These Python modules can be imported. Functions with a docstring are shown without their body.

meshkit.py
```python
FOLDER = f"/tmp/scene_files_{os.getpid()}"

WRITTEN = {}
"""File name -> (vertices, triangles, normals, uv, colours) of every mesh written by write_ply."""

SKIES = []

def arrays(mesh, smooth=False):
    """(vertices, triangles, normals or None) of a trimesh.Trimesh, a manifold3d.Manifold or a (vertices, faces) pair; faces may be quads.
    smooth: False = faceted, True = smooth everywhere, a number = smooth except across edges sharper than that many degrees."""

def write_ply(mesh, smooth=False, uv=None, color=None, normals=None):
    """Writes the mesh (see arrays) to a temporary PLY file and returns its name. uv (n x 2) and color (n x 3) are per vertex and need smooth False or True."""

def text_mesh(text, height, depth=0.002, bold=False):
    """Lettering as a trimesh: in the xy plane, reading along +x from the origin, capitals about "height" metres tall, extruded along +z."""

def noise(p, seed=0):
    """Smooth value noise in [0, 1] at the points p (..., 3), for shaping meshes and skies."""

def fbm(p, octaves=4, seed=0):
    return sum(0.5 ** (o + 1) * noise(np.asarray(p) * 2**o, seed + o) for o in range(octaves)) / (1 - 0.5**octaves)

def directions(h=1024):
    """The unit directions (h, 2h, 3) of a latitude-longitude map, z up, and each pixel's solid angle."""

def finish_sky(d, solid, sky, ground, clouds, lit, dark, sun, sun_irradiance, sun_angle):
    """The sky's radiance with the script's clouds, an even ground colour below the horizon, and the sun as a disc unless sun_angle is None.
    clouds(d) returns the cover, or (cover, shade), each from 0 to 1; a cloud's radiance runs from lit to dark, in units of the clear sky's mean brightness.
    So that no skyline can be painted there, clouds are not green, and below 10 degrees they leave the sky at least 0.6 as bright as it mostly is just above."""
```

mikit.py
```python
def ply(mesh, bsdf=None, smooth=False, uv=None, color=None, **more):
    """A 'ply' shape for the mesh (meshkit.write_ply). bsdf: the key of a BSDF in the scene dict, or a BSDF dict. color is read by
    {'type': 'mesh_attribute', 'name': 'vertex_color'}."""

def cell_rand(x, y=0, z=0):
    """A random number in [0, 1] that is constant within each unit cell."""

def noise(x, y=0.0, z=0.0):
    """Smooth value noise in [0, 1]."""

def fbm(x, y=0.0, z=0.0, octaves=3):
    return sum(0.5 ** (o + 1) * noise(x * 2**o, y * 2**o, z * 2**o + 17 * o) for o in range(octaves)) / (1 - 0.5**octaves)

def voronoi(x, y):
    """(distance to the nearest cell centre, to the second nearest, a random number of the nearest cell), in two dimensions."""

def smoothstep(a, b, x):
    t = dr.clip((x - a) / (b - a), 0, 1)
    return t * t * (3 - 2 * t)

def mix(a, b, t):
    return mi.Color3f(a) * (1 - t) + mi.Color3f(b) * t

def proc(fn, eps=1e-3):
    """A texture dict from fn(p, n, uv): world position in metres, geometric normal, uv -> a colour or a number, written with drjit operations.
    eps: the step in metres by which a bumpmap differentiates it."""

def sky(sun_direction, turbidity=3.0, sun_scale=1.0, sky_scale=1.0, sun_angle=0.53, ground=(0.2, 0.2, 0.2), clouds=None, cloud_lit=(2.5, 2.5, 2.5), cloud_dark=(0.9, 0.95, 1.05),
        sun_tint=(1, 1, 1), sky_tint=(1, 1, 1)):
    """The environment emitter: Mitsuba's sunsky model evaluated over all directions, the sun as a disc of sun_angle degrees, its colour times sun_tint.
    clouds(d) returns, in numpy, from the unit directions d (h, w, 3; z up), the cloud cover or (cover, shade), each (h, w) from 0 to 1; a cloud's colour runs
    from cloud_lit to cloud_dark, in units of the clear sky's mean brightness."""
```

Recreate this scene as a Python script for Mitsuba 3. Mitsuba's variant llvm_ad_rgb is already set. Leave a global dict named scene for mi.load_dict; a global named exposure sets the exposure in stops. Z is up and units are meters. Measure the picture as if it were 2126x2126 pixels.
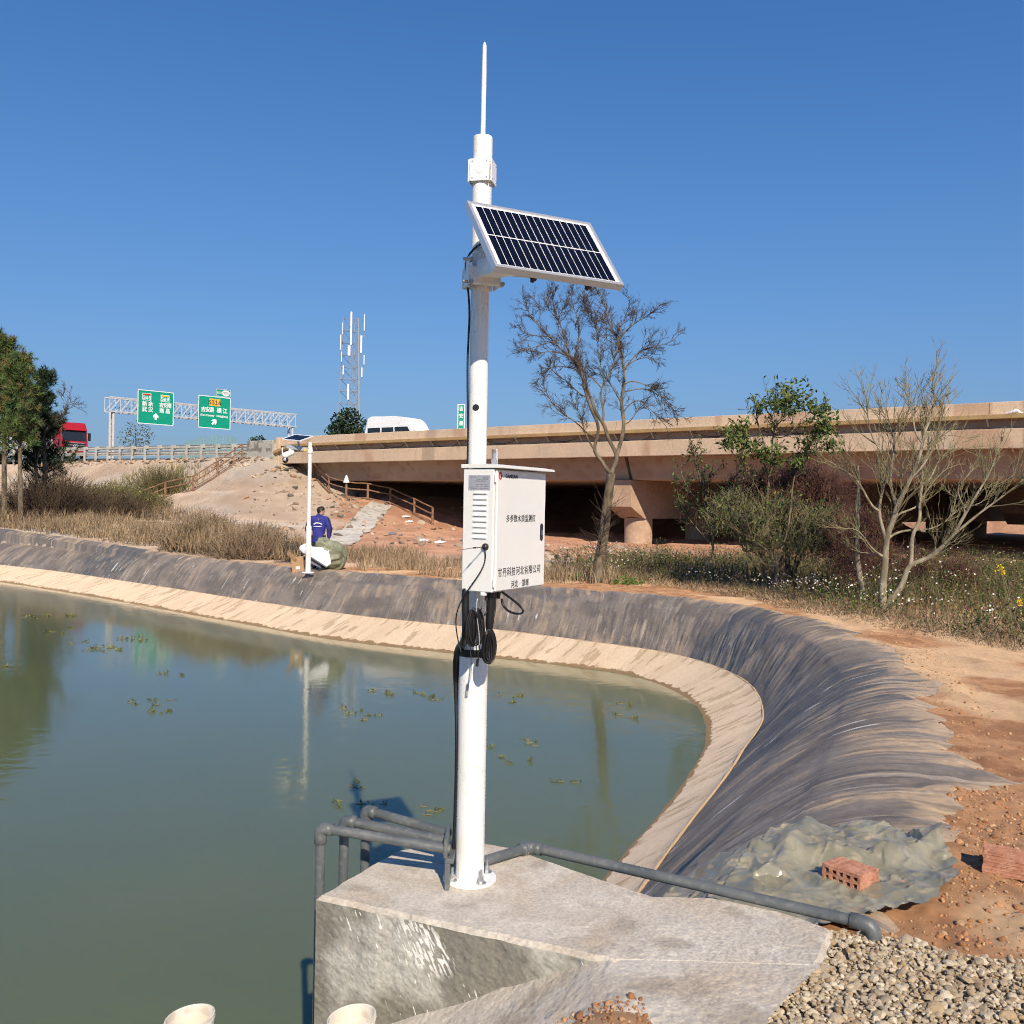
import math, random
import numpy as np, trimesh, shapely, manifold3d
import mitsuba as mi, drjit as dr
import mikit, meshkit
from shapely.geometry import Polygon
from mikit import noise, fbm, voronoi, cell_rand, smoothstep, mix

T = mi.ScalarTransform4f
scene, labels = {}, {}

# ---------------------------------------------------------------- camera, sun and sky
_roll, _pitch = math.radians(1.05), math.radians(-0.5)
_eye = np.array([0, 0, 1.6])
_fwd = np.array([0, math.cos(_pitch), math.sin(_pitch)])
scene['camera'] = {'type': 'perspective', 'fov': 56.0, 'fov_axis': 'x', 'near_clip': .05, 'far_clip': 3000.0,
                   'to_world': T().look_at(origin=_eye.tolist(), target=(_eye + _fwd).tolist(), up=[-math.sin(_roll), 0, math.cos(_roll)])}
_az, _el = math.radians(13.0), math.radians(34.0)           # the sun stands behind the photographer, a touch to the right
scene['sky'] = mikit.sky([math.sin(_az) * math.cos(_el), -math.cos(_az) * math.cos(_el), math.sin(_el)], turbidity=2.3, sun_scale=1.35, sky_scale=.97, ground=(.2, .16, .12), sun_tint=(.92, .98, 1.12), sky_tint=(.47, .91, 1.40),
                         clouds=lambda d: .82 * np.exp(-np.maximum(d[..., 2], 0) / .14), cloud_lit=(1.20, 1.22, 1.20))     # a thin veil of winter haze low in the sky
exposure = 1.62

# ---------------------------------------------------------------- helpers
def numbered(key):
    if key not in _used:
        _used[key] = 0
        return key
    _used[key] += 1
    return f'{key}_{_used[key]:03d}'
_used = {}
def label(key, text, cat=None, group=None, kind=None):
    d = labels.setdefault(key, {})
    d['label'] = text
    if cat: d['category'] = cat
    if group: d['group'] = group
    if kind: d['kind'] = kind
def thing(name, text, cat, group=None):
    key = numbered(name)
    label(key, text, cat, group)
    return key
def part(parent, name, mesh, bsdf, smooth=30, text=None, **kw):
    key = numbered(f'{parent}__{name}')
    scene[key] = mikit.ply(mesh, bsdf, smooth, **kw) if not isinstance(mesh, dict) else {**mesh, **kw}
    if text: labels[key] = {'label': text}
    return key
def solo(name, mesh, bsdf, text, cat=None, smooth=30, group=None, kind=None, **kw):
    key = numbered(name)
    scene[key] = mikit.ply(mesh, bsdf, smooth, **kw)
    label(key, text, cat, group, kind)
    return key
def place(key, M):
    for k in scene:
        if k == key or k.startswith(key + '__'):
            if scene[k].get('type') == 'ply': scene[k]['to_world'] = M
def cat(*m): return trimesh.util.concatenate([x for x in m if x is not None])
def xf(mesh, o=(0, 0, 0), x=(1, 0, 0), y=(0, 1, 0), z=(0, 0, 1)):
    """mesh moved into the frame with origin o and the given axes"""
    M = np.eye(4); M[:3, 0], M[:3, 1], M[:3, 2], M[:3, 3] = x, y, z, o
    m = mesh.copy(); m.apply_transform(M); return m
def rbox(sx, sy, sz, b=.004, c=(0, 0, 0)):
    """a box with chamfered edges, centred on c"""
    h = np.array([sx, sy, sz]) / 2
    b = min(b, h.min() * .8)
    P = [np.where(np.arange(3) == k, h, h - b) * s for k in range(3) for s in np.array(np.meshgrid((-1, 1), (-1, 1), (-1, 1))).reshape(3, -1).T]
    return trimesh.convex.convex_hull(np.array(P) + np.asarray(c))
def box3(lo, hi, b=.004):
    lo, hi = np.asarray(lo, float), np.asarray(hi, float)
    return rbox(*(hi - lo), b, (lo + hi) / 2)
def prism(pts, h, z0=0.0, holes=()):
    m = trimesh.creation.extrude_polygon(Polygon(pts, holes), h, engine='earcut')
    m.apply_translation([0, 0, z0]); return m
def tube(P, R, n=8, cap=True):
    """a tube through the points P with radii R"""
    P = np.asarray(P, float); R = np.broadcast_to(np.asarray(R, float), len(P))
    t = np.gradient(P, axis=0); t /= np.linalg.norm(t, axis=1, keepdims=True) + 1e-12
    u = np.cross(t[0], [0, 0, 1] if abs(t[0][2]) < .9 else [1, 0, 0]); u /= np.linalg.norm(u)
    V, a = [], np.arange(n) / n * 2 * np.pi
    for k in range(len(P)):
        u = u - t[k] * (u @ t[k]); u /= np.linalg.norm(u)
        w = np.cross(t[k], u)
        V.append(P[k] + R[k] * (np.cos(a)[:, None] * u + np.sin(a)[:, None] * w))
    i = np.arange(n); j = (i + 1) % n; F = []
    for k in range(len(P) - 1):
        a0, b0 = k * n, (k + 1) * n
        F += [np.c_[a0 + i, a0 + j, b0 + j], np.c_[a0 + i, b0 + j, b0 + i]]
    V = np.vstack(V)
    if cap:
        m = len(V); V = np.vstack([V, P[0], P[-1]]); e = (len(P) - 1) * n
        F += [np.c_[i * 0 + m, j, i], np.c_[i * 0 + m + 1, e + i, e + j]]
    return trimesh.Trimesh(V, np.vstack(F), process=False)
def cyl(p0, p1, r, n=16, r1=None): return tube([p0, p1], [r, r if r1 is None else r1], n)
def bez(P, n=16):
    """a smooth curve through the points P"""
    from scipy.interpolate import CubicSpline
    P = np.asarray(P, float); s = np.r_[0, np.cumsum(np.linalg.norm(np.diff(P, axis=0), axis=1))]
    return CubicSpline(s, P)(np.linspace(0, s[-1], n))
def lathe(prof, n=24, c=(0, 0, 0)):
    prof = np.asarray(prof, float); a = np.arange(n) / n * 2 * np.pi
    V = np.stack([prof[:, :1] * np.cos(a), prof[:, :1] * np.sin(a), prof[:, 1:] + 0 * a], -1).reshape(-1, 3) + np.asarray(c)
    i = np.arange(n); j = (i + 1) % n; F = []
    for k in range(len(prof) - 1):
        F += [np.c_[k * n + i, k * n + j, (k + 1) * n + j], np.c_[k * n + i, (k + 1) * n + j, (k + 1) * n + i]]
    return trimesh.Trimesh(V, np.vstack(F), process=False)
def beam(p0, p1, w, h, b=.003, up=(0, 0, 1)):
    """a squared bar between two points"""
    p0, p1 = np.asarray(p0, float), np.asarray(p1, float); x = p1 - p0; L = np.linalg.norm(x); x /= L
    if abs(x @ np.asarray(up)) > .97: up = (1, 0, 0) if abs(x[0]) < .9 else (0, 1, 0)
    y = np.cross(up, x); y /= np.linalg.norm(y)
    return xf(rbox(L, w, h, b), (p0 + p1) / 2, x, y, np.cross(x, y))
def hull_body(bones, fine=.012, steps=8, lam=.5):
    """one smooth skin over bones [(p0, r0, p1, r1), ...]"""
    def sph(p, r): return manifold3d.Manifold.sphere(r, 20).translate(tuple(map(float, p)))
    M = manifold3d.Manifold.batch_boolean([manifold3d.Manifold.batch_hull([sph(a, ra), sph(b, rb)]) for a, ra, b, rb in bones], manifold3d.OpType.Add)
    M = M.refine_to_length(fine).to_mesh()
    m = trimesh.Trimesh(np.array(M.vert_properties)[:, :3], np.array(M.tri_verts), process=True)
    trimesh.smoothing.filter_taubin(m, lamb=lam, nu=lam + .03, iterations=steps)
    return m
def rock(r, seed, sub=1, flat=.7):
    m = trimesh.creation.icosphere(subdivisions=sub, radius=1.0)
    rng = np.random.default_rng(seed)
    v = m.vertices * (1 + .55 * (meshkit.noise(m.vertices * 1.3 + rng.uniform(0, 90, 3), seed)[:, None] - .5)) * rng.uniform(.7, 1.2, 3) * [1, 1, flat]
    return trimesh.Trimesh(v * r, m.faces, process=False)
def scatter_copies(base, pos, size, rng, tilt=.5):
    """many turned and scaled copies of the small meshes in base, joined: (vertices, faces, index of the copy of each vertex)"""
    V, F, I, at = [], [], [], 0
    from scipy.spatial.transform import Rotation
    which = rng.integers(0, len(base), len(pos))
    for b, m in enumerate(base):
        k = np.nonzero(which == b)[0]
        if not len(k): continue
        R = Rotation.from_euler('ZXY', np.c_[rng.uniform(0, 6.28, len(k)), rng.normal(0, tilt, (len(k), 2))]).as_matrix()
        v = np.einsum('kij,vj->kvi', R, m.vertices) * np.asarray(size)[k, None, None] + np.asarray(pos)[k, None, :]
        n = len(m.vertices)
        V.append(v.reshape(-1, 3)); F.append((m.faces[None] + (at + n * np.arange(len(k)))[:, None, None]).reshape(-1, 3)); I.append(np.repeat(k, n)); at += n * len(k)
    return np.vstack(V), np.vstack(F), np.concatenate(I)

# ---------------------------------------------------------------- materials
def mat(key, color, rough=.6, metallic=0.0, spec=.5, coat=0.0, bump=None, two=True, **kw):
    c = {'type': 'rgb', 'value': list(map(float, color))} if isinstance(color, (tuple, list)) else mikit.proc(color)
    d = {'type': 'principled', 'base_color': c, 'roughness': rough if isinstance(rough, float) else mikit.proc(rough), 'metallic': metallic, 'specular': spec, 'clearcoat': coat, 'clearcoat_gloss': .9, **kw}
    if bump: d = {'type': 'bumpmap', 'arbitrary': mikit.proc(bump[0], eps=bump[2] if len(bump) > 2 else 2e-3), 'scale': bump[1], 'bsdf': d}
    scene[key] = {'type': 'twosided', 'bsdf': d} if two else d
    return key
def vmat(key, rough=.8, thin=False):
    d = {'type': 'principled', 'base_color': {'type': 'mesh_attribute', 'name': 'vertex_color'}, 'roughness': rough, 'specular': .3}
    scene[key] = {'type': 'twosided', 'bsdf': d}
    return key
def speckle(c0, c1, f=6.0, c2=None, f2=40.0, amt2=.5):
    def fn(p, n, uv):
        c = mix(c0, c1, smoothstep(.3, .7, fbm(p.x * f, p.y * f, p.z * f, 3)))
        if c2 is not None: c = mix(c, c2, amt2 * smoothstep(.55, .8, noise(p.x * f2, p.y * f2, p.z * f2)))
        return c
    return fn
def paint_fn(p, n, uv):
    c = mix((.80, .80, .78), (.765, .765, .745), smoothstep(.3, .7, fbm(p.x * 5, p.y * 5, p.z * 5, 3)))
    c = mix(c, (.66, .62, .54), .35 * smoothstep(.60, .85, fbm(p.x * 34, p.y * 34, p.z * 1.3, 4)))                # dust run down by rain
    return mix(c, (.55, .47, .36), .5 * smoothstep(.74, .80, noise(p.x * 160, p.y * 160, p.z * 110)) * smoothstep(.5, .65, noise(p.x * 8, p.y * 8, p.z * 6)))
mat('white_paint', paint_fn, .28, coat=.3)
mat('cabinet_paint', speckle((.735, .745, .735), (.70, .71, .70), 3.0), .38)
mat('galvanised', speckle((.52, .53, .54), (.42, .43, .44), 30.0), .38, metallic=.75)
mat('gantry_grey', (.47, .48, .50), .5)
mat('steel_grey', (.27, .285, .31), .5)
mat('aluminium', (.68, .69, .70), .33, metallic=.65)
mat('black_rubber', (.012, .012, .013), .35)
mat('black_plastic', (.02, .02, .021), .3)
mat('print_black', (.03, .03, .033), .6)
mat('print_grey', (.16, .16, .19), .6)
mat('print_red', (.55, .02, .03), .5)
mat('plate_silver', (.40, .42, .47), .35, metallic=.3)
mat('cell_blue', lambda p, n, uv: mix((.002, .0025, .008), (.004, .005, .016), noise(p.x * 90, p.y * 90, p.z * 90)), .25, coat=.15, spec=.25)
mat('backsheet', (.74, .75, .76), .3, coat=.4)
mat('pvc_grey', speckle((.085, .098, .105), (.12, .132, .138), 9.0, (.24, .235, .215), 60.0, .25), .45)
mat('pvc_white', speckle((.76, .73, .66), (.70, .65, .55), 8.0, (.45, .36, .25), 30.0, .4), .35)
mat('sign_green', (.0, .30, .19), .5)
mat('sign_white', (.80, .80, .80), .5)
mat('sign_yellow', (.80, .42, .05), .5)
mat('sign_red', (.55, .03, .03), .5)
mat('truck_red', (.36, .012, .02), .3, coat=.8)
mat('truck_white', (.55, .56, .55), .5)
mat('dark_glass', (.012, .016, .022), .06, coat=1.0)
mat('van_white', (.78, .79, .80), .3, coat=.6)
mat('rubber_tyre', (.02, .02, .02), .8)
mat('rusty_wood', speckle((.20, .105, .06), (.30, .18, .12), 7.0, (.09, .05, .035), 30.0, .7), .9)
mat('jacket_blue', speckle((.022, .026, .20), (.03, .035, .24), 9.0), .85)
mat('jacket_dark', (.012, .013, .045), .85)
mat('trousers', (.02, .021, .03), .9)
mat('skin', (.42, .24, .16), .6)
mat('hair', (.01, .009, .008), .6)
mat('cardboard', speckle((.40, .25, .14), (.35, .22, .12), 10.0), .85)
mat('sack_green', speckle((.23, .24, .165), (.17, .18, .12), 9.0), .55)
mat('bag_white', (.74, .75, .77), .5)
mat('case_white', (.74, .75, .76), .4)
mat('tray_ochre', speckle((.40, .27, .12), (.34, .22, .10), 2.0), .6)
mat('brick_red', speckle((.38, .17, .105), (.45, .235, .155), 25.0, (.27, .125, .08), 90.0, .7), .9)
mat('brick_core', (.19, .075, .045), .95)
vmat('vertex', .85)
vmat('leafy', .6)
def bark(c0, c1, f=14.0):
    return lambda p, n, uv: mix(c0, c1, smoothstep(.3, .7, fbm(p.x * f, p.y * f, p.z * f * .25, 3)))
mat('bark_grey', bark((.085, .066, .045), (.19, .15, .10)), .9)
mat('bark_pale', bark((.17, .145, .095), (.33, .29, .21)), .9)
mat('bark_dark', bark((.035, .026, .02), (.08, .06, .045)), .9)
mat('twig_dark', (.075, .055, .042), .9)
mat('twig_olive', bark((.17, .16, .085), (.25, .21, .12), 3.0), .9)

def bridge_fn(p, n, uv):
    a = p.x * -.766 + p.y * .643
    c = mix((.56, .425, .305), (.50, .39, .29), smoothstep(.35, .65, fbm(a * .35, p.z * .5, 3.0, 3)))
    c = mix(c, (.40, .25, .165), .7 * smoothstep(.56, .74, fbm(a * .8, p.z * .35, 7.0, 3)))                   # rain-borne clay
    c = mix(c, (.27, .20, .15), .7 * smoothstep(.62, .8, noise(a * 3.1, p.z * .25, 11.0)) * smoothstep(.4, .6, noise(a * .5, 1.0, 5.0)))   # drips
    return c * (.92 + .16 * noise(a * 9, p.z * 9, p.x * 9))
mat('bridge_concrete', bridge_fn, .85)
mat('pier_concrete', speckle((.46, .33, .235), (.40, .275, .19), 1.2, (.50, .40, .30), 6.0, .5), .85)
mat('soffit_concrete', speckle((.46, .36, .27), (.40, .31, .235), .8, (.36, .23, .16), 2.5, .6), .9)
def slab_fn(p, n, uv):
    c = mix((.52, .475, .405), (.45, .41, .345), smoothstep(.2, .8, fbm(p.x * 4, p.y * 4, p.z * 4, 5)))
    c = mix(c, (.44, .33, .225), .45 * smoothstep(.44, .80, fbm(p.x * 3.3 + 4, p.y * 3.3, 2.0, 5)))                # clay smears
    c = mix(c, (.56, .52, .45), .7 * smoothstep(.50, .72, fbm(p.x * 8, p.y * 8, 5.0, 5)))                         # laitance
    c = mix(c, (.27, .23, .18), .6 * smoothstep(.52, .78, fbm(p.x * 7 + 7, p.y * 7, 9.0, 5)))
    return c * (.84 + .32 * noise(p.x * 130, p.y * 130, p.z * 130))
def wall_fn(p, n, uv):
    s = mix((.37, .365, .325), (.42, .41, .365), fbm(p.x * 4, p.z * 4, 1.0, 4))
    s = mix(s, (.15, .14, .112), .85 * smoothstep(.46, .66, fbm(p.x * 3.0 + 9.3, p.z * 3.2, 3.0, 5)))              # damp, algae
    at = dr.square((p.x + .29 + .5 * p.z) / .12) + dr.square((p.z + .0) / .11)
    sp = smoothstep(.55, .64, noise(p.x * 150 + p.z * 80, p.z * 55, 3.0)) * smoothstep(1.0, .3, at) + smoothstep(.86, .90, noise(p.x * 110 + p.z * 45, p.z * 30, 5.0)) * smoothstep(.5, .6, fbm(p.x * 3 + 1, p.z * 3, 8.0, 2))
    return mix(s, (.72, .71, .66), dr.minimum(sp, 1.0)) * (.88 + .24 * noise(p.x * 110, p.z * 110, 0.0))           # lime splashed from the pour
def rough_cast(p, n, uv): return fbm(p.x * 45, p.y * 45, p.z * 45, 3) + .6 * fbm(p.x * 9, p.y * 9, p.z * 9, 2)
mat('cast_concrete', slab_fn, .85, bump=(rough_cast, .012))
mat('wall_concrete', wall_fn, .85, bump=(rough_cast, .010))
def soil_fn(p, n, uv):
    f1, f2, f3 = fbm(p.x * .9, p.y * .9, 0.0, 4), fbm(p.x * 5, p.y * 5, 3.0, 4), noise(p.x * 38, p.y * 38, p.z * 38)
    near = mix((.33, .18, .092), (.25, .125, .06), smoothstep(.4, .62, f2))
    near = mix(near, (.46, .315, .185), .85 * smoothstep(.44, .62, f1))
    near = near * (.86 + .28 * f3)
    far = mix((.39, .305, .225), (.32, .24, .175), smoothstep(.35, .65, fbm(p.x * .35, p.y * .35, p.z * .35, 4)))
    far = mix(far, (.36, .31, .26), .8 * smoothstep(.5, .68, fbm(p.x * .22 + 8, p.y * .22, p.z * .5, 3)))
    far = far * (.84 + .32 * fbm(p.x * 2.2, p.y * 2.2, p.z * 2.2, 3))
    org = mix((.36, .205, .13), (.29, .155, .095), smoothstep(.35, .65, fbm(p.x * .8 + 5, p.y * .8, 2.0, 4))) * (.84 + .32 * fbm(p.x * 3, p.y * 3, p.z * 3, 3))
    t = (p.x - 19.15) * -.766 + (p.y - 36) * .643
    q = (p.x - 19.15) * .643 + (p.y - 36) * .766
    jag = 3.0 * (f1 - .5)
    wo = smoothstep(43.0, 39.0, t + 2.0 * jag + .5 * dr.minimum(q, 8.0)) * smoothstep(29.0, 34.0, p.y + 2 * jag) * smoothstep(-1.5, 1.0, p.x + .175 * p.y + jag)
    wf = smoothstep(26.0, 31.0, p.y + jag)
    road = smoothstep(1.0, 1.2, q) * smoothstep(45.0, 45.3, t)
    c = mix(mix(near, far, wf), org, wo)
    return mix(c, (.09, .088, .085), road * smoothstep(33.0, 32.0, q))
mat('soil', soil_fn, .95)
def liner_fn(p, n, uv):
    u, v = uv.x, uv.y                                  # metres along the bank, metres up the sheet
    d = u + .35 * v                                    # folds run aslant
    s1, s2 = fbm(d * 7, v * .5, 0.0, 3), fbm(d * 2.0 + 7, v * 1.2, 4.0, 3)
    c = mix((.155, .132, .110), (.235, .20, .165), smoothstep(.25, .75, s2))
    blue = smoothstep(.56, .60, noise(u * .55 + 3, .5, 2.0)) * smoothstep(.2, .5, s1)
    c = mix(c, (.085, .092, .098), .8 * blue)
    c = mix(c, (.38, .285, .195), .65 * smoothstep(.52, .72, s1) * smoothstep(.35, .65, s2))                        # dust left in the folds
    c = mix(c, (.43, .32, .21), .85 * smoothstep(.50, .68, fbm(d * 4.5, v * 1.1, 3.0, 5) + .24 * (uv.y - 3.05) + .16 * smoothstep(3.05, 3.45, uv.y)) * smoothstep(2.5, 2.75, uv.y + .3 * (s1 - .5)))   # sand blown and trodden over the edge
    c = mix(c, (.38, .34, .29), .40 * smoothstep(.70, .82, noise(d * 24, v * 1.7, 6.0)) * smoothstep(.4, .6, noise(d * 1.3, v * 1.1, 8.0)))   # pale creases
    c = mix(c, (.07, .062, .055), .35 * smoothstep(.72, .84, noise(d * 19 + 5, v * 1.4, 12.0)))                     # dark, clean folds
    c = mix(c, (.50, .50, .50), smoothstep(.86, .9, noise(d * 16, v * 1.1, 9.0)) * smoothstep(.66, .72, noise(d * .8, v * .8, 1.0)))   # scuffs
    return c * (.85 + .3 * noise(p.x * 30, p.y * 30, p.z * 30))
mat('liner_sheet', liner_fn, lambda p, n, uv: mi.Float(.34) + .3 * fbm(uv.x * 6, uv.y * 1.5, 0.0, 2), spec=.4,
    bump=(lambda p, n, uv: fbm((uv.x + .35 * uv.y) * 11, uv.y * .9, 2.0, 4), .036, 4e-3))
def mud_fn(p, n, uv):
    d = uv.x + .3 * uv.y
    c = mix((.66, .52, .365), (.58, .445, .30), smoothstep(.2, .8, fbm(d * 5, uv.y * .8, 0.0, 4)))
    c = mix(c, (.34, .235, .14), smoothstep(.60, .72, fbm(d * 9, uv.y * 6, 4.0, 3)) * .6)
    wet = smoothstep(.032, .022, uv.y - .5 + .035 * (fbm(uv.x * 2.2, 0.0, 2.0, 3) - .5) + .03 * (noise(uv.x * 11, uv.y * 4, 0.0) - .5))   # wetted by ripples
    c = mix(c, (.25, .165, .085), wet)
    return c * (.9 + .2 * noise(p.x * 45, p.y * 45, p.z * 45))
mat('mud_film', mud_fn, .9)
def plastic_fn(p, n, uv):
    c = mix((.20, .19, .135), (.265, .25, .185), smoothstep(.35, .65, fbm(p.x * 6, p.y * 6, p.z * 6, 3)))
    return mix(c, (.38, .32, .23), .55 * smoothstep(.50, .80, fbm(p.x * 26 + 3, p.y * 26, p.z * 26, 4)))
mat('clear_sheet', plastic_fn, .17, spec=.7, coat=.6)
def gravel_base(p, n, uv): return mix((.30, .22, .14), (.40, .31, .21), fbm(p.x * 20, p.y * 20, 0.0, 3))
def ripple(p, n, uv):
    a = noise(p.x * 4.2 + .4 * p.y, p.y * 9.0, 0.0) + .5 * noise(p.x * 11, p.y * 23 + p.x * 2, 4.0)
    return a * smoothstep(.30, .62, fbm(p.x * .22, p.y * .22, 7.0, 2))
scene['water_surface'] = {'type': 'bumpmap', 'arbitrary': mikit.proc(ripple, eps=4e-3), 'scale': .0013, 'bsdf': {'type': 'roughplastic', 'distribution': 'ggx', 'alpha': .005, 'int_ior': 1.33, 'nonlinear': False,
    'diffuse_reflectance': mikit.proc(lambda p, n, uv: mix((.116, .146, .082), (.132, .156, .080), fbm(p.x * .8, p.y * .8, 0.0, 3)))}}
# ---------------------------------------------------------------- terrain
def spline(P, n):
    from scipy.interpolate import splprep, splev
    P = np.asarray(P, float)
    tck, _ = splprep(P.T, s=0.0, k=3)
    return np.array(splev(np.linspace(0, 1, n), tck)).T
# crest of the bank, round the whole basin (x, y); the near end passes under the concrete block
CREST = np.array([(-47, 62), (-33, 50), (-21.2, 39.9), (-14.2, 33.6), (-9.2, 28.8), (-5.7, 25.7), (-3.2, 23.8), (-1.1, 22.4), (.9, 21.1), (2.5, 19.6), (3.6, 18.1),
                  (4.15, 16.4), (4.28, 14.3), (4.0, 12.2), (3.42, 9.9), (2.6, 7.8), (1.9, 6.1), (1.55, 5.3), (1.14, 4.5), (.75, 3.75), (.4, 3.1), (.12, 2.3), (-.1, 1.4), (-.35, 0.2), (-.9, -2), (-2.5, -5)])
BACK = np.array([(-9, -10), (-25, -11), (-42, -3), (-53, 18), (-56, 45)])
crest_line = spline(CREST, 700)
crest_loop = np.vstack([crest_line, BACK])
P0, AX, BX = np.array([19.15, 36.0]), np.array([-.766, .643]), np.array([.643, .766])   # edge of the viaduct: a point, along, away from the pond
T_AB, Z_ROAD = 46.0, 4.45
def zc(y):
    return np.interp(y, [3.5, 8, 22], [-.04, -.16, -.28])
def seg_dist(x, y, L):
    """distance from points to a polyline, and the arc length of the nearest point"""
    from scipy.spatial import cKDTree
    d, i = cKDTree(L).query(np.c_[np.ravel(x), np.ravel(y)])
    return d.reshape(np.shape(x)), i.reshape(np.shape(x))
def inside(x, y, loop):
    import shapely
    return shapely.contains_xy(shapely.Polygon(loop), x, y)
def road_tq(x, y):
    return (x - P0[0]) * AX[0] + (y - P0[1]) * AX[1], (x - P0[0]) * BX[0] + (y - P0[1]) * BX[1]
def smax(a, b, k):
    h = np.clip(.5 + .5 * (a - b) / k, 0, 1)
    return b * (1 - h) + a * h + k * h * (1 - h)
def gz0(x, y):
    """the land without the basin"""
    x, y = np.asarray(x, float), np.asarray(y, float)
    z = zc(y) + np.clip(y - 30, 0, 60) * .035 * np.clip((-x - 2) / 12, 0, 1) - .02 * np.clip(y - 24, 0, 12) * np.clip((x + 2) / 8, 0, 1)
    t, q = road_tq(x, y)
    dq, dt = np.maximum(-1.0 - q, 0), np.maximum(T_AB + .5 - t, 0) * .68
    d = np.hypot(dq, dt)
    far = np.maximum(q - 34, 0)
    emb = Z_ROAD - d / 1.62 - far / 6
    berm = np.where(d > 4.1, Z_ROAD - 4.1 / 1.62 - np.maximum(d - 5.3, 0) / 2.3, emb)     # a narrow ledge half way down, round the abutment only
    w = np.clip((54 - t) / 3, 0, 1)
    emb = emb * (1 - w) + np.where(d > 4.1, np.maximum(berm, emb), emb) * w
    z = smax(emb, z, .5)
    fill = np.clip((q - 15) / 9, 0, 1) * np.clip((t - 13.5) / 4, 0, 1) * np.clip((38 - q) / 6, 0, 1)      # added mound under the deck, raised to keep the far gap dark
    z = np.maximum(z, -.3 + 3.2 * fill)
    # spoil heaps beyond the viaduct
    r = np.hypot((x - 53) / 15, (y - 102) / 9)
    z = np.maximum(z, -.3 + 6.5 * np.clip(1 - r * r, 0, 1))
    return z
def gz(x, y):
    x, y = np.asarray(x, float), np.asarray(y, float)
    z = gz0(x, y)
    d, _ = seg_dist(x, y, crest_loop_d)
    return np.where(inside(x, y, crest_loop), np.maximum(z - .10 - 2.3 * d, -3.2), z)
_l = np.vstack([crest_loop, crest_loop[:1]]); _t = np.r_[0, np.cumsum(np.linalg.norm(np.diff(_l, axis=0), axis=1))]
crest_loop_d = np.c_[np.interp(np.arange(0, _t[-1], .05), _t, _l[:, 0]), np.interp(np.arange(0, _t[-1], .05), _t, _l[:, 1])]
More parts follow.
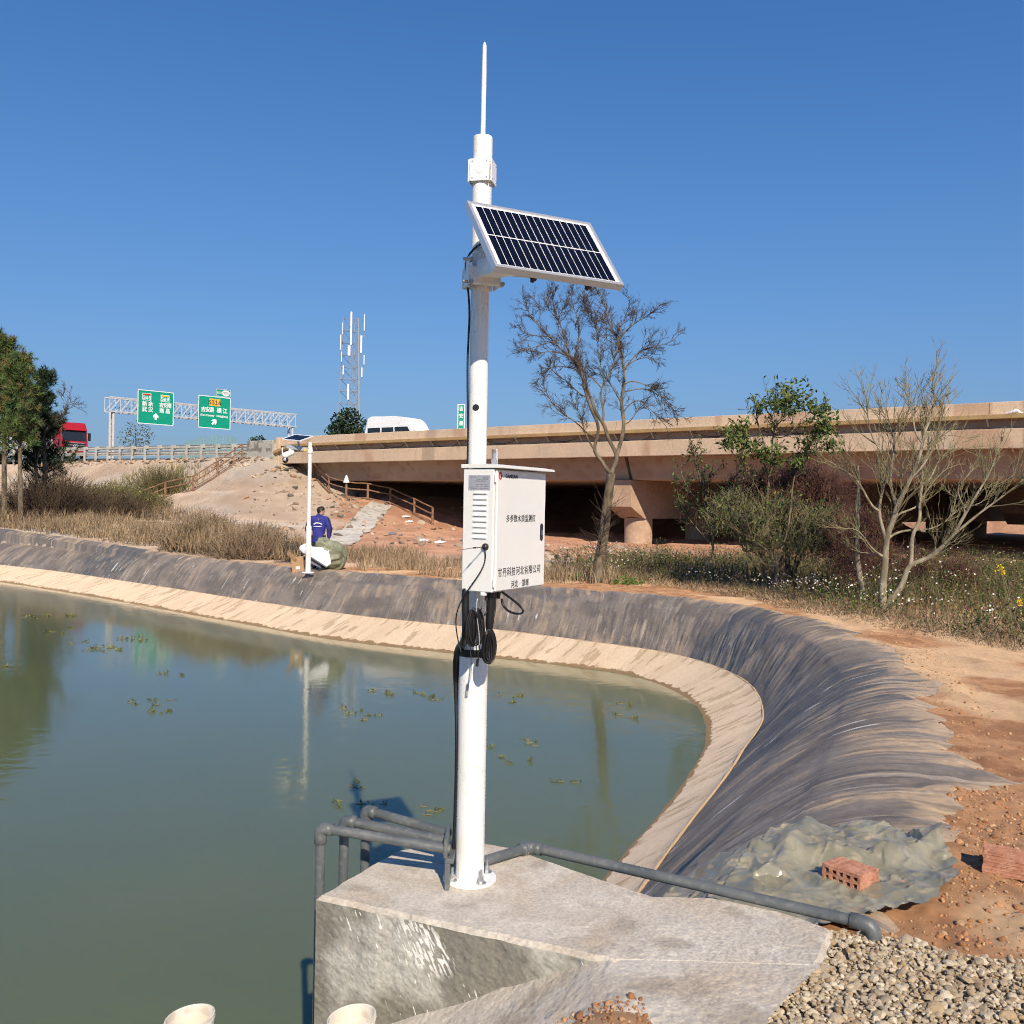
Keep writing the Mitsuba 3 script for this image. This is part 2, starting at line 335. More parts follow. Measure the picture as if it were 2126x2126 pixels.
# ---------------------------------------------------------------- the land
def axis(*seg):
    """coordinates from (start, end, step) runs"""
    return np.unique(np.round(np.concatenate([np.arange(a, b, s) for a, b, s in seg]), 4))
gx = axis((-700, -120, 40), (-120, -50, 5), (-50, -12, .5), (-12, .4, .25), (.4, 3.4, .03), (3.4, 8, .07), (8, 24, .35), (24, 70, 1.0), (70, 160, 6), (160, 701, 45))
gy = axis((-40, 0, 3), (0, 2, .2), (2, 6.5, .03), (6.5, 16, .07), (16, 26, .16), (26, 60, .5), (60, 110, 1.0), (110, 200, 6), (200, 901, 50))
X, Y = np.meshgrid(gx, gy)
Zg = gz(X, Y)
cr_i = np.linspace(0, 1, len(crest_line))
def along(vals):
    """values given at (crest x, crest y) stations, spread smoothly along the crest"""
    st = [int(np.argmin(np.hypot(*(crest_line - v[:2]).T))) for v in vals]
    from scipy.interpolate import PchipInterpolator
    return PchipInterpolator(st, [v[2] for v in vals])(np.clip(np.arange(len(crest_line)), st[0], st[-1]))
tan = np.gradient(crest_line, axis=0); tan /= np.linalg.norm(tan, axis=1, keepdims=True)
nrm = np.c_[-tan[:, 1], tan[:, 0]]
if not inside(*(crest_line[300] - .3 * nrm[300]), crest_loop): nrm = -nrm         # nrm points away from the water
arc = np.r_[0, np.cumsum(np.linalg.norm(np.diff(crest_line, axis=0), axis=1))]
in_b = along([(-47, 62, 1.7), (-21, 40, 1.75), (-14, 33.6, 1.15), (-9, 28.7, 1.05), (-5.7, 25.7, 1.25), (-2, 23, 1.55), (.9, 21.1, 1.5), (2.5, 19.6, 1.36), (3.6, 18.1, 1.05), (4.15, 16.4, .8), (4.28, 14.3, .68), (4.0, 12.2, .75), (3.42, 9.9, 1.02), (1.9, 6.1, 1.1), (1.14, 4.5, 1.1), (.75, 3.75, 1.1)])
in_w = along([(-47, 62, 3.2), (-21, 40, 3.1), (-14, 33.6, 2.5), (-9, 28.7, 2.2), (-5.7, 25.7, 2.3), (-2, 23, 2.75), (.9, 21.1, 2.6), (2.5, 19.6, 2.15), (3.6, 18.1, 1.75), (4.15, 16.4, 1.55), (4.28, 14.3, 1.42), (4.0, 12.2, 1.45), (3.42, 9.9, 1.6), (1.9, 6.1, 1.65), (1.14, 4.5, 1.65), (.75, 3.75, 1.65)])
rng = np.random.default_rng(5)
_a = np.c_[arc * 1.1, 0 * arc, 0 * arc]; _b = np.c_[arc * 5.5, 0 * arc + 3, 0 * arc]
out_w = along([(-47, 62, .8), (-14, 33.6, .65), (-3, 23.6, .6), (.9, 21.1, .55), (2.5, 19.6, .6), (4.28, 14.3, .75), (3.42, 9.9, .8), (2.1, 6.6, .95), (1.14, 4.5, .9), (.75, 3.75, .6)])
near_edge = np.interp(crest_line[:, 1], [14, 19], [1, .35])
out_w = out_w + near_edge * (.70 * (meshkit.fbm(_a, 3, 2) - .5) + .30 * (meshkit.fbm(_b, 3, 4) - .5))
s_end = int(np.argmin(np.hypot(*(crest_line - [.80, 3.85]).T)))
OUT = crest_line + nrm * out_w[:, None]
sheet_zone = np.vstack([OUT[:s_end], (crest_line - .7 * nrm)[:s_end][::-1]])
on_sheet = shapely.contains_xy(Polygon(sheet_zone).buffer(0).buffer(-.10), X, Y)
# clods, ruts and ridges on the trodden bank
pts = np.stack([X, Y, 0 * X], -1)
bank = np.clip((9.5 - Y) / 3, 0, 1) * np.clip((X - .8) / .5, 0, 1)
rough = .075 * (meshkit.fbm(pts * 1.9, 4, 3) - .5) + (.022 * bank + .016) * (meshkit.fbm(pts * 9, 3, 8) - .42) * 1.6
rough = rough + .06 * np.clip(meshkit.fbm(pts * [2.3, .9, 1], 3, 12) - .55, 0, 1) * 2.5
land = ~inside(X, Y, crest_loop)
edge_d, _ = seg_dist(X, Y, crest_loop_d)
far_rough = np.clip((Y - 24) / 8, 0, 1) * (.5 * (meshkit.fbm(pts * .22, 3, 21) - .5) + .22 * (meshkit.fbm(pts * 1.1, 3, 22) - .5))
rt, rq = road_tq(X, Y)
far_rough = far_rough * np.where((rt > 45) & (rq > -1), 0, 1) * np.clip((edge_d - .5) / 3, 0, 1)
Zg = np.where(land, Zg + rough * np.clip(edge_d / .5, 0, 1) * np.clip((30 - Y) / 8, .15, 1) + far_rough, Zg)
_free = np.array(Zg)
Zg = np.where(on_sheet, np.minimum(Zg, gz0(X, Y) - .26), Zg)
SLAB = [(-.715, 3.638), (-.476, 4.124), (-.226, 4.305), (.04, 4.19), (.21, 4.02), (.57, 3.70), (.79, 3.70), (1.04, 3.58), (1.18, 3.43), (1.03, 3.14), (.86, 2.93), (.76, 2.79), (.62, 2.3), (.5, 1.6)]
apron_zone = SLAB + [(-1.0, 1.6), (-.95, 3.2)]
Zg = np.where(inside(X, Y, np.array(apron_zone)), np.minimum(Zg, .02) - .35, Zg)
def grid_mesh(X, Y, Z):
    h, w = X.shape
    i = np.arange(h * w).reshape(h, w)
    return trimesh.Trimesh(np.c_[X.ravel(), Y.ravel(), Z.ravel()], np.vstack([np.c_[i[:-1, :-1].ravel(), i[:-1, 1:].ravel(), i[1:, 1:].ravel()], np.c_[i[:-1, :-1].ravel(), i[1:, 1:].ravel(), i[1:, :-1].ravel()]]), process=False)
solo('ground', grid_mesh(X, Y, Zg), 'soil', 'bare orange-brown earth of the bank, the embankment and the land under the viaduct', smooth=True, kind='structure')
from scipy.interpolate import RegularGridInterpolator
_gi = RegularGridInterpolator((gy, gx), Zg, bounds_error=False, fill_value=0)
_gf = RegularGridInterpolator((gy, gx), _free, bounds_error=False, fill_value=0)
def land_z(x, y): return _gi(np.c_[np.ravel(y), np.ravel(x)]).reshape(np.shape(x))

# the sheet that lines the basin, laid over the crest; its lower strip is coated with dried mud
Z_MUD, Z_WATER = -1.07, -1.42
def densify(n_near=1400):
    a = arc[:s_end]
    w = 1 / np.clip(np.hypot(*crest_line[:s_end].T), 4, 40)
    c = np.r_[0, np.cumsum(w[:-1] * np.diff(a))]
    return np.interp(np.linspace(0, c[-1], n_near), c, np.arange(s_end))
si = densify()
pick = lambda V: np.stack([np.interp(si, np.arange(len(V)), V[:, k]) for k in range(V.shape[1])], 1)
C2, N2, A2 = pick(crest_line), pick(nrm), np.interp(si, np.arange(len(arc)), arc)
IB, IW, OW = (np.interp(si, np.arange(len(arc)), v) for v in (in_b, in_w, out_w))
ZC = zc(C2[:, 1])
def loft(rows):
    """rows: (offset from the crest, z, v) each an array along the bank"""
    V = np.stack([np.c_[C2 + N2 * o[:, None], z] for o, z, v in rows]); U = np.stack([np.c_[A2, v] for o, z, v in rows])
    h, w = V.shape[:2]
    m = grid_mesh(V[..., 0], V[..., 1], V[..., 2])
    m.faces = m.faces[:, ::-1]
    return m, U.reshape(-1, 2)
one = np.ones(len(si))
from scipy.interpolate import LinearNDInterpolator
def crumple_field(w, h, n, seed):
    """flat facets between sharp creases, heights about -.5 to .5, over w by h"""
    r = np.random.default_rng(seed)
    return LinearNDInterpolator(np.vstack([np.c_[r.uniform(-.5, w + .5, n), r.uniform(-.5, h + .5, n)], [(-2, -2), (w + 2, -2), (-2, h + 2), (w + 2, h + 2)]]), np.r_[r.uniform(-.5, .5, n), 0, 0, 0, 0])
_f1 = crumple_field(360, 6, 2600, 1); _f2 = crumple_field(900, 8, 7500, 2)
def fold(v, amp):
    d = A2 + .35 * v
    d = d - (A2 + .35 * 0).min()
    return amp * (.75 * _f1(d * 3.2, v * 1.0) + .55 * _f2(d * 8.5, v * 1.6))
rows, nr = [], 26
for k in range(nr + 1):                                    # from the mud strip up to the crest, rounded over
    f = k / nr
    o = -IB * (1 - f); z = Z_MUD + (ZC - Z_MUD) * (f + .02 * np.sin(np.pi * f)) + .0
    v = f * 2.5 * one
    z = z - .13 * np.clip(1 - IB * (1 - f) / .55, 0, 1) ** 2
    z = z + fold(v, .075) * np.sin(np.pi * np.clip(f, .04, .96)) ** .5 + .03 * f ** 8
    rows.append((o, z, v))
for k in range(1, 25):                                     # over the top to the ragged outer edge
    f = k / 24
    v = (2.5 + f * 1.0) * one
    o = OW * f
    g0 = gz0(*(C2 + N2 * o[:, None]).T); gf = _gf((C2 + N2 * o[:, None])[:, ::-1]); w_ = np.clip(f * 1.6 - .6, 0, 1)
    z = g0 * (1 - w_) + gf * w_ + (.030 + .6 * fold(v, .075)) * (1 - f ** 4) + .014 - .020 * f ** 8 - .13 * np.clip(1 - OW * f / .55, 0, 1) ** 2
    rows.append((o, z, v))
m_sheet, uv_sheet = loft(rows)
liner = thing('pond_liner', 'dark dusty plastic liner sheet over the bank of the pond', 'liner')
part(liner, 'membrane', m_sheet, 'liner_sheet', True, uv=uv_sheet)
rows = []
for k in range(17):
    f = k / 16
    o = -(IW + .9) + (IW + .9 - IB) * f
    zz = np.interp(o / -1, [0, 1], [0, 1]) * 0
    z = np.where(o < -IW, Z_WATER - (-IW - o) * .5, Z_WATER + (Z_MUD - Z_WATER) * np.clip((o + IW) / (IW - IB), 0, 1))
    v = .5 + (z - Z_WATER)
    sc = .012 * (meshkit.fbm(np.c_[A2 * 6, f * 3 * one, one], 3, 40) - .5) + .02 * (f == 1) + .010 * f
    rows.append((o, z + sc, v))
m_mud, uv_mud = loft(rows)
part(liner, 'muddy_strip', m_mud, 'mud_film', True, uv=uv_mud, text='lower strip of the liner coated with pale dried mud')
# a rope of folded sheet along the joint of the two
P = np.c_[C2 - N2 * (IB - .005)[:, None], 0 * ZC + Z_MUD + .022]
part(liner, 'hem', tube(P[::3], .010 + .008 * meshkit.noise(np.c_[A2 * 3, A2 * 0, A2 * 0])[::3], 6), 'mud_film', True, uv=np.zeros((len(P[::3]) * 6 + 2, 2)) + [3.0, 1.2])

# water
wx, wy = axis((-60, -20, 2), (-20, 6, .5)), axis((-14, 70, .6))
WX, WY = np.meshgrid(wx, wy)
m = grid_mesh(WX, WY, 0 * WX + Z_WATER)
keep = inside(WX.ravel(), WY.ravel(), np.array(Polygon(crest_loop).buffer(.2).exterior.coords))
m.update_faces(keep[m.faces].any(1))
solo('pond_water', m, 'water_surface', 'murky green water of the pond mirroring trees and sky', smooth=False, kind='structure', uv=m.vertices[:, :2])

# ---------------------------------------------------------------- the concrete block and its apron
def jitter_ring(P, step, amp, seed):
    P = np.vstack([P, P[:1]]); s = np.r_[0, np.cumsum(np.linalg.norm(np.diff(P, axis=0), axis=1))]
    q = np.unique(np.r_[np.arange(0, s[-1], step), s[:-1]])
    Q = np.c_[np.interp(q, s, P[:, 0]), np.interp(q, s, P[:, 1])]
    return Q + amp * (np.stack([meshkit.fbm(np.c_[Q * 14, 0 * q], 3, seed), meshkit.fbm(np.c_[Q * 14, 0 * q + 9], 3, seed + 1)], 1) - .5)
M_ = (.366, 3.163)
block = jitter_ring(np.array(SLAB[:9] + [(1.03, 3.14), M_]), .03, .016, 3)
conc = thing('concrete_block', 'rough cast concrete block carrying the monitoring pole at the pond edge', 'platform')
inner = np.array(Polygon(block).buffer(-.016).exterior.coords)[:-1]
top = cat(prism(inner, .012, .088))
ringm = []
for ring_lo, ring_hi, zlo, zhi in ((block, inner, .083, .1),):
    from scipy.spatial import cKDTree
    j = cKDTree(ring_hi).query(ring_lo)[1]
    n = len(ring_lo); V = np.vstack([np.c_[ring_lo, np.full(n, zlo)], np.c_[ring_hi[j], np.full(n, zhi)]])
    i = np.arange(n); k = (i + 1) % n
    ringm.append(trimesh.Trimesh(V, np.vstack([np.c_[i, k, n + k], np.c_[i, n + k, n + i]]), process=False))
m = cat(top, *ringm)
part(conc, 'top', m, 'cast_concrete', False, uv=m.vertices[:, :2])
blk = np.vstack([block, block[:1]]); n = len(blk); V = np.vstack([np.c_[blk, np.full(n, .083)], np.c_[blk, np.full(n, -2.6)]])
i = np.arange(n - 1); k = i + 1
s_ = np.r_[0, np.cumsum(np.linalg.norm(np.diff(blk, axis=0), axis=1))]
part(conc, 'wall', trimesh.Trimesh(V, np.vstack([np.c_[i, n + i, n + k], np.c_[i, n + k, k]]), process=False), 'wall_concrete', False, uv=np.c_[np.r_[s_, s_], V[:, 2]], text='stained front wall of the block with lime splashes')
ax_, ay_ = np.linspace(-1.0, 1.25, 150), np.linspace(1.5, 3.75, 150)
AXX, AYY = np.meshgrid(ax_, ay_)
xc = np.interp(AYY, [1.5, 2.4, 3.163, 3.6], [.36, .34, .33, .25])
dx = xc - AXX
az_ = .0985 - .60 * .025 * np.log1p(np.exp(np.clip(dx / .025, -30, 30))) - .05 * np.clip(2.9 - AYY, 0, 2) * (dx < 0)
az_ = az_ + .02 * (meshkit.fbm(np.stack([AXX * 6, AYY * 6, 0 * AXX], -1), 3, 15) - .5) * np.clip(dx / .1, 0, 1)
m = grid_mesh(AXX, AYY, az_)
wall_y = lambda x: 3.638 - (x + .715) * (3.638 - 3.163) / (1.081)
cx, cy = m.triangles_center[:, 0], m.triangles_center[:, 1]
m.update_faces((cy < np.where(cx > .37, 3.18, wall_y(cx) + .02)) & (cx > -.58) & inside(cx, cy, np.array(SLAB[8:] + [(-1, 1.6), (-1, 3.9), M_])))
part(conc, 'apron', m, 'cast_concrete', True, uv=m.vertices[:, :2], text='sloping brown concrete apron in front of the block')

# ---------------------------------------------------------------- gravel, clods, bricks, plastic
rng = np.random.default_rng(11)
GRAVEL = np.array([(1.17, 3.45), (1.30, 3.42), (1.42, 3.40), (1.53, 3.29), (1.68, 3.26), (2.0, 3.2), (2.4, 3.1), (2.2, 2.2), (.45, 1.9), (.74, 2.74), (.87, 2.95), (1.03, 3.15)])
def fill(poly, n, rng, grow=0.0):
    P = Polygon(poly).buffer(grow); x0, y0, x1, y1 = P.bounds
    q = np.c_[rng.uniform(x0, x1, n * 4), rng.uniform(y0, y1, n * 4)]
    return q[shapely.contains_xy(P, q[:, 0], q[:, 1])][:n]
q = fill(GRAVEL, 19000, rng, .03)
sz = np.clip(rng.lognormal(-4.85, .42, len(q)), .004, .024)
zz = np.maximum(land_z(q[:, 0], q[:, 1]), .045) + .012 + sz * .3 + rng.uniform(0, .02, len(q))
V, F, I = scatter_copies([rock(1, k, 0 if k % 3 else 1, .55) for k in range(15)], np.c_[q, zz], sz, rng, .35)
tone = np.array([(.42, .34, .23), (.48, .41, .30), (.34, .25, .155), (.53, .46, .345), (.38, .31, .225)])[rng.integers(0, 5, len(q))] * rng.uniform(.75, 1.15, (len(q), 1))
solo('gravel', (V, F), 'vertex', 'pale grey-brown gravel beside the concrete', smooth=False, kind='stuff', color=tone[I])
gp = Polygon(GRAVEL).buffer(.02); gb = grid_mesh(*np.meshgrid(np.linspace(.4, 2.5, 90), np.linspace(1.9, 3.5, 80)), np.zeros((80, 90)))
gb.vertices[:, 2] = np.maximum(land_z(gb.vertices[:, 0], gb.vertices[:, 1]), .045) + .012
gb.update_faces(shapely.contains_xy(gp, gb.triangles_center[:, 0], gb.triangles_center[:, 1]))
mat('grit', gravel_base, .95)
solo('gravel_bed', gb, 'grit', 'sand and grit under the loose gravel', smooth=True, kind='structure')
# loose clods and crumbs of clay on the bank
q = np.vstack([fill([(1.3, 3.45), (2.6, 3.3), (3.2, 6.5), (2.4, 5.4), (2.15, 4.5), (1.75, 3.95), (1.45, 3.8)], 2600, rng), fill([(2.5, 5.4), (3.6, 6.5), (5.2, 11), (6, 14), (5.2, 14), (4.2, 9.5), (3.2, 7)], 1500, rng), fill([(-.12, 2.86), (.10, 2.97), (.42, 2.93), (.45, 2.5), (-.2, 2.4)], 1500, rng)])
sz = np.clip(rng.lognormal(-5.5, .62, len(q)), .002, .020)
zz = land_z(q[:, 0], q[:, 1])
_ap = RegularGridInterpolator((ay_, ax_), az_, bounds_error=False, fill_value=0)
heap = q[:, 0] < .45; sz = np.where(heap, sz * .75, sz)
zz = np.where(heap, _ap(q[:, ::-1]) + .03 * np.clip(1 - ((q[:, 0] - .10) / .42) ** 2 - ((q[:, 1] - 2.66) / .27) ** 2, 0, 1), zz) + sz * .25
V, F, I = scatter_copies([rock(1, 50 + k, 1, .7) for k in range(6)], np.c_[q, zz], sz, rng, .5)
tone = np.array([(.36, .18, .085), (.43, .24, .12), (.29, .14, .065), (.47, .31, .18)])[rng.integers(0, 4, len(q))] * rng.uniform(.8, 1.15, (len(q), 1))
solo('clay_crumbs', (V, F), 'vertex', 'loose crumbs and clods of orange clay scattered on the bank', smooth=False, kind='stuff', color=tone[I])

mx, my = np.meshgrid(np.linspace(-.45, .60, 60), np.linspace(2.35, 2.98, 40))
mh_ = .05 * np.clip(1 - ((mx - .10) / .42) ** 2 - ((my - 2.66) / .27) ** 2, 0, 1) ** .6 * (.5 + meshkit.fbm(np.stack([mx * 14, my * 14, 0 * mx], -1), 4, 71)) + .012 * (meshkit.fbm(np.stack([mx * 40, my * 40, 0 * mx], -1), 2, 72) - .5)
m = grid_mesh(mx, my, _ap(np.stack([my, mx], -1)) - .012 + mh_)
solo('spilt_soil', m, 'soil', 'heap of spilt orange soil on the apron at the bottom edge of the frame', smooth=True, kind='structure')
def perforated_brick(name, o, yaw, text, L=.24, W=.115, H=.09, roll=0.0, nx=5, ny=3):
    b = thing(name, text, 'brick', 'red clay bricks lying on the bank')
    hx, hz, e = L / 2, H / 2, .0135
    # the long side faces show the grooves of the die, the ends show the holes: a shell with square tunnels along its length
    outer = [(-W / 2, -hz), (W / 2, -hz), (W / 2, hz), (-W / 2, hz)]
    cw, ch = (W - e * (ny + 1)) / ny, (H - e * (nx - 1)) / (nx - 2)
    holes = [[(-W / 2 + e + i * (cw + e), -hz + e + j * (ch + e)), (-W / 2 + e + i * (cw + e) + cw, -hz + e + j * (ch + e)), (-W / 2 + e + i * (cw + e) + cw, -hz + e + j * (ch + e) + ch), (-W / 2 + e + i * (cw + e), -hz + e + j * (ch + e) + ch)] for i in range(ny) for j in range(nx - 2)]
    m = trimesh.creation.extrude_polygon(Polygon(outer, holes), L - .004, engine='earcut')
    m.apply_translation([0, 0, -L / 2 + .002])
    m = m.subdivide_to_size(.02); m.vertices += .004 * 1.8 * (np.stack([meshkit.noise(m.vertices * 60, 3 + k) for k in range(3)], 1) - .5)
    ribs = cat(*[beam((s * W / 2, z, -L / 2 + .004), (s * W / 2, z, L / 2 - .004), .004, .005, .001, up=(1, 0, 0)) for s in (-1, 1) for z in np.linspace(-hz + .012, hz - .012, 6)],
               *[beam((x, s * hz, -L / 2 + .004), (x, s * hz, L / 2 - .004), .005, .003, .001) for s in (-1, 1) for x in np.linspace(-W / 2 + .012, W / 2 - .012, 6)])
    c, s_ = math.cos(yaw), math.sin(yaw); cr, sr = math.cos(roll), math.sin(roll)
    ax = np.array([c, s_, 0]); ay = np.array([-s_ * cr, c * cr, sr]); az = np.cross(ax, ay)
    part(b, 'body', xf(m, o, ay, az, ax), 'brick_red', 20); part(b, 'rib', xf(ribs, o, ay, az, ax), 'brick_red', False)
    return b
perforated_brick('clay_brick', (1.48, 4.12, .020), math.radians(219), 'red perforated brick standing on the crumpled plastic sheet', L=.145, W=.18, H=.105, nx=5, ny=5)
perforated_brick('clay_brick', (2.39, 4.36, -.005), math.radians(-29), 'red brick lying on bare clay beyond the plastic sheet', L=.40, W=.12, H=.105)
for k, (x, y, r, t) in enumerate([(1.70, 4.12, .028, 'orange lump of brick on the plastic sheet behind the pipe'), (1.79, 4.10, .024, 'pale brown lump at the outer edge of the plastic sheet'), (1.36, 3.62, .03, 'grey stone beside the bend of the pipe')]):
    m = rock(r, 200 + k, 2, .75); m.apply_translation([x, y, max(float(land_z(np.array([x]), np.array([y]))[0]), -.03) + r * .75])
    solo('loose_stone', m, 'brick_red' if k == 0 else 'cast_concrete', t, 'stone', smooth=True)

# crumpled clear sheet
SH = np.array([(.55, 4.05), (.62, 4.30), (.86, 4.60), (1.1, 4.78), (1.35, 4.86), (1.74, 4.95), (1.98, 4.86), (2.10, 4.66), (2.04, 4.32), (1.88, 4.06), (1.72, 3.90), (1.5, 3.86), (1.36, 3.72), (1.2, 3.58), (1.02, 3.66), (.8, 3.82)])
gxx, gyy = np.meshgrid(np.linspace(.5, 2.15, 260), np.linspace(3.5, 5.0, 240))
pp = np.stack([gxx, gyy, 0 * gxx], -1)
w1, w2 = meshkit.fbm(pp * [3.1, 3.6, 1], 3, 61), meshkit.fbm(pp * [8, 9, 1] + 3, 3, 62)
crease = (1 - np.abs(2 * w1 - 1) * 3.2).clip(0, 1) ** 2 * .030 + (1 - np.abs(2 * w2 - 1) * 4).clip(0, 1) ** 2 * .016
dcr, _ = seg_dist(gxx, gyy, crest_loop_d)
side = inside(gxx, gyy, crest_loop)
base = np.where(side, zc(gyy) - .62 * dcr + .02, np.maximum(gz0(gxx, gyy), land_z(gxx, gyy)) + .02)
ridge = .07 * np.exp(-((gyy - (4.62 + .25 * np.sin(gxx * 3.0))) / .07) ** 2) * np.clip((gxx - .9) / .4, 0, 1) + .05 * np.exp(-((gxx - 1.28 - .5 * (gyy - 4.4)) / .06) ** 2) * (gyy > 4.1)
k1, k2 = crumple_field(1.65 * 7, 1.5 * 7, 150, 5), crumple_field(1.65 * 20, 1.5 * 20, 1100, 6)
crumpled = .046 * k1((gxx - .5) * 7, (gyy - 3.5) * 7) + .020 * k2((gxx - .5) * 20, (gyy - 3.5) * 20)
m = grid_mesh(gxx, gyy, base + .045 + crumpled + .5 * crease + ridge * .8)
shp = Polygon(jitter_ring(SH, .02, .10, 66))
m.update_faces(shapely.contains_xy(shp, m.triangles_center[:, 0], m.triangles_center[:, 1]))
m.remove_unreferenced_vertices()
solo('plastic_sheet', m, 'clear_sheet', 'crumpled translucent greenish plastic sheet between the pipe and the dark liner', 'plastic sheet', smooth=True)
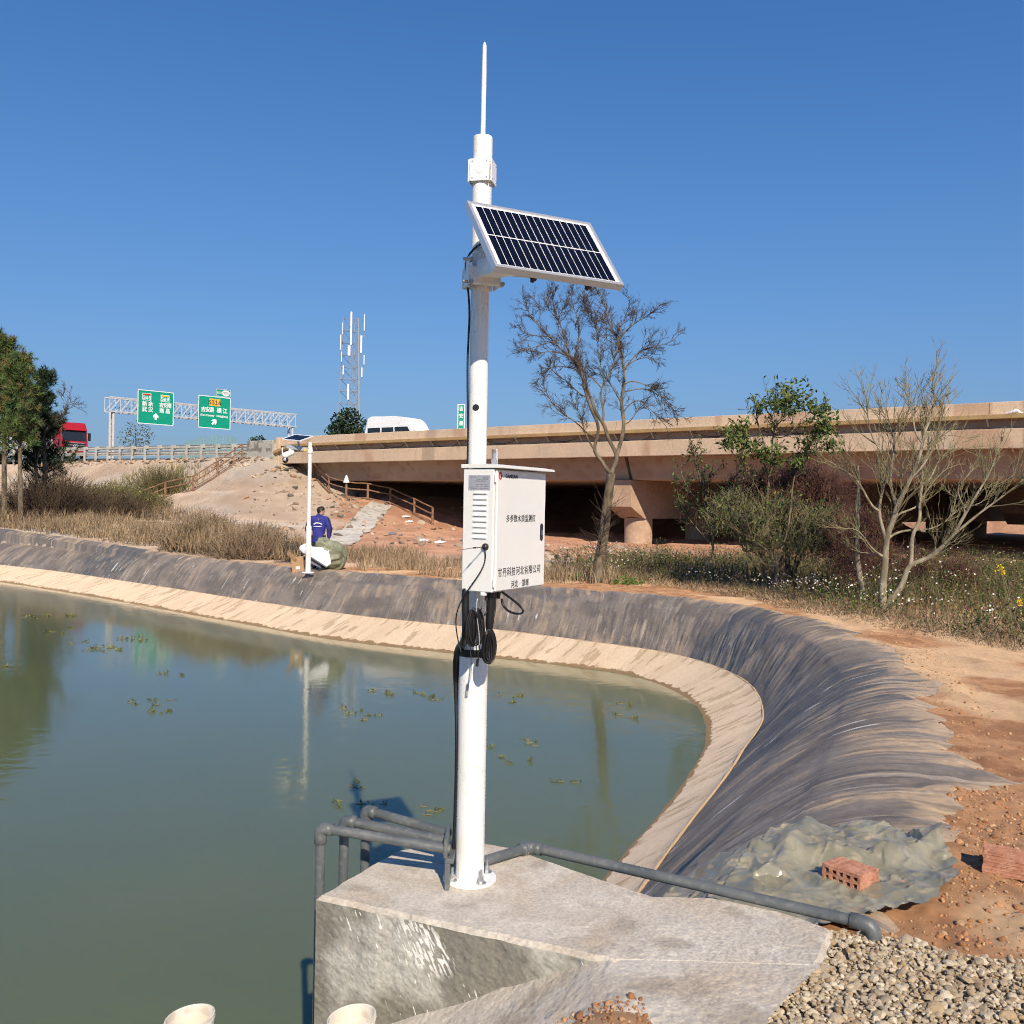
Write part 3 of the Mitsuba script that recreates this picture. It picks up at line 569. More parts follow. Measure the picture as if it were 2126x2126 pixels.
GLYPHS = {
    '多': [[13,4,11,11,34,14,52,20,52,22,43,29,47,33,49,33,59,24,66,28,75,37,76,41,54,41,43,33,27,25,25,25,22,29,23,31,38,37,47,43,58,55,65,54,65,52,61,49,62,47,84,47,87,45,82,35,74,26,55,14,38,8,17,4],[11,44,12,46,20,47,40,54,39,57,31,61,33,65,37,65,44,59,48,59,61,68,61,72,39,72,21,60,17,60,16,63,14,63,15,65,34,75,44,86,51,85,51,83,47,80,48,78,71,78,74,76,71,70,60,59,42,48,15,39]],
    '参': [[8,33,9,35,20,40,30,50,29,51,9,51,9,57,36,57,39,66,20,64,18,71,25,73,41,86,46,85,47,82,36,75,35,72,63,72,63,75,56,79,57,82,61,83,72,76,82,67,82,65,79,62,76,62,72,67,48,66,44,60,44,57,88,57,88,51,66,50,74,42,88,35,85,29,79,31,70,37,57,51,39,51,28,38,29,37,40,40,52,47,57,44,56,42,42,35,30,32,26,37,14,29,12,29],[34,73,34,71,35,72],[22,4,20,10,32,11,50,15,64,21,71,27,76,25,76,23,69,17,47,8,27,4],[25,23,44,28,59,36,65,34,61,30,49,24,37,20,28,19]],
    '数': [[47,4,44,10,55,16,65,29,58,51,56,51,52,42,47,44,47,47,51,52,56,67,59,85,64,85,65,79,63,73,63,69,87,69,87,63,81,63,78,44,72,29,78,19,84,13,89,11,89,9,84,5,72,16,68,22,60,12,49,4],[62,63,66,42,67,39,69,39,73,49,75,62],[8,9,24,16,25,18,14,25,18,33,11,34,10,40,22,40,26,46,30,45,30,40,47,39,43,27,38,21,39,18,44,16,44,14,41,11,39,11,35,15,32,15,27,11,13,5,10,5],[23,28,24,26,32,23,39,31,39,33,26,34],[27,47,26,57,14,46,11,45,9,47,8,51,19,57,23,63,8,64,8,69,17,69,16,75,12,80,12,82,16,84,19,81,22,74,22,72,18,71,18,69,26,69,27,71,27,86,33,86,33,69,51,69,51,64,36,64,36,62,46,57,48,54,44,50,34,58,33,47],[37,72,42,83,43,84,47,83,48,80,42,71]],
    '水': [[34,4,32,11,43,11,45,13,45,86,52,86,52,63,58,50,65,55,75,69,82,65,63,44,67,37,77,27,88,21,89,18,84,13,74,20,65,29,53,47,52,11,50,6,44,4],[8,17,8,19,20,29,24,35,31,52,30,56,10,56,10,63,40,62,36,45,25,24,14,13,12,13]],
    '质': [[7,8,11,15,15,30,16,79,47,81,78,85,82,80,59,77,58,75,58,67,88,67,88,61,58,61,56,53,81,52,81,21,74,21,73,46,36,46,36,21,30,21,30,52,49,52,50,60,24,61,22,32,19,18,13,5],[23,68,50,67,51,75,24,74],[57,17,60,21,63,21,83,12,86,10,86,8,83,5,81,5,70,12],[23,8,23,10,33,12,44,18,51,28,52,42,58,42,57,24,48,13,28,4]],
    '监': [[8,6,8,12,18,13,18,38,79,38,79,13,88,12,88,6],[71,12,72,32,60,32,60,12],[42,13,54,12,54,32,42,32],[24,13,36,12,36,32,24,32],[42,53,49,61,54,71,58,86,64,85,62,73,87,73,87,67,58,67,53,55,48,49,44,50],[60,57,64,61,67,60,80,50,82,46,79,43,76,43,75,46],[32,86,38,86,38,43,32,43],[15,82,21,82,21,46,15,46]],
    '测': [[69,10,80,11,80,85,86,85,86,9,83,5,71,4],[68,78,74,78,74,25,68,25],[27,8,39,18,41,23,43,30,43,69,48,70,47,23,45,18,37,8,32,5,29,5],[47,20,51,22,60,13,63,7,58,5],[31,25,31,81,61,81,61,25,56,25,55,76,37,76,37,25],[11,80,16,85,28,78,29,75,26,71,24,71,18,77],[9,9,17,25,20,36,21,37,24,36,26,34,26,31,16,6,13,6],[8,56,8,58,12,61,23,55,25,51,21,47]],
    '仪': [[28,9,41,15,51,22,54,26,44,46,36,78,40,79,43,78,44,69,49,51,54,40,60,33,70,49,76,70,77,79,78,80,84,79,78,52,70,35,64,27,74,17,88,11,89,9,85,5,81,5,70,11,59,21,51,14,37,6,31,5],[52,79,53,82,57,83,63,75,67,65,61,63,57,73],[10,44,6,51,17,63,27,85,33,84,33,80,25,65,25,5,18,5,18,52,16,52]],
    '甘': [[8,63,8,69,25,69,25,86,32,85,33,69,65,69,65,86,71,86,72,69,88,69,87,62,72,61,72,5,65,5,64,10,33,10,32,4,25,4,25,61],[33,37,32,16,63,16,65,17,65,35,64,37],[33,62,32,43,65,43,65,62]],
    '丹': [[7,8,14,16,18,24,21,37,21,41,9,41,9,47,21,48,21,81,75,81,75,48,87,47,87,41,77,41,75,39,75,8,72,5,68,4,53,4,51,9,66,10,69,11,68,41,28,41,27,39,27,33,24,21,20,13,13,4,11,4],[28,48,69,47,69,75,28,75],[37,66,40,70,43,70,58,57,58,54,55,51,53,51]],
    '科': [[41,28,71,33,71,86,78,86,78,35,88,36,89,32,88,29,78,28,78,5,71,4,71,26,42,22],[49,75,49,77,53,80,59,76,67,67,64,64,61,64,59,68],[45,52,46,55,51,56,58,51,64,45,64,43,60,40,50,50],[9,21,7,28,15,38,21,53,20,55,8,55,8,61,23,62,23,74,10,73,9,78,30,82,37,85,40,79,29,76,29,62,42,61,42,55,30,55,29,54,41,39,41,37,37,33,31,44,29,44,29,4,23,4,23,41,21,41,11,21]],
    '技': [[8,34,8,39,20,43,20,62,8,62,8,68,20,68,20,86,26,86,27,68,36,68,37,72,58,72,58,86,65,85,65,72,86,72,86,66,65,65,65,52,84,51,79,37,67,21,72,16,82,11,88,10,85,4,79,5,69,10,61,16,52,10,38,4,35,4,32,9,51,17,55,20,54,25,47,33,42,46,39,46,39,52,58,52,58,66,37,66,36,62,26,62,26,44,36,46,37,41,26,37,26,8,24,5,11,4,9,10,18,10,20,12,20,34,18,35,10,32],[49,45,53,35,61,26,69,33,75,45]],
    '河': [[11,79,14,84,17,84,29,77,31,77,31,80,89,80,89,74,82,73,82,10,80,6,74,4,58,4,55,10,75,12,75,74,31,74,28,70,26,70],[37,61,64,61,64,29,44,29,43,23,37,23],[43,36,58,35,58,55,43,55],[10,9,11,13,18,22,25,37,27,38,31,33,20,12,15,5],[7,55,10,60,12,60,25,53,26,49,24,46,22,46]],
    '北': [[54,84,61,84,61,56,69,59,81,70,83,70,87,65,85,62,61,47,61,13,65,12,81,13,83,19,83,31,90,28,88,12,82,6,60,6,57,7,54,11],[7,21,9,23,32,31,32,56,10,56,10,63,32,63,32,84,39,84,39,5,32,5,32,24,11,15,9,16]],
    '有': [[8,37,8,39,12,41,24,54,31,67,10,68,10,74,35,74,38,86,45,84,42,76,43,74,87,74,87,68,40,68,34,59,35,58,76,58,76,8,74,5,57,4,55,9,69,10,70,12,70,22,34,22,33,4,26,4,26,45,24,45,13,34,11,34],[33,29,69,28,70,36,34,37],[33,44,69,43,70,51,34,52]],
    '限': [[40,8,43,14,43,82,82,82,82,43,65,43,64,41,69,30,75,33,82,40,87,36,85,33,73,24,79,16,89,10,85,5,78,8,65,23,58,43,50,43,49,14,53,14,65,17,65,11,46,5,42,5],[49,50,75,49,75,60,49,60],[49,67,74,66,75,75,50,76],[12,82,35,82,38,80,37,74,30,58,36,48,38,35,36,28,30,25,24,25,22,31,29,31,32,36,30,48,24,55,30,75,18,75,18,4,12,4]],
    '公': [[56,80,60,83,64,82,72,67,88,51,88,49,84,45,82,45,70,58],[18,10,16,18,24,24,34,38,44,58,47,58,52,56,52,54,29,19,67,21,67,24,58,35,62,38,65,38,75,25,85,10,85,8,78,5,72,15,27,12],[9,48,9,50,23,64,32,82,34,83,39,81,39,78,35,70,22,51,16,45,13,45]],
    '司': [[12,74,12,80,82,80,81,8,76,5,61,5,60,9,60,12,75,13,75,74],[12,58,12,64,65,64,65,58],[18,49,59,49,59,20,25,20,24,14,18,14],[24,27,53,26,53,43,24,43]],
    '邯': [[58,81,85,81,88,79,88,76,75,52,86,39,87,24,80,17,66,17,66,20,64,20,64,4,58,4],[64,24,75,23,80,25,81,29,81,33,78,41,71,49,68,50,68,53,76,66,78,75,64,74],[8,64,8,70,14,71,14,85,21,85,22,70,41,70,41,85,47,85,47,70,54,70,54,64,47,63,47,7,41,7,40,14,22,14,21,6,14,6,14,63],[21,21,41,20,41,40,21,40],[41,63,21,64,21,46,41,46]],
    '郸': [[60,5,60,81,84,81,87,79,87,76,77,52,82,46,86,37,86,24,84,20,79,17,69,17,68,22,66,22,66,4],[66,24,76,23,80,27,79,39,75,46,70,50,70,53,78,71,78,75,66,74],[8,27,29,28,29,34,12,34,12,67,35,67,41,77,43,85,50,84,42,68,53,67,53,34,36,34,35,28,56,27,56,21,35,21,35,4,29,4,29,21,8,21],[35,41,37,39,47,39,47,48,35,48],[35,54,47,53,47,62,36,62,35,60],[18,40,29,39,29,48,18,48],[18,54,29,53,29,62,18,62],[16,81,17,84,21,85,29,71,23,69,20,77]],
    '新': [[36,28,37,31,41,32,47,21,46,17,44,16,42,17],[45,8,51,24,53,41,53,77,81,84,85,79,59,72,59,56,88,56,88,50,79,49,79,5,72,5,72,50,59,50,57,22,54,12,50,5],[8,36,8,41,26,42,26,50,8,50,8,56,18,57,18,61,15,68,17,71,9,71,9,76,26,77,23,85,26,86,30,85,33,77,48,77,48,71,41,71,43,67,39,57,50,56,50,51,32,50,32,42,49,41,49,36,32,35,32,9,30,7,20,6,19,9,19,12,26,13,26,35],[21,70,24,62,23,56,33,56,37,71],[8,17,12,22,15,31,16,32,21,31,20,26,13,14,11,14]],
    '余': [[10,51,7,57,16,60,34,72,48,87,51,86,53,84,52,81,66,69,82,60,89,58,86,52,83,52,73,58,71,58,71,53,52,53,52,41,84,41,84,35,52,35,52,9,49,5,46,4,34,4,32,8,32,10,43,10,45,11,45,35,12,35,12,41,45,41,45,53,25,53,24,58,13,51],[28,60,29,59,69,60,57,68,48,77],[61,26,64,29,68,29,85,13,85,11,79,8,70,19],[9,11,16,16,27,29,34,27,31,22,16,8,13,8]],
    '武': [[9,58,9,64,57,64,57,86,63,86,64,64,87,64,87,58,64,57,67,32,71,18,74,13,77,11,81,11,83,18,83,27,89,24,88,13,85,6,82,4,76,4,68,10,61,28,58,58],[68,80,68,82,71,84,75,83,85,73,85,71,80,68,73,77],[8,12,16,14,16,48,22,48,23,15,32,17,32,55,39,55,39,42,54,42,54,36,39,36,39,18,56,20,57,14,15,6,9,6],[16,81,49,81,49,75,16,75]],
    '汉': [[29,9,47,19,56,29,46,49,40,72,36,73,36,79,83,79,84,75,82,65,77,49,66,28,69,23,76,17,89,10,86,5,77,8,69,14,61,23,47,11,36,5,32,5],[46,71,54,46,58,38,62,35,71,51,77,73,47,73],[12,80,15,84,18,84,29,78,32,74,28,70],[11,9,11,12,18,21,26,38,28,38,31,35,31,32,29,31,23,17,16,6,14,6],[8,55,10,60,13,60,26,53,27,50,25,46,23,46,16,52]],
    '吉': [[10,67,10,73,44,73,44,86,51,86,52,73,86,73,86,67,51,66,51,54,82,54,82,48,15,48,15,54,44,54,44,66],[20,37,77,37,77,3,70,3,69,8,28,8,26,3,20,3],[27,15,70,14,70,31,27,31]],
    '安': [[10,45,10,51,34,51,41,66,48,65,43,53,44,51,86,51,86,45,69,45,67,38,58,25,83,12,84,9,80,5,78,5,51,19,36,10,20,5,15,5,12,11,31,15,43,22,21,31,28,40,29,45],[39,45,32,33,50,27,58,36,61,44],[12,76,43,76,41,85,48,86,53,76,84,76,84,58,77,58,76,70,20,70,19,58,12,58]],
    '南': [[9,71,9,77,44,77,44,86,52,86,53,77,87,77,87,71,52,70,53,61,82,61,81,6,75,4,63,4,61,9,75,11,75,55,60,54,64,52,64,50,59,41,69,41,69,36,51,35,51,27,71,27,71,22,51,21,51,6,45,6,45,21,26,21,26,27,45,27,45,36,27,36,27,41,37,41,35,48,32,51,33,53,39,52,42,46,40,41,53,41,59,55,22,55,21,4,14,4,14,61,43,61,44,70]],
    '昌': [[14,43,82,43,82,4,75,4,74,8,22,8,21,4,14,4],[22,23,22,14,75,15,74,23],[22,37,22,29,75,30,74,37],[21,82,75,82,75,51,21,51],[28,57,67,56,68,62,66,64,29,64],[28,70,67,69,68,76,29,77]],
    '县': [[9,30,9,36,23,37,23,82,75,82,75,37,87,36,87,30,43,30,28,15,66,16,67,18,58,25,59,27,65,28,84,9,84,6,79,4,74,10,54,10,16,7,15,14,23,18,31,26,32,29],[29,37,67,36,68,45,30,46],[29,53,67,52,68,60,30,61],[29,68,67,67,68,75,30,76]],
    '横': [[7,25,7,29,14,40,20,59,19,61,8,61,8,67,21,67,21,86,27,86,27,67,37,67,38,63,49,63,49,72,39,72,39,77,49,77,49,86,56,85,57,77,69,77,70,79,70,86,76,86,76,77,87,77,87,72,76,72,76,64,89,63,88,57,65,56,66,51,85,51,85,21,40,21,40,51,58,51,59,56,37,57,35,60,27,59,27,53,36,42,37,37,35,34,33,34,29,44,27,44,27,4,21,4,21,42,19,42,11,22,9,22],[65,27,79,26,79,34,65,34],[65,40,79,39,79,46,65,46],[56,64,70,63,70,72,56,72],[46,27,59,26,59,34,46,34],[46,40,59,39,59,46,46,46],[68,15,73,19,88,10,89,7,84,4],[34,8,46,14,51,19,57,16,54,12,40,4,38,4]],
    '江': [[33,10,33,17,56,18,56,70,37,71,37,78,83,78,84,71,63,70,63,18,88,17,88,10],[11,9,12,13,19,22,26,37,29,38,32,35,32,33,21,12,17,6],[13,80,13,82,17,85,32,76,32,74,29,70,27,70],[8,55,8,57,12,61,25,54,27,50,23,46,16,52]],
    '出': [[13,41,20,41,20,16,44,16,44,47,17,47,17,78,24,78,25,53,44,53,44,86,51,86,51,55,53,53,72,53,72,78,79,78,79,47,51,47,51,17,76,16,76,41,83,41,83,4,76,4,75,9,13,9]],
    '口': [[15,76,16,77,81,77,81,7,74,7,73,14,23,14,22,6,15,6],[22,22,74,21,74,70,22,70]],
    '互': [[9,8,9,14,58,14,61,23,60,28,21,28,29,63,30,74,11,75,11,81,85,81,85,75,38,75,37,73,35,61,72,60,66,15,88,14,88,8],[34,54,31,34,62,34,64,45,64,54]],
}
# ---------------------------------------------------------------- the monitoring pole
PX, PY = -.142, 3.82
pole = thing('monitoring_pole', 'tall white monitoring pole bolted to the concrete block', 'pole')
def onpole(prof, n=40): return lathe(prof, n, (PX, PY, 0))
part(pole, 'base_plate', onpole([(0, .101), (.104, .101), (.106, .103), (.106, .112), (.104, .114), (0, .114)], 48), 'white_paint')
part(pole, 'lower_tube', onpole([(.0565, .114), (.0565, 1.055), (.054, 1.062)], 40), 'white_paint', 40)
part(pole, 'shoulder', onpole([(.0555, 1.056), (.0545, 1.066), (.0405, 1.118), (.0395, 1.126)], 40), 'white_paint', 40)
part(pole, 'upper_tube', onpole([(.0365, 1.10), (.0365, 2.086), (.0355, 2.09), (.0365, 2.094), (.0365, 2.78)], 40), 'white_paint', 40)
part(pole, 'top_tube', onpole([(.0365, 2.76), (.0385, 2.765), (.0385, 3.04), (.037, 3.046), (0, 3.046)], 40), 'white_paint', 40)
part(pole, 'lightning_rod', tube([(PX, PY, 3.04), (PX, PY, 3.30), (PX, PY, 3.405), (PX, PY, 3.42)], [.010, .0095, .008, .003], 14), 'white_paint', 40, 'slim pale rod on the tip of the pole')
for a in (35, 125, 215, 305):
    a = math.radians(a); c = np.array([PX + .082 * math.cos(a), PY + .082 * math.sin(a), .114])
    part(pole, 'anchor_bolt', cat(cyl(c, c + [0, 0, .052], .0055, 10), lathe([(0, 0), (.021, 0), (.021, .003), (0, .003)], 16, c), trimesh.creation.cylinder(.0115, .012, sections=6, transform=trimesh.transformations.translation_matrix(c + [0, 0, .0095])), trimesh.creation.cylinder(.0105, .010, sections=6, transform=trimesh.transformations.translation_matrix(c + [0, 0, .0215]))), 'galvanised', False)
strap = onpole([(.0570, .995), (.0595, .995), (.0595, 1.024), (.0570, 1.024)], 40)
part(pole, 'strap', cat(strap, xf(rbox(.022, .008, .034, .002), (PX + .035, PY - .049, 1.01), (.82, .57, 0), (-.57, .82, 0))), 'black_rubber', 40)
hole_dir = np.array([-.20, -.98, 0]); hc = np.array([PX, PY, 1.975])
part(pole, 'plug', cyl(hc + hole_dir * .031, hc + hole_dir * .0385, .013, 20), 'black_plastic', text='round black plug in the upper tube')
# square mounting head with drilled faces
mh = part(pole, 'mounting_box', cat(*[xf(prism([(-.04, -.043), (.04, -.043), (.04, .043), (-.04, .043)], .005, 0, [[(.014 * math.cos(t), .014 * math.sin(t)) for t in np.arange(20) / 20 * 6.283]] if k == 5 else []), np.array([PX, PY, 2.904]) + .043 * np.array([math.sin(a), -math.cos(a), 0]), (math.cos(a), math.sin(a), 0), (0, 0, 1), (math.sin(a), -math.cos(a), 0)) for k, a in enumerate(np.radians([-12, 78, 168, 258]))],
     xf(lathe([(.0155, 0), (.0155, .0065), (.0135, .0075), (0, .0075)], 24), np.array([PX, PY, 2.904]) + .043 * np.array([math.sin(-.21), -math.cos(-.21), 0]), (math.cos(.21), -math.sin(.21), 0), (0, 0, 1), (math.sin(-.21), -math.cos(-.21), 0)),
     xf(rbox(.074, .074, .004, .001), (PX, PY, 2.944), (math.cos(-.21), math.sin(-.21), 0), (-math.sin(-.21), math.cos(-.21), 0)), xf(rbox(.074, .074, .004, .001), (PX, PY, 2.864), (math.cos(-.21), math.sin(-.21), 0), (-math.sin(-.21), math.cos(-.21), 0))), 'white_paint', False)
for a in np.radians([-12, 78]):
    for sx in (-1, 1):
        for sz in (-1, 1):
            nn = np.array([math.sin(a), -math.cos(a), 0]); c = np.array([PX, PY, 2.904 + sz * .032]) + nn * .048 + sx * .029 * np.array([math.cos(a), math.sin(a), 0])
            part(pole, 'mounting_box__screw', cyl(c - nn * .001, c + nn * .0015, .0032, 10), 'galvanised')

# solar panel on its bracket
yaw, tilt = .49, .698
ux = np.array([math.cos(yaw), math.sin(yaw), 0]); pn = np.array([math.sin(yaw) * math.cos(tilt), -math.cos(yaw) * math.cos(tilt), math.sin(tilt)]); vv = np.cross(pn, ux)
pc = np.array([.109, 3.62, 2.579]); PW, PH = .545, .385
def onpanel(mesh): return xf(mesh, pc, ux, vv, pn)
panel = thing('solar_panel', 'large solar panel with 32 dark cells tilted on the tall main pole', 'solar panel')
fr = .013
frame = cat(*[onpanel(box3(lo, hi, .0015)) for lo, hi in (((-PW / 2, PH / 2 - fr, -.028), (PW / 2, PH / 2, .002)), ((-PW / 2, -PH / 2, -.028), (PW / 2, -PH / 2 + fr, .002)), ((-PW / 2, -PH / 2 + fr, -.028), (-PW / 2 + fr, PH / 2 - fr, .002)), ((PW / 2 - fr, -PH / 2 + fr, -.028), (PW / 2, PH / 2 - fr, .002)))])
part(panel, 'frame', frame, 'aluminium', False)
part(panel, 'backsheet', onpanel(box3((-PW / 2 + fr, -PH / 2 + fr, -.008), (PW / 2 - fr, PH / 2 - fr, -.003), .0005)), 'backsheet', False)
cw, chh = (PW - .056) / 16, (PH - .046) / 2
for r_ in range(2):
    for c_ in range(16):
        x0, y0 = -PW / 2 + .028 + c_ * cw, -PH / 2 + .021 + r_ * (chh + .004)
        part(panel, 'cell', onpanel(box3((x0 + .0014, y0, -.004), (x0 + cw - .0014, y0 + chh - .002, -.0020), .0004)), 'cell_blue', False)
for sx in (-.10, .135):
    part(panel, 'foot', onpanel(cat(box3((sx - .012, -PH / 2 + .004, -.045), (sx + .012, -PH / 2 + .03, -.027), .003), cyl((sx, -PH / 2 + .012, -.052), (sx, -PH / 2 + .012, -.04), .008, 6))), 'black_plastic', False)
bracket = numbered(panel + '__bracket')
cz = 2.50; fw = np.array([.30, -.954, 0]); rt = np.array([.954, .30, 0]); cp = np.array([PX, PY, cz])
def onclamp(m): return xf(m, cp, rt, -fw, (0, 0, 1))
clamp = cat(onclamp(box3((-.062, -.066, -.048), (.062, -.040, .020), .004)), onclamp(box3((-.066, -.012, -.052), (-.044, .0, .066), .004)), onclamp(box3((-.066, -.066, -.052), (-.060, .012, .058), .003)), onclamp(box3((.060, -.066, -.052), (.066, .030, .028), .003)),
            onclamp(box3((-.062, .040, -.05), (.062, .052, .03), .003)))
scene[bracket] = mikit.ply(clamp, 'white_paint', False)
tgt = pc - pn * .030 - vv * .155 - ux * .19
arm0 = cp + np.array([0, 0, .0]) + fw * .055
arm_tip = pc - pn * .031 - vv * .17 - ux * .02
wedge = trimesh.convex.convex_hull(np.array([arm0 + rt * s * .030 + np.array([0, 0, z]) for s in (-1, 1) for z in (-.02, .045)] + [tgt + ux * s * .055 + vv * t for s in (-1, 1) for t in (-.02, .06)]))
part(panel, 'arm', cat(wedge, beam(arm0 + rt * .02, arm_tip, .022, .012, .002), onpanel(box3((-.22, -.175, -.038), (.02, -.13, -.029), .002))), 'white_paint', False, 'white folded-steel arm carrying the panel')
for z in (-.042, .045):
    for s in (-1, 1):
        c = onclamp(trimesh.Trimesh([[s * .075 if s < 0 else .052, -.060, z]], [], process=False)).vertices[0]
        part(panel, 'bracket__bolt', cat(cyl(c - rt * .012 + fw * .0, c + rt * (.008 if s < 0 else .0), .006, 8), cyl(c + rt * .02 - fw * -.012, c + rt * .02 - fw * .02, .009, 6)), 'galvanised', False)
cable_pts = [pc - ux * .262 - vv * .05 - pn * .03, cp + rt * -.03 + fw * .045 + np.array([0, 0, .10]), cp + rt * -.058 + np.array([0, 0, .065]) + fw * .03, cp - rt * .050 + fw * .0 + np.array([0, 0, -.06]), np.array([PX - .044, PY - .005, 2.2]), np.array([PX - .040, PY - .010, 1.98]), np.array([PX - .0405, PY - .010, 1.70])]
solo('panel_cable', tube(bez(cable_pts, 60), .0042, 8), 'black_rubber', 'thin black cable running down the left side of the upper pole', 'cable', smooth=True)

# control cabinet
al = math.radians(61)
cn, crr = np.array([math.sin(al), -math.cos(al), 0]), np.array([math.cos(al), math.sin(al), 0])
near = np.array([-.0587, 3.559, 0]); CW, CD, CB, CT = .404, .145, 1.268, 1.728
def oncab(m): return xf(m, near, crr, -cn, (0, 0, 1))           # local x along the door, local y into the cabinet, z up
cab = thing('control_cabinet', 'white metal control cabinet with Chinese lettering mounted on the main pole', 'cabinet')
part(cab, 'body', oncab(box3((0, .012, CB), (CW, CD, CT), .003)), 'cabinet_paint', False)
door = part(cab, 'door', oncab(box3((.006, .0, CB + .004), (CW - .004, .0105, CT - .004), .003)), 'cabinet_paint', False)
part(cab, 'lid', oncab(trimesh.convex.convex_hull(np.array([(x, y, z) for x in (-.006, CW + .006) for y, z in ((-.034, CT + .003), (-.034, CT + .011), (.012, CT + .0175), (CD + .006, CT + .0175), (CD + .006, CT + .003))]))), 'cabinet_paint', False)
hp = shapely.LineString([(CW * .905, 1.463), (CW * .905, 1.512)]).buffer(.0095)
def stand(m, y0=0.0): return oncab(xf(m, (0, y0, 0), (1, 0, 0), (0, 0, 1), (0, -1, 0)))      # drawn in (along, up), raised off the door
part(cab, 'door__handle', stand(trimesh.creation.extrude_polygon(hp, .004, engine='earcut')), 'black_plastic', False)
part(cab, 'door__lock', stand(trimesh.creation.extrude_polygon(shapely.LineString([(CW * .905, 1.478), (CW * .905, 1.492)]).buffer(.004), .0065, engine='earcut')), 'print_grey', False)
def glyph(ch):
    P = []
    for ring in GLYPHS[ch]:
        P.append(Polygon(np.array(ring, float).reshape(-1, 2)).buffer(0))
    P.sort(key=lambda g: -g.area); S = shapely.Polygon()
    for g in P: S = S.symmetric_difference(g)
    return S
def lettering(text, x0, z0, h, pitch, depth, sx=1.0, bold=0.0):
    """Chinese lettering in (along, up), cell height h"""
    out = []
    for k, ch in enumerate(text):
        if ch == ' ': continue
        S = shapely.Point(46, 40).buffer(7) if ch == '·' else glyph(ch)
        if bold: S = S.buffer(bold)
        S = shapely.affinity.affine_transform(S, [h / 92 * sx, 0, 0, h / 92, x0 + k * pitch, z0])
        for g in getattr(S, 'geoms', [S]):
            if g.area > 0: out.append(trimesh.creation.extrude_polygon(g, depth, engine='earcut'))
    return cat(*out)
import shapely.affinity
HZ = CT - CB
def zf(v): return CT - v * HZ
for txt, u0, u1, v, h in (('多参数水质监测仪', .185, .775, .405, .032), ('甘丹科技河北有限公司', .045, .905, .845, .038), ('河北·邯郸', .30, .66, .952, .032)):
    p = (u1 - u0) * CW / len(txt)
    part(cab, 'door__lettering', stand(lettering(txt, u0 * CW, zf(v) - h * .42, h, p, .0012, p / h * .98)), 'print_black', False)
lt = meshkit.text_mesh('GANDAN', .0135, .0012, bold=True); lt.apply_scale([.053 * 1.75 / np.ptp(lt.vertices[:, 0]), 1, 1]); lt.apply_translation([.16 * CW, zf(.070), 0])
part(cab, 'door__lettering', stand(lt), 'print_black', False)
lg = shapely.affinity.scale(shapely.Point(.065 * CW, zf(.055)).buffer(.0135), .92, 1.1)
lg = lg.difference(shapely.affinity.scale(shapely.Point(.065 * CW, zf(.055)).buffer(.0075), .8, 1.2))
part(cab, 'door__emblem', stand(cat(trimesh.creation.extrude_polygon(lg, .0012, engine='earcut'))), 'print_red', False)
def onside(m): return xf(m, near, -cn, (0, 0, 1), -crr)   # drawn in (into the cabinet, up), raised off the left face
def zs(v): return CT - v * HZ
for k in range(9):
    z = zs(.187 + .0452 * k); x0, x1 = .27 * CD, .66 * CD
    P = []
    for t in np.linspace(0, 1, 7):
        P += [(x0 + .006 * (1 - math.sin(math.pi / 2 * min(1, t * 3))), z + .004 - .011 * t, .0065 * math.sin(t * math.pi * .55) + .0002), (x1 - .006 * (1 - math.sin(math.pi / 2 * min(1, t * 3))), z + .004 - .011 * t, .0065 * math.sin(t * math.pi * .55) + .0002)]
    P += [(x0, z - .008, 0), (x1, z - .008, 0), (x0, z + .004, 0), (x1, z + .004, 0)]
    part(cab, 'louvre', onside(trimesh.convex.convex_hull(np.array(P))), 'cabinet_paint', False)
plate = part(cab, 'name_plate', onside(box3((.19 * CD, zs(.175), 0), (.84 * CD, zs(.052), .0015), .0004)), 'plate_silver', False)
rng = np.random.default_rng(3)
pm = []
for k, (v, a, b) in enumerate(((.066, .24, .42), (.066, .60, .80), (.078, .26, .40), (.088, .25, .60), (.100, .32, .62), (.128, .24, .36), (.128, .40, .50), (.128, .53, .62), (.143, .24, .36), (.143, .44, .48), (.143, .55, .60), (.148, .62, .80), (.160, .24, .50), (.160, .56, .78))):
    x = a
    while x < b - .01:
        w = min(rng.uniform(.018, .03), b - x); pm.append(onside(box3((x * CD, zs(v) - .0022, .0014), ((x + w) * CD, zs(v) + .0008, .0019), .0001))); x += w + .010
part(cab, 'name_plate__print', cat(*pm), 'print_grey', False)
for z in (CT - .05, CB + .02): part(cab, 'hinge', oncab(cyl((.0, .006, z), (.0, .006, z + .03), .004, 8)), 'cabinet_paint')
for z in (1.30, 1.64): part(cab, 'mounting_rail', oncab(box3((.08, CD, z), (.27, CD + .03, z + .04), .002)), 'galvanised', False)
for k in range(4):
    c = near + crr * (.035 + .030 * k) - cn * (.055)
    part(cab, 'cable_gland', cat(cyl(c + [0, 0, CB - .020], c + [0, 0, CB + .004], .009, 8), cyl(c + [0, 0, CB - .034], c + [0, 0, CB - .02], .0075, 12)), 'black_plastic', 30)
bl = near + crr * .085 - cn * .06
lamp = thing('beacon_lamp', 'clear glass beacon lamp standing on the cabinet lid', 'lamp')
def lampc(m): return xf(m, (bl[0], bl[1], CT + .017))
scene['clear_shell'] = {'type': 'principled', 'base_color': {'type': 'rgb', 'value': [.93, .93, .93]}, 'roughness': .08, 'spec_trans': .85, 'eta': 1.25}
part(lamp, 'shell', lampc(lathe([(.0135, .001), (.0135, .022), (.0118, .026), (.0118, .056), (.010, .061), (0, .062)], 24)), 'clear_shell', 40)
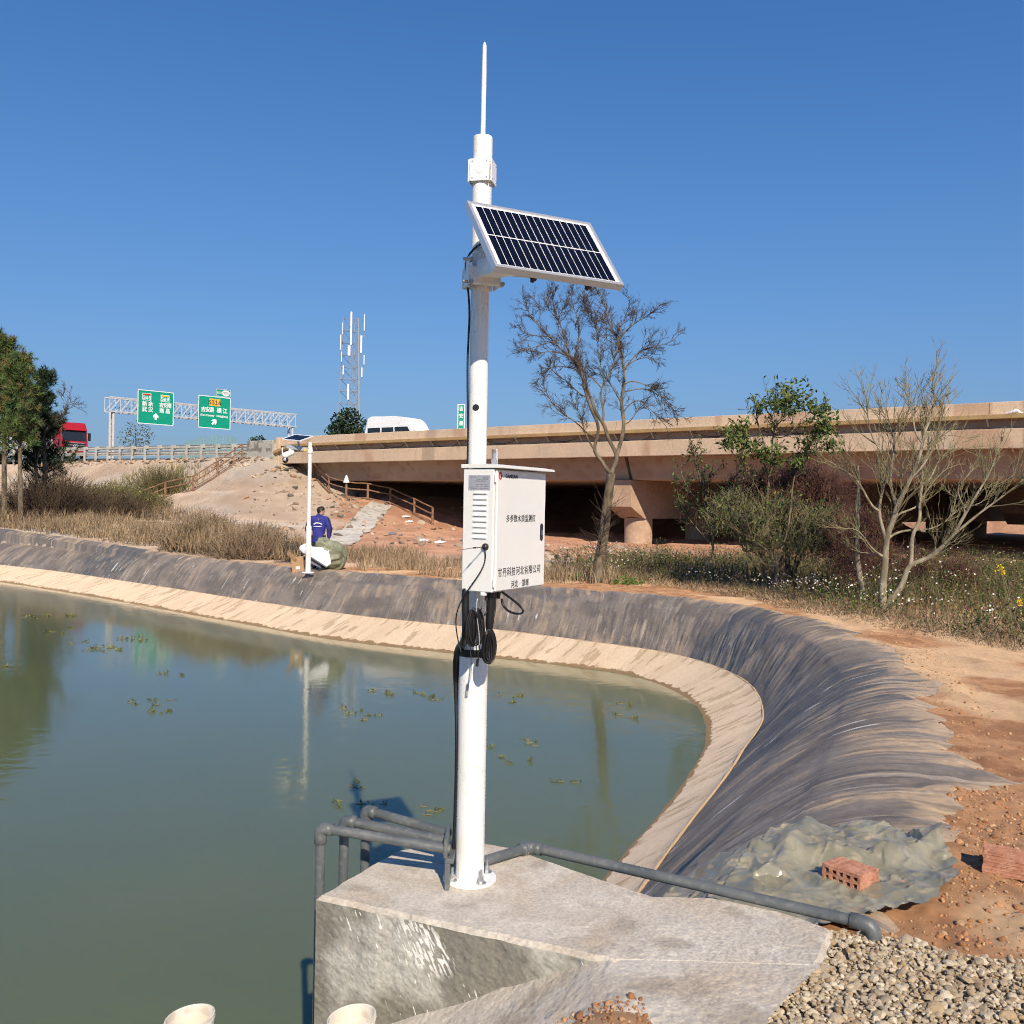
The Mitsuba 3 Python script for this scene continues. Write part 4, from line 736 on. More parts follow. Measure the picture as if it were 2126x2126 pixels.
part(lamp, 'bulb', lampc(cat(cyl((0, 0, .002), (0, 0, .02), .009, 12), cyl((0, 0, .02), (0, 0, .046), .0055, 12))), 'backsheet', 30)
# the little magnetic aerial and its lead
mb = near - cn * .29 * CD + np.array([0, 0, zs(.632)])
aer = thing('magnetic_aerial', 'small black aerial with a round magnetic foot on the side of the cabinet', 'aerial')
part(aer, 'foot', xf(lathe([(.0135, 0), (.0135, .004), (.0115, .010), (.006, .014), (0, .0145)], 24), mb, -cn, (0, 0, 1), -crr), 'black_plastic', 40)
part(aer, 'whip', tube([mb - crr * .013, mb - crr * .05 + [0, 0, -.001], mb - crr * .068 + [0, 0, -.001], mb - crr * .070 + [0, 0, -.001], mb - crr * .088 + [0, 0, -.001], mb - crr * .090 + [0, 0, -.001], mb - crr * .20 + [0, 0, -.006]], [.0022, .0016, .0016, .0030, .0030, .0013, .0008], 8), 'black_plastic', True)
part(aer, 'lead', tube(bez([mb - crr * .006 + [0, 0, -.010], mb - crr * .010 - cn * -.004 + [0, 0, -.05], mb - crr * .010 - cn * .03 + [0, 0, -.115], mb - crr * .012 - cn * .085 + [0, 0, -.19], mb - crr * .012 - cn * .115 + [0, 0, -.26], mb - cn * .118 + [0, 0, -.34], mb - cn * .10 + [0, 0, -.40]], 30), .0024, 7), 'black_rubber', True)
# hoses, coils and loops below the cabinet
hose = thing('cable_duct', 'black cable duct hanging below the cabinet along the left of the pole', 'cable duct')
hx = near - cn * (CD - .012) + crr * .012
part(hose, 'tube', tube(bez([hx + [0, 0, CB + .01], hx + [0, 0, 1.20], hx + [.002, .01, 1.10], (PX - .060, PY - .015, 1.02), (PX - .0625, PY - .012, .7), (PX - .064, PY - .012, .3), (PX - .066, PY - .012, .14)], 40), np.r_[np.full(14, .0145), np.linspace(.0145, .0068, 6), np.full(20, .0062)], 12), 'black_rubber', True)
h2 = near - cn * (CD * .34) + crr * .055
solo('cable_bundle', tube(bez([h2 + [0, 0, CB + .01], h2 + [0, 0, 1.2], h2 + [-.004, 0, 1.10]], 14), [.016] * 10 + [.015, .013, .011, .009], 12), 'black_rubber', 'thick black cable bundle hanging straight under the middle of the cabinet', 'cable', smooth=True)
def coil(name, c, rx, rz, tw, text, seed, n=15, thick=.0034):
    r = np.random.default_rng(seed); M = []
    d = np.array([math.cos(tw), math.sin(tw), 0]); e = np.array([-d[1], d[0], 0])
    for k in range(n):
        a = np.linspace(0, 2 * np.pi, 34); s = r.uniform(.08, 1.05); ph = r.normal(0, .05)
        off = r.normal(0, .009)
        P = np.array(c) + np.outer(rx * s * np.sin(a) * (1 - .22 * np.cos(a)), d) + np.outer(rz * (.75 + .28 * s) * np.cos(a + ph), [0, 0, 1]) + np.outer(off + .004 * np.sin(2 * a + k), e) + np.outer(rx * .3 * (off / .01), d)
        M.append(tube(P, thick, 6, cap=False))
    return solo(name, cat(*M), 'black_rubber', text, 'cable', smooth=True)
cc = near - cn * .075 + crr * .015
coil('cable_coil', cc + [-.012, -.012, 1.135], .027, .066, .35, 'coiled black cable hung under the cabinet against the pole', 4, 20)
coil('cable_coil', cc + [.040, .010, 1.062], .026, .062, .5, 'lower coiled black cable hung free beside the right of the pole', 6, 20)
loops = [
    ([near + crr * .125 - cn * .05 + [0, 0, CB], near + crr * .20 - cn * .03 + [0, 0, CB - .045], near + crr * .225 + cn * .0 + [0, 0, CB - .085], near + crr * .17 + [0, 0, CB - .092], near + crr * .125 - cn * .04 + [0, 0, CB - .035]], .0046, 'stiff black cable looping out to the right below the cabinet'),
    ([near + crr * .095 - cn * .055 + [0, 0, CB - .03], near + crr * .092 - cn * .05 + [0, 0, CB - .075], near + crr * .06 - cn * .055 + [0, 0, CB - .135]], .0034, 'black lead from the cabinet floor to the lower coil'),
    ([near + crr * .065 - cn * .055 + [0, 0, CB - .03], near + crr * .055 - cn * .055 + [0, 0, CB - .055], near + crr * .03 - cn * .06 + [0, 0, CB - .09]], .0034, 'short black lead between the cabinet floor and the cable bundle'),
    ([cc + [-.006, -.018, CB - .025], cc + [-.008, -.026, CB - .07], cc + [.002, -.028, CB - .15], cc + [.004, -.024, CB - .20]], .0022, 'thin grey lead in front of the upper coil'),
    ([near - cn * .10 + crr * .01 + [0, 0, CB - .06], near - cn * .085 + crr * .01 + [0, 0, CB - .085], near - cn * .06 + crr * .01 + [0, 0, CB - .06]], .0022, 'thin sagging black lead across the shaded pole'),
    ([cc + [.006, -.02, 1.09], cc + [.004, -.028, 1.05], cc + [.0, -.032, 1.015]], .0024, 'black lead with a plug hanging over the strap'),
    ([(PX - .02, PY - .056, 1.09), (PX - .012, PY - .060, 1.04), (PX - .008, PY - .0605, 1.0), (PX - .006, PY - .060, .93), (PX - .018, PY - .0605, .885)], .0014, 'thin grey lead with a grey plug hanging over the strap'),
]
for k, (P, r, t) in enumerate(loops):
    solo('lead', tube(bez(P, 24), r, 7), 'plate_silver' if k in (3, 6) else 'black_rubber', t, 'cable', smooth=True)
part('lead_005', 'plug', cyl(cc + [.0, -.032, 1.02], cc + [-.003, -.033, .992], .0055, 10), 'black_rubber')
part('lead_006', 'plug', cyl((PX - .018, PY - .0605, .89), (PX - .022, PY - .0615, .845), .006, 10), 'plate_silver')
solo('white_gland', xf(lathe([(.007, -.016), (.013, -.012), (.0135, -.004), (.009, 0)], 20), near - cn * .055 + crr * .012 + np.array([0, 0, CB])), 'backsheet', 'small white threaded gland under the cabinet', 'gland')

# ---------------------------------------------------------------- pipes
def bend(P, r, R, n=10):
    """a pipe path with rounded elbows"""
    P = [np.asarray(p, float) for p in P]; out = [P[0]]
    for a, b, c in zip(P, P[1:], P[2:]):
        u, w = (a - b) / np.linalg.norm(a - b), (c - b) / np.linalg.norm(c - b)
        for t in np.linspace(0, 1, n): out.append(b + u * R * (1 - t) ** 2 + w * R * t ** 2)
    out.append(P[-1]); return np.array(out)
def collar(c, d, r, L): d = np.asarray(d, float) / np.linalg.norm(d); c = np.asarray(c, float); return cyl(c - d * L / 2, c + d * L / 2, r, 24)
lp = thing('grey_pipe', 'long grey plastic pipe lying along the right edge of the concrete block', 'pipe')
LP = [np.array(p) for p in ((-.10, 3.945, .125), (.104, 4.121, .128), (1.285, 3.435, .122))]
part(lp, 'tube', tube(bend(LP, .021, .03), .021, 20), 'pvc_grey', True)
d = (LP[2] - LP[1]) / np.linalg.norm(LP[2] - LP[1]); e = (LP[0] - LP[1]) / np.linalg.norm(LP[0] - LP[1])
part(lp, 'elbow', cat(tube(bend([LP[1] + e * .055, LP[1], LP[1] + d * .055], .026, .035), .0265, 20)), 'pvc_grey', True)
part(lp, 'elbow', tube(bend([LP[2] - d * .045, LP[2] + d * .035, LP[2] + d * .04 + [0, 0, -.11]], .026, .045), .0272, 20), 'pvc_grey', True)
part(lp, 'clip', cat(*[tube(np.array([LP[1] + e * (.03 + .012 * k) + .028 * (math.cos(t) * np.cross(e, [0, 0, 1]) + math.sin(t) * np.array([0, 0, 1])) for t in np.linspace(0, 6.28, 20)]), .0016, 5) for k in range(2)]), 'galvanised')
for k, (e0, near_end, w) in enumerate((((-.736, 3.81, .300), (-.215, 3.722, .255), 'nearest to the camera of three grey pipes bent down into the pond'), ((-.658, 3.90, .302), (-.225, 3.790, .262), 'middle one of three grey pipes bent down into the pond'), ((-.590, 4.03, .303), (-.228, 3.862, .268), 'farthest of three grey pipes bent down into the pond'))):
    g = thing('intake_pipe', w, 'pipe', 'three grey pipes from the pole into the pond')
    a, b = np.array(e0), np.array(near_end)
    part(g, 'tube', tube(bend([b, a, [a[0] - .005, a[1], -1.6]], .02, .03), .0195, 18), 'pvc_grey', True)
    dd = (b - a) / np.linalg.norm(b - a)
    part(g, 'elbow', tube(bend([a + dd * .05, a, a + [0, 0, -.06]], .0245, .03), .0255, 18), 'pvc_grey', True)
solo('pipe_clamp', cat(box3((-.235, 3.70, .205), (-.20, 3.885, .225), .004), box3((-.24, 3.70, .225), (-.225, 3.885, .30), .003), box3((-.235, 3.705, .10), (-.215, 3.735, .21), .003), box3((-.235, 3.85, .10), (-.215, 3.88, .21), .003)), 'pvc_grey', 'grey bracket holding the three pipe ends beside the foot of the pole', 'bracket', smooth=False)
for k, (c, tip, text) in enumerate((((-1.035, 3.17, -.115), (.10, -.02, 1), 'white plastic pipe end sticking up over the dark water'), ((-.50, 3.17, -.105), (.08, -.02, 1), 'white plastic pipe end sticking up in front of the concrete wall'))):
    g = thing('drain_pipe', text, 'pipe', 'white drain pipe ends at the near bank'); tip = np.array(tip); tip = tip / np.linalg.norm(tip); c = np.array(c)
    sx = np.cross([0, 1, 0], tip); sx /= np.linalg.norm(sx); sy = np.cross(tip, sx)
    ring = lathe([(.080, -.9), (.080, -.002), (.0785, 0), (.0745, 0), (.073, -.002), (.073, -.9)], 40)
    ring.vertices[:, 2] += np.where(ring.vertices[:, 2] > -.1, -.30 * ring.vertices[:, 1] * 0 + .22 * ring.vertices[:, 0], 0)
    part(g, 'tube', xf(ring, c, sx, sy, tip), 'pvc_white', 40)
    seam = tube(np.array([c + sx * .0805 * math.cos(t) + sy * .0805 * math.sin(t) + tip * (-.045 + .0 * t + .05 * math.cos(t)) for t in np.linspace(-2.6, .5, 24)]), .0012, 5)
    part(g, 'seam', seam, 'pvc_white')
# ---------------------------------------------------------------- the viaduct
A3, B3 = np.array([AX[0], AX[1], 0]), np.array([BX[0], BX[1], 0]); O3 = np.array([P0[0], P0[1], 0])
def onroad(m): return trimesh.Trimesh(O3 + m.vertices[:, :1] * A3 + m.vertices[:, 1:2] * B3 + m.vertices[:, 2:] * [0, 0, 1], m.faces[:, ::-1], process=False)
def run(profile, t0, t1):
    """a profile in (q, z) drawn out along the road from t0 to t1"""
    m = trimesh.creation.extrude_polygon(Polygon(profile), t1 - t0, engine='earcut')
    v = m.vertices
    return onroad(trimesh.Trimesh(np.c_[t0 + v[:, 2], v[:, 0], v[:, 1]], m.faces, process=False))
def rbx(lo, hi, b=.01): return onroad(box3(lo, hi, b))
def rpt(t, q, z): return O3 + t * A3 + q * B3 + np.array([0, 0, z])
TE = 45.6                                                  # the deck ends on the abutment here
via = thing('road_viaduct', 'long clay-stained concrete road viaduct on piers crossing behind the trees', 'viaduct')
joints = [-9, 1.3, 9.4, 18.4, 25.3, 33.3, TE]
for a, b in zip(joints, joints[1:]):
    part(via, 'parapet', run([(-.02, 5.22), (.34, 5.22), (.30, 5.45), (.26, 5.80), (.10, 5.81), (.07, 5.79), (.03, 5.45)], a + .012, b - .012), 'bridge_concrete', False)
for a, b in zip(np.arange(-9, TE - 1, 4.02), np.arange(-9, TE - 1, 4.02) + 4.02):
    part(via, 'edge_beam', run([(-.06, 4.04), (-.04, 4.02), (.30, 4.02), (.30, 4.76), (-.04, 4.78), (-.06, 4.76)], a + .006, min(b, TE) - .006), 'bridge_concrete', False)
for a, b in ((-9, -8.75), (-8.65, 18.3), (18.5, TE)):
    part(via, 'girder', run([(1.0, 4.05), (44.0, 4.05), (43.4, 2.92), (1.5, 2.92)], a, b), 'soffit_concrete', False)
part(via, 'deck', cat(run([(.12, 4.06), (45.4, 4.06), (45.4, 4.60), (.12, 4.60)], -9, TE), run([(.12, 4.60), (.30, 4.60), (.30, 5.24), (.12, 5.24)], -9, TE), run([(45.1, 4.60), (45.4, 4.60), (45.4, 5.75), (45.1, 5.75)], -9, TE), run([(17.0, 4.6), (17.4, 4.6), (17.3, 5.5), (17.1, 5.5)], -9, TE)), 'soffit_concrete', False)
for k, (tp, cols, q0) in enumerate(((18.9, (3.05, 9.4, 15.8, 22.2), 1.2), (-8.7, (3.05, 9.4, 15.8), 1.2), (10.6, (26.0, 30.4, 35.0), 10.0), (4.0, (42.0,), 17.0))):  # last pier is an added one, its cap darkens the gap under the deck
    pier = numbered(via + '__pier')
    hw = .72
    cap = trimesh.convex.convex_hull(np.array([(tp + s * hw, q, z) for s in (-1, 1) for q, z in ((q0, 2.90), (q0, 1.55), (q0 + 1.3, .95), (q0 + 21, .95) if k < 2 else (42.5, .95), (q0 + 22.4, 1.6) if k < 2 else (44, 1.6), (q0 + 22.4, 2.90) if k < 2 else (44, 2.90))]))
    scene[pier] = mikit.ply(onroad(cap), 'pier_concrete', False)
    for q in cols:
        zb = float(gz0(*rpt(tp, q, 0)[:2])) - .6
        if zb < .9: part(via, 'pier__column', cyl(rpt(tp, q, zb), rpt(tp, q, .97), .73, 36), 'pier_concrete', 40)
ab = numbered(via + '__abutment')
scene[ab] = mikit.ply(cat(rbx((TE - .9, 2.5, 1.2), (TE + 1.0, 45.2, 4.03), .02), rbx((TE - 1.5, 3.2, 1.0), (TE - .85, 44.5, 2.6), .02), rbx((TE + .02, -.02, 2.0), (TE + 1.5, 2.52, 5.2), .02)), 'bridge_concrete', False)
part(via, 'wing_wall', rbx((TE + .05, -.1, 3.9), (46.02, .38, 5.80), .02), 'bridge_concrete', False, 'plain upright end wall of the parapet')
part(via, 'end_block', rbx((46.0, -.35, 3.6), (49.0, .4, 5.62), .03), 'wall_concrete', False, 'bare grey concrete end block beside the guardrail')
tray_t = [(-9, 5.22), (44.1, 5.22), (47.4, 4.42)]
for (t0, z0), (t1, z1) in zip(tray_t, tray_t[1:]):
    part(via, 'cable_tray', beam(rpt(t0, -.18, z0), rpt(t1 + .02, -.18, z1), .30, .17, .01), 'tray_ochre', False)
for t in [41.63 - 2.123 * k for k in range(24)]:
    b = part(via, 'bracket', cat(beam(rpt(t, -.30, 5.11), rpt(t, .12, 5.11), .05, .05, .004), beam(rpt(t, -.26, 5.10), rpt(t + .02, .08, 4.80), .055, .03, .004)), 'galvanised', False)
hang = []
for k, t in enumerate((35.4, 31.1, 26.9, 22.7, 18.3, 14.0, 9.8, 5.5)):
    part(via, 'wire', tube(bez([rpt(t, -.02, 5.06), rpt(t - 1.0, .05, 4.86 - .12 * (k % 3 == 1)), rpt(t - 2.1, -.02, 5.06)], 16), .014, 5), 'black_rubber')
rag = hull_body([((0, 0, 0), .05, (.28, .02, .04), .06), ((.1, 0, .05), .05, (.2, -.03, .09), .045), ((.28, 0, 0), .04, (.42, 0, -.03), .03), ((0, 0, 0), .04, (-.12, 0, -.03), .03)], .03, 4)
solo('white_rag', xf(rag, rpt(.55, -.10, 5.37), -A3, -B3, (0, 0, 1)), 'bag_white', 'white rag lying on the cable tray at the far end of the viaduct', 'rag', smooth=True)

# carriageway on the embankment, guardrail
rail = thing('guardrail', 'galvanised guardrail along the embankment left of the viaduct', 'guardrail')
def road_z(t): return Z_ROAD + .014 * (t - 46)
ts = 49.1 + np.arange(22) * 2.0 * 1.0
mat('rail_grey', speckle((.44, .435, .40), (.36, .35, .32), 3.0), .55)
for t in ts:
    z = road_z(t) - .25
    p = part(rail, 'post', rbx((t - .09, -.16, z - .4), (t + .09, -.02, z + 1.22), .01), 'rail_grey', False)
    part(rail, 'post__block', rbx((t - .10, -.02, z + .98), (t + .12, .20, z + 1.24), .01), 'rail_grey', False)
wprof = lambda z: [(.20, z - .16), (.27, z - .10), (.20, z - .04), (.20, z + .04), (.27, z + .10), (.20, z + .16), (.22, z + .165), (.30, z + .10), (.22, z + .045), (.22, z - .045), (.30, z - .10), (.22, z - .165)]
for z in (1.06, .62):
    v = run(wprof(z), 48.6, 92)
    tt, _ = road_tq(v.vertices[:, 0], v.vertices[:, 1]); v.vertices[:, 2] += road_z(tt) - .25
    part(rail, 'beam', v, 'rail_grey', False)
for z in (.36, .12):
    v = run(wprof(z), 48.6, 53.2); tt, _ = road_tq(v.vertices[:, 0], v.vertices[:, 1]); v.vertices[:, 2] += road_z(tt) - .25
    part(rail, 'beam', v, 'rail_grey', False)
v = run([(0.3, -.3), (34, -.3), (34, 0), (0.3, 0)], 46, 120)
v = v.subdivide_to_size(12); tt, _ = road_tq(v.vertices[:, 0], v.vertices[:, 1]); v.vertices[:, 2] += road_z(tt) - .02
mat('asphalt', speckle((.06, .058, .055), (.085, .082, .078), 2.0), .9)
solo('road', v, 'asphalt', 'grey asphalt carriageway on top of the embankment', smooth=False, kind='structure')
v = run([(16.9, 0), (17.5, 0), (17.35, .85), (17.05, .85)], 45, 118); tt, _ = road_tq(v.vertices[:, 0], v.vertices[:, 1]); v.vertices[:, 2] += road_z(tt) - .02
solo('median_barrier', v, 'wall_concrete', 'grey concrete barrier along the middle of the carriageway', 'barrier', smooth=False)

mat('rail_blue', (.02, .04, .13), .5)
solo('glare_screen', rbx((24, 17.1, 5.5), (45, 17.2, 6.82), .02), 'rail_blue', 'dark blue glare screen along the middle of the viaduct behind the van', 'screen', smooth=False)
# sign gantry
gan = thing('sign_gantry', 'grey lattice gantry spanning the road left of the tower', 'gantry')
GL, GR = np.array([-38.46, 92.0]), np.array([-24.50, 107.0])
gd = np.append((GR - GL) / np.linalg.norm(GR - GL), 0); gn = np.array([gd[1], -gd[0], 0]); GS = np.linalg.norm(GR - GL)
def gp(s, d, z): return np.array([GL[0], GL[1], 0]) + s * gd + d * gn + np.array([0, 0, z])
for s, zb in ((.1, 5.0), (GS - .3, 5.2)):
    for d in (-.35, .35):
        part(gan, 'post', cyl(gp(s + .0, d, zb - .5), gp(s, d, 9.65), .14, 16), 'gantry_grey')
    part(gan, 'stiffener', cat(*[beam(gp(s, -.35, z), gp(s, .35, z), .06, .06) for z in (6.2, 7.4, 8.6)]), 'gantry_grey', False)
for d in (-.55, .55):
    for z in (9.66, 11.02):
        part(gan, 'chord', beam(gp(-.4, d, z), gp(GS + .1, d, z), .12, .12, .01), 'gantry_grey', False)
nb = 20; L = (GS + .3) / nb
for k in range(nb + 1):
    for d in (-.55, .55): part(gan, 'upright', beam(gp(-.35 + k * L, d, 9.7), gp(-.35 + k * L, d, 10.98), .07, .07, .005), 'gantry_grey', False)
    if k < nb:
        a, b = (-.35 + k * L, -.35 + (k + 1) * L)
        for d in (-.55, .55): part(gan, 'brace', beam(gp(a, d, 9.7), gp(b, d, 10.98), .10 if d > 0 else .07, .10 if d > 0 else .07, .005), 'gantry_grey', False)
        part(gan, 'tie', beam(gp(a, -.55, 11.0), gp(b, .55, 11.0), .06, .06, .005), 'gantry_grey', False)
def board(name, text, s0, s1, z0, z1, d=.75, rim=.07):
    b = thing(name, text, 'road sign')
    w, h = s1 - s0, z1 - z0
    def on(m): return xf(m, gp(s0, d, z0), gd, (0, 0, 1), gn)
    rr = shapely.box(.12, .12, w - .12, h - .12).buffer(.12)
    part(b, 'panel', on(trimesh.creation.extrude_polygon(rr, .05, engine='earcut')), 'sign_green', False)
    part(b, 'border', on(xf(trimesh.creation.extrude_polygon(rr.difference(rr.buffer(-rim)), .02, engine='earcut'), (0, 0, .05))), 'sign_white', False)
    def put(kind, m, key, z=.05): return part(b, kind, on(xf(m, (0, 0, z))), key, False)
    return b, w, h, put
def latin(txt, x, y, h, bold=True, cx=None):
    m = meshkit.text_mesh(txt, h, .02, bold=bold)
    m.apply_translation([(x if cx is None else cx - (m.vertices[:, 0].max() + m.vertices[:, 0].min()) / 2), y, 0]); return m
def ex(poly, d=.02): return trimesh.creation.extrude_polygon(poly, d, engine='earcut') if poly.geom_type == 'Polygon' else cat(*[trimesh.creation.extrude_polygon(g, d, engine='earcut') for g in poly.geoms])
arrow = Polygon([(-.13, 0), (.13, 0), (.13, .42), (.34, .22), (.34, .52), (0, .86), (-.34, .52), (-.34, .22), (-.13, .42)])
sA = 2.23; b, w, h, put = board('road_sign', 'green overhead sign with two route shields, white place names and an upward arrow', sA, sA + 3.72, 8.70, 12.0)
for cx, head, txt in ((.92, 'sign_red', 'G45'), (2.80, 'sign_yellow', 'S69')):
    shb = shapely.box(cx - .44, 2.30, cx + .44, 2.98)
    put('shield', ex(shb.difference(shapely.box(cx - .40, 2.34, cx + .40, 2.94))), 'sign_white'); put('shield_head', ex(shapely.box(cx - .40, 2.80, cx + .40, 2.94)), head)
    put('lettering', latin(txt, 0, 2.40, .33, cx=cx), 'sign_white')
for txt, x, y, pitch in (('新余', .42, 1.72, .62), ('武汉', .42, 1.16, .62), ('吉安南', 2.17, 1.72, .42), ('南昌', 2.20, 1.16, .62)):
    put('lettering', lettering(txt, x, y, .54, pitch, .02, .9 if len(txt) > 2 else 1.0, 1.6), 'sign_white')
put('arrow', ex(shapely.affinity.translate(shapely.affinity.scale(arrow, .78, .78), 1.86, .36)), 'sign_white')
sB = 8.60; b, w, h, put = board('road_sign', 'green overhead sign with a yellow route shield and a slanting exit arrow', sB, sB + 3.66, 8.75, 12.05)
put('shield', ex(shapely.box(1.23, 2.34, 2.43, 3.02).buffer(.03)), 'sign_yellow')
put('lettering', latin('S314', 0, 2.47, .42, cx=1.83), 'print_black', .06)
for txt, x, y, pitch in (('吉安县', .26, 1.62, .48), ('横江', 2.05, 1.62, .68)): put('lettering', lettering(txt, x, y, .58, pitch, .02, 1, 1.6), 'sign_white')
for txt, cx, hh in (("Ji'an County", 1.0, .20), ('Hengjiang', 2.72, .20)):
    m = latin(txt, 0, 1.22, hh, cx=cx); put('lettering', m, 'sign_white')
put('arrow', ex(shapely.affinity.translate(shapely.affinity.rotate(shapely.affinity.scale(arrow, .85, .85), -42, origin=(0, .36)), 1.75, .28)), 'sign_white')
b, w, h, put = board('road_sign', 'small green exit number plate on top of the sign with the yellow shield', sB + 1.95, sB + 3.62, 12.12, 12.86, rim=.03)
put('oval', ex(shapely.affinity.scale(shapely.Point(1.12, .37).buffer(1, 24), .48, .29)), 'sign_white')
put('lettering', latin('2884', 0, .25, .26, bold=False, cx=1.12), 'print_grey', .07)
put('lettering', lettering('出口', .08, .24, .30, .26, .02, .9, .6), 'sign_white')
# upright green sign behind the parapet
vs = thing('road_sign', 'narrow upright green sign with a column of white characters behind the parapet', 'road sign')
vo = np.array([-3.85, 66.0, 0]); vx = np.array([.97, -.24, 0]); vn = np.array([-.24, -.97, 0])
def onv(m): return xf(m, vo, vx, (0, 0, 1), vn)
part(vs, 'panel', onv(box3((.0, 5.6, 0), (.54, 8.33, .04), .01)), 'sign_white', False)
part(vs, 'face', onv(box3((.07, 5.65, .04), (.47, 8.27, .05), .002)), 'sign_green', False)
for k, ch in enumerate('吉安县互'): part(vs, 'lettering', onv(xf(lettering(ch, .10, 7.86 - .50 * k, .36, .4, .01, .95, 1.4), (0, 0, .05))), 'sign_white', False)
part(vs, 'post', onv(cyl((.27, 4.4, -.06), (.27, 8.1, -.06), .05, 10)), 'galvanised')

# lorry
hd = np.array([.72, -.694, 0]); sd = np.array([-.694, -.72, 0])           # heading, and its right-hand side (towards the pond)
to = np.array([-41.9, 92.0, 5.0])
def ont(m): return xf(m, to, hd, -sd, (0, 0, 1))                          # x ahead, y to its left
lorry = thing('lorry', 'red cab lorry with a pale trailer driving behind the guardrail', 'lorry')
cab_prof = [(-2.1, .95), (.10, .42), (.16, 1.1), (.10, 1.75), (-.22, 2.95), (-.42, 3.45), (-.75, 3.62), (-2.1, 3.72)]
m = prism([(x, z) for x, z in cab_prof], 2.44, -1.22); m = xf(m, (0, 0, 0), (1, 0, 0), (0, 0, 1), (0, -1, 0))
part(lorry, 'cab', ont(m), 'truck_red', False)
part(lorry, 'windscreen', ont(trimesh.convex.convex_hull(np.array([(x + .03, s * 1.12, z) for s in (-1, 1) for x, z in ((.09, 1.82), (-.17, 2.78), (.05, 1.82), (-.21, 2.78))]))), 'dark_glass', False)
part(lorry, 'sun_visor', ont(trimesh.convex.convex_hull(np.array([(x, s * 1.16, z) for s in (-1, 1) for x, z in ((-.12, 2.80), (.10, 2.84), (-.30, 3.40), (-.36, 3.40))]))), 'truck_red', False)
part(lorry, 'side_window', ont(box3((-1.15, -1.25, 1.9), (-.45, -1.215, 2.7), .02)), 'dark_glass', False)
part(lorry, 'grille', ont(trimesh.convex.convex_hull(np.array([(x, s * y, z) for s in (-1, 1) for x, y, z in ((.17, 1.0, 1.62), (.22, .98, 1.62), (.17, .86, .95), (.24, .84, .95))]))), 'black_plastic', False)
for z in (1.62, 1.40, 1.15): part(lorry, 'grille_bar', ont(box3((.20, -.86, z - .025), (.25, .86, z + .025), .01)), 'aluminium', False)
em = lathe([(.20, -.03), (.20, .03), (.165, .03), (.165, -.03), (.20, -.03)], 24)
part(lorry, 'emblem', ont(cat(xf(em, (.27, 0, 1.32), (0, 1, 0), (0, 0, 1), (1, 0, 0)), beam((.27, -.10, 1.20), (.27, .10, 1.44), .04, .05, .01))), 'aluminium', 30)
part(lorry, 'bumper', ont(box3((-.25, -1.24, .38), (.25, 1.24, .92), .06)), 'truck_red', False)
part(lorry, 'number_plate', ont(box3((.25, -.22, .62), (.262, .22, .76), .004)), 'sign_yellow', False)
for s in (-1, 1):
    part(lorry, 'headlight', ont(box3((.235, s * .98 - .18, .62), (.262, s * .98 + .18, .82), .01)), 'backsheet', False)
    part(lorry, 'mirror', ont(cat(box3((-.20, s * 1.46 - .12, 1.9), (-.04, s * 1.46 + .12, 2.65), .03), beam((-.15, s * 1.2, 2.6), (-.12, s * 1.46, 2.6), .05, .05))), 'truck_red' if s < 0 else 'black_plastic', False)
    for x in (-.6, -4.2, -5.5, -11.0, -12.3):
        part(lorry, 'wheel', ont(xf(lathe([(.18, -.15), (.46, -.15), (.51, -.09), (.51, .09), (.46, .15), (.18, .15)], 24), (x, s * 1.05, .51), (1, 0, 0), (0, 0, 1), (0, -1, 0))), 'rubber_tyre', 30)
part(lorry, 'trailer', ont(box3((-15.5, -1.24, 1.15), (-2.45, 1.24, 3.75), .04)), 'truck_white', False)
part(lorry, 'chassis', ont(box3((-15.4, -.5, .75), (-.5, .5, 1.14), .02)), 'black_plastic', False)
for x in np.arange(-15, -3, .9): part(lorry, 'trailer__rib', ont(box3((x - .03, -1.27, 1.2), (x + .03, -1.235, 3.7), .008)), 'truck_white', False)
# van
vd = np.array([.80, -.60, 0]); vside = np.array([-.60, -.80, 0]); vo2 = np.array([-7.15, 63.4, 4.52])
def onvn(m): return xf(m, vo2, vd, -vside, (0, 0, 1))
van = thing('white_van', 'white van driving behind the viaduct parapet', 'van')
vp = [(-2.8, .35), (2.55, .35), (2.7, .8), (2.55, 1.05), (1.75, 1.25), (1.05, 2.30), (.70, 2.52), (-.2, 2.66), (-2.3, 2.70), (-2.62, 2.58), (-2.78, 1.5)]
m = xf(prism(vp, 1.9, -.95), (0, 0, 0), (1, 0, 0), (0, 0, 1), (0, -1, 0))
v = m.vertices; v[:, 1] *= np.where(v[:, 2] > 2.2, .84, 1.0)
part(van, 'body', onvn(m), 'van_white', False)
part(van, 'windscreen', onvn(trimesh.convex.convex_hull(np.array([(x, s * y, z) for s in (-1, 1) for x, y, z in ((1.78, .86, 1.30), (1.15, .80, 2.05), (1.70, .86, 1.25), (1.07, .80, 2.03))]))), 'dark_glass', False)
for a, b2 in ((-2.5, -1.35), (-1.2, -.15), (-.02, 1.25)): part(van, 'side_window', onvn(trimesh.convex.convex_hull(np.array([(x, -y, z) for x, y, z in ((a, .958, 1.32), (b2 + (.3 if b2 > 1 else 0), .958, 1.32), (a, .95, 1.92), (b2 - (.15 if b2 > 1 else 0), .95, 1.92), (a, .90, 1.6), (b2, .90, 1.6))]))), 'dark_glass', False)
for s in (-1, 1):
    part(van, 'mirror', onvn(box3((1.3, s * 1.08 - .1, 1.3), (1.42, s * 1.08 + .1, 1.55), .02)), 'van_white', False)
    for x in (-1.8, 1.75): part(van, 'wheel', onvn(xf(lathe([(.12, -.11), (.33, -.11), (.35, 0), (.33, .11), (.12, .11)], 20), (x, s * .86, .35), (1, 0, 0), (0, 0, 1), (0, -1, 0))), 'rubber_tyre', 30)
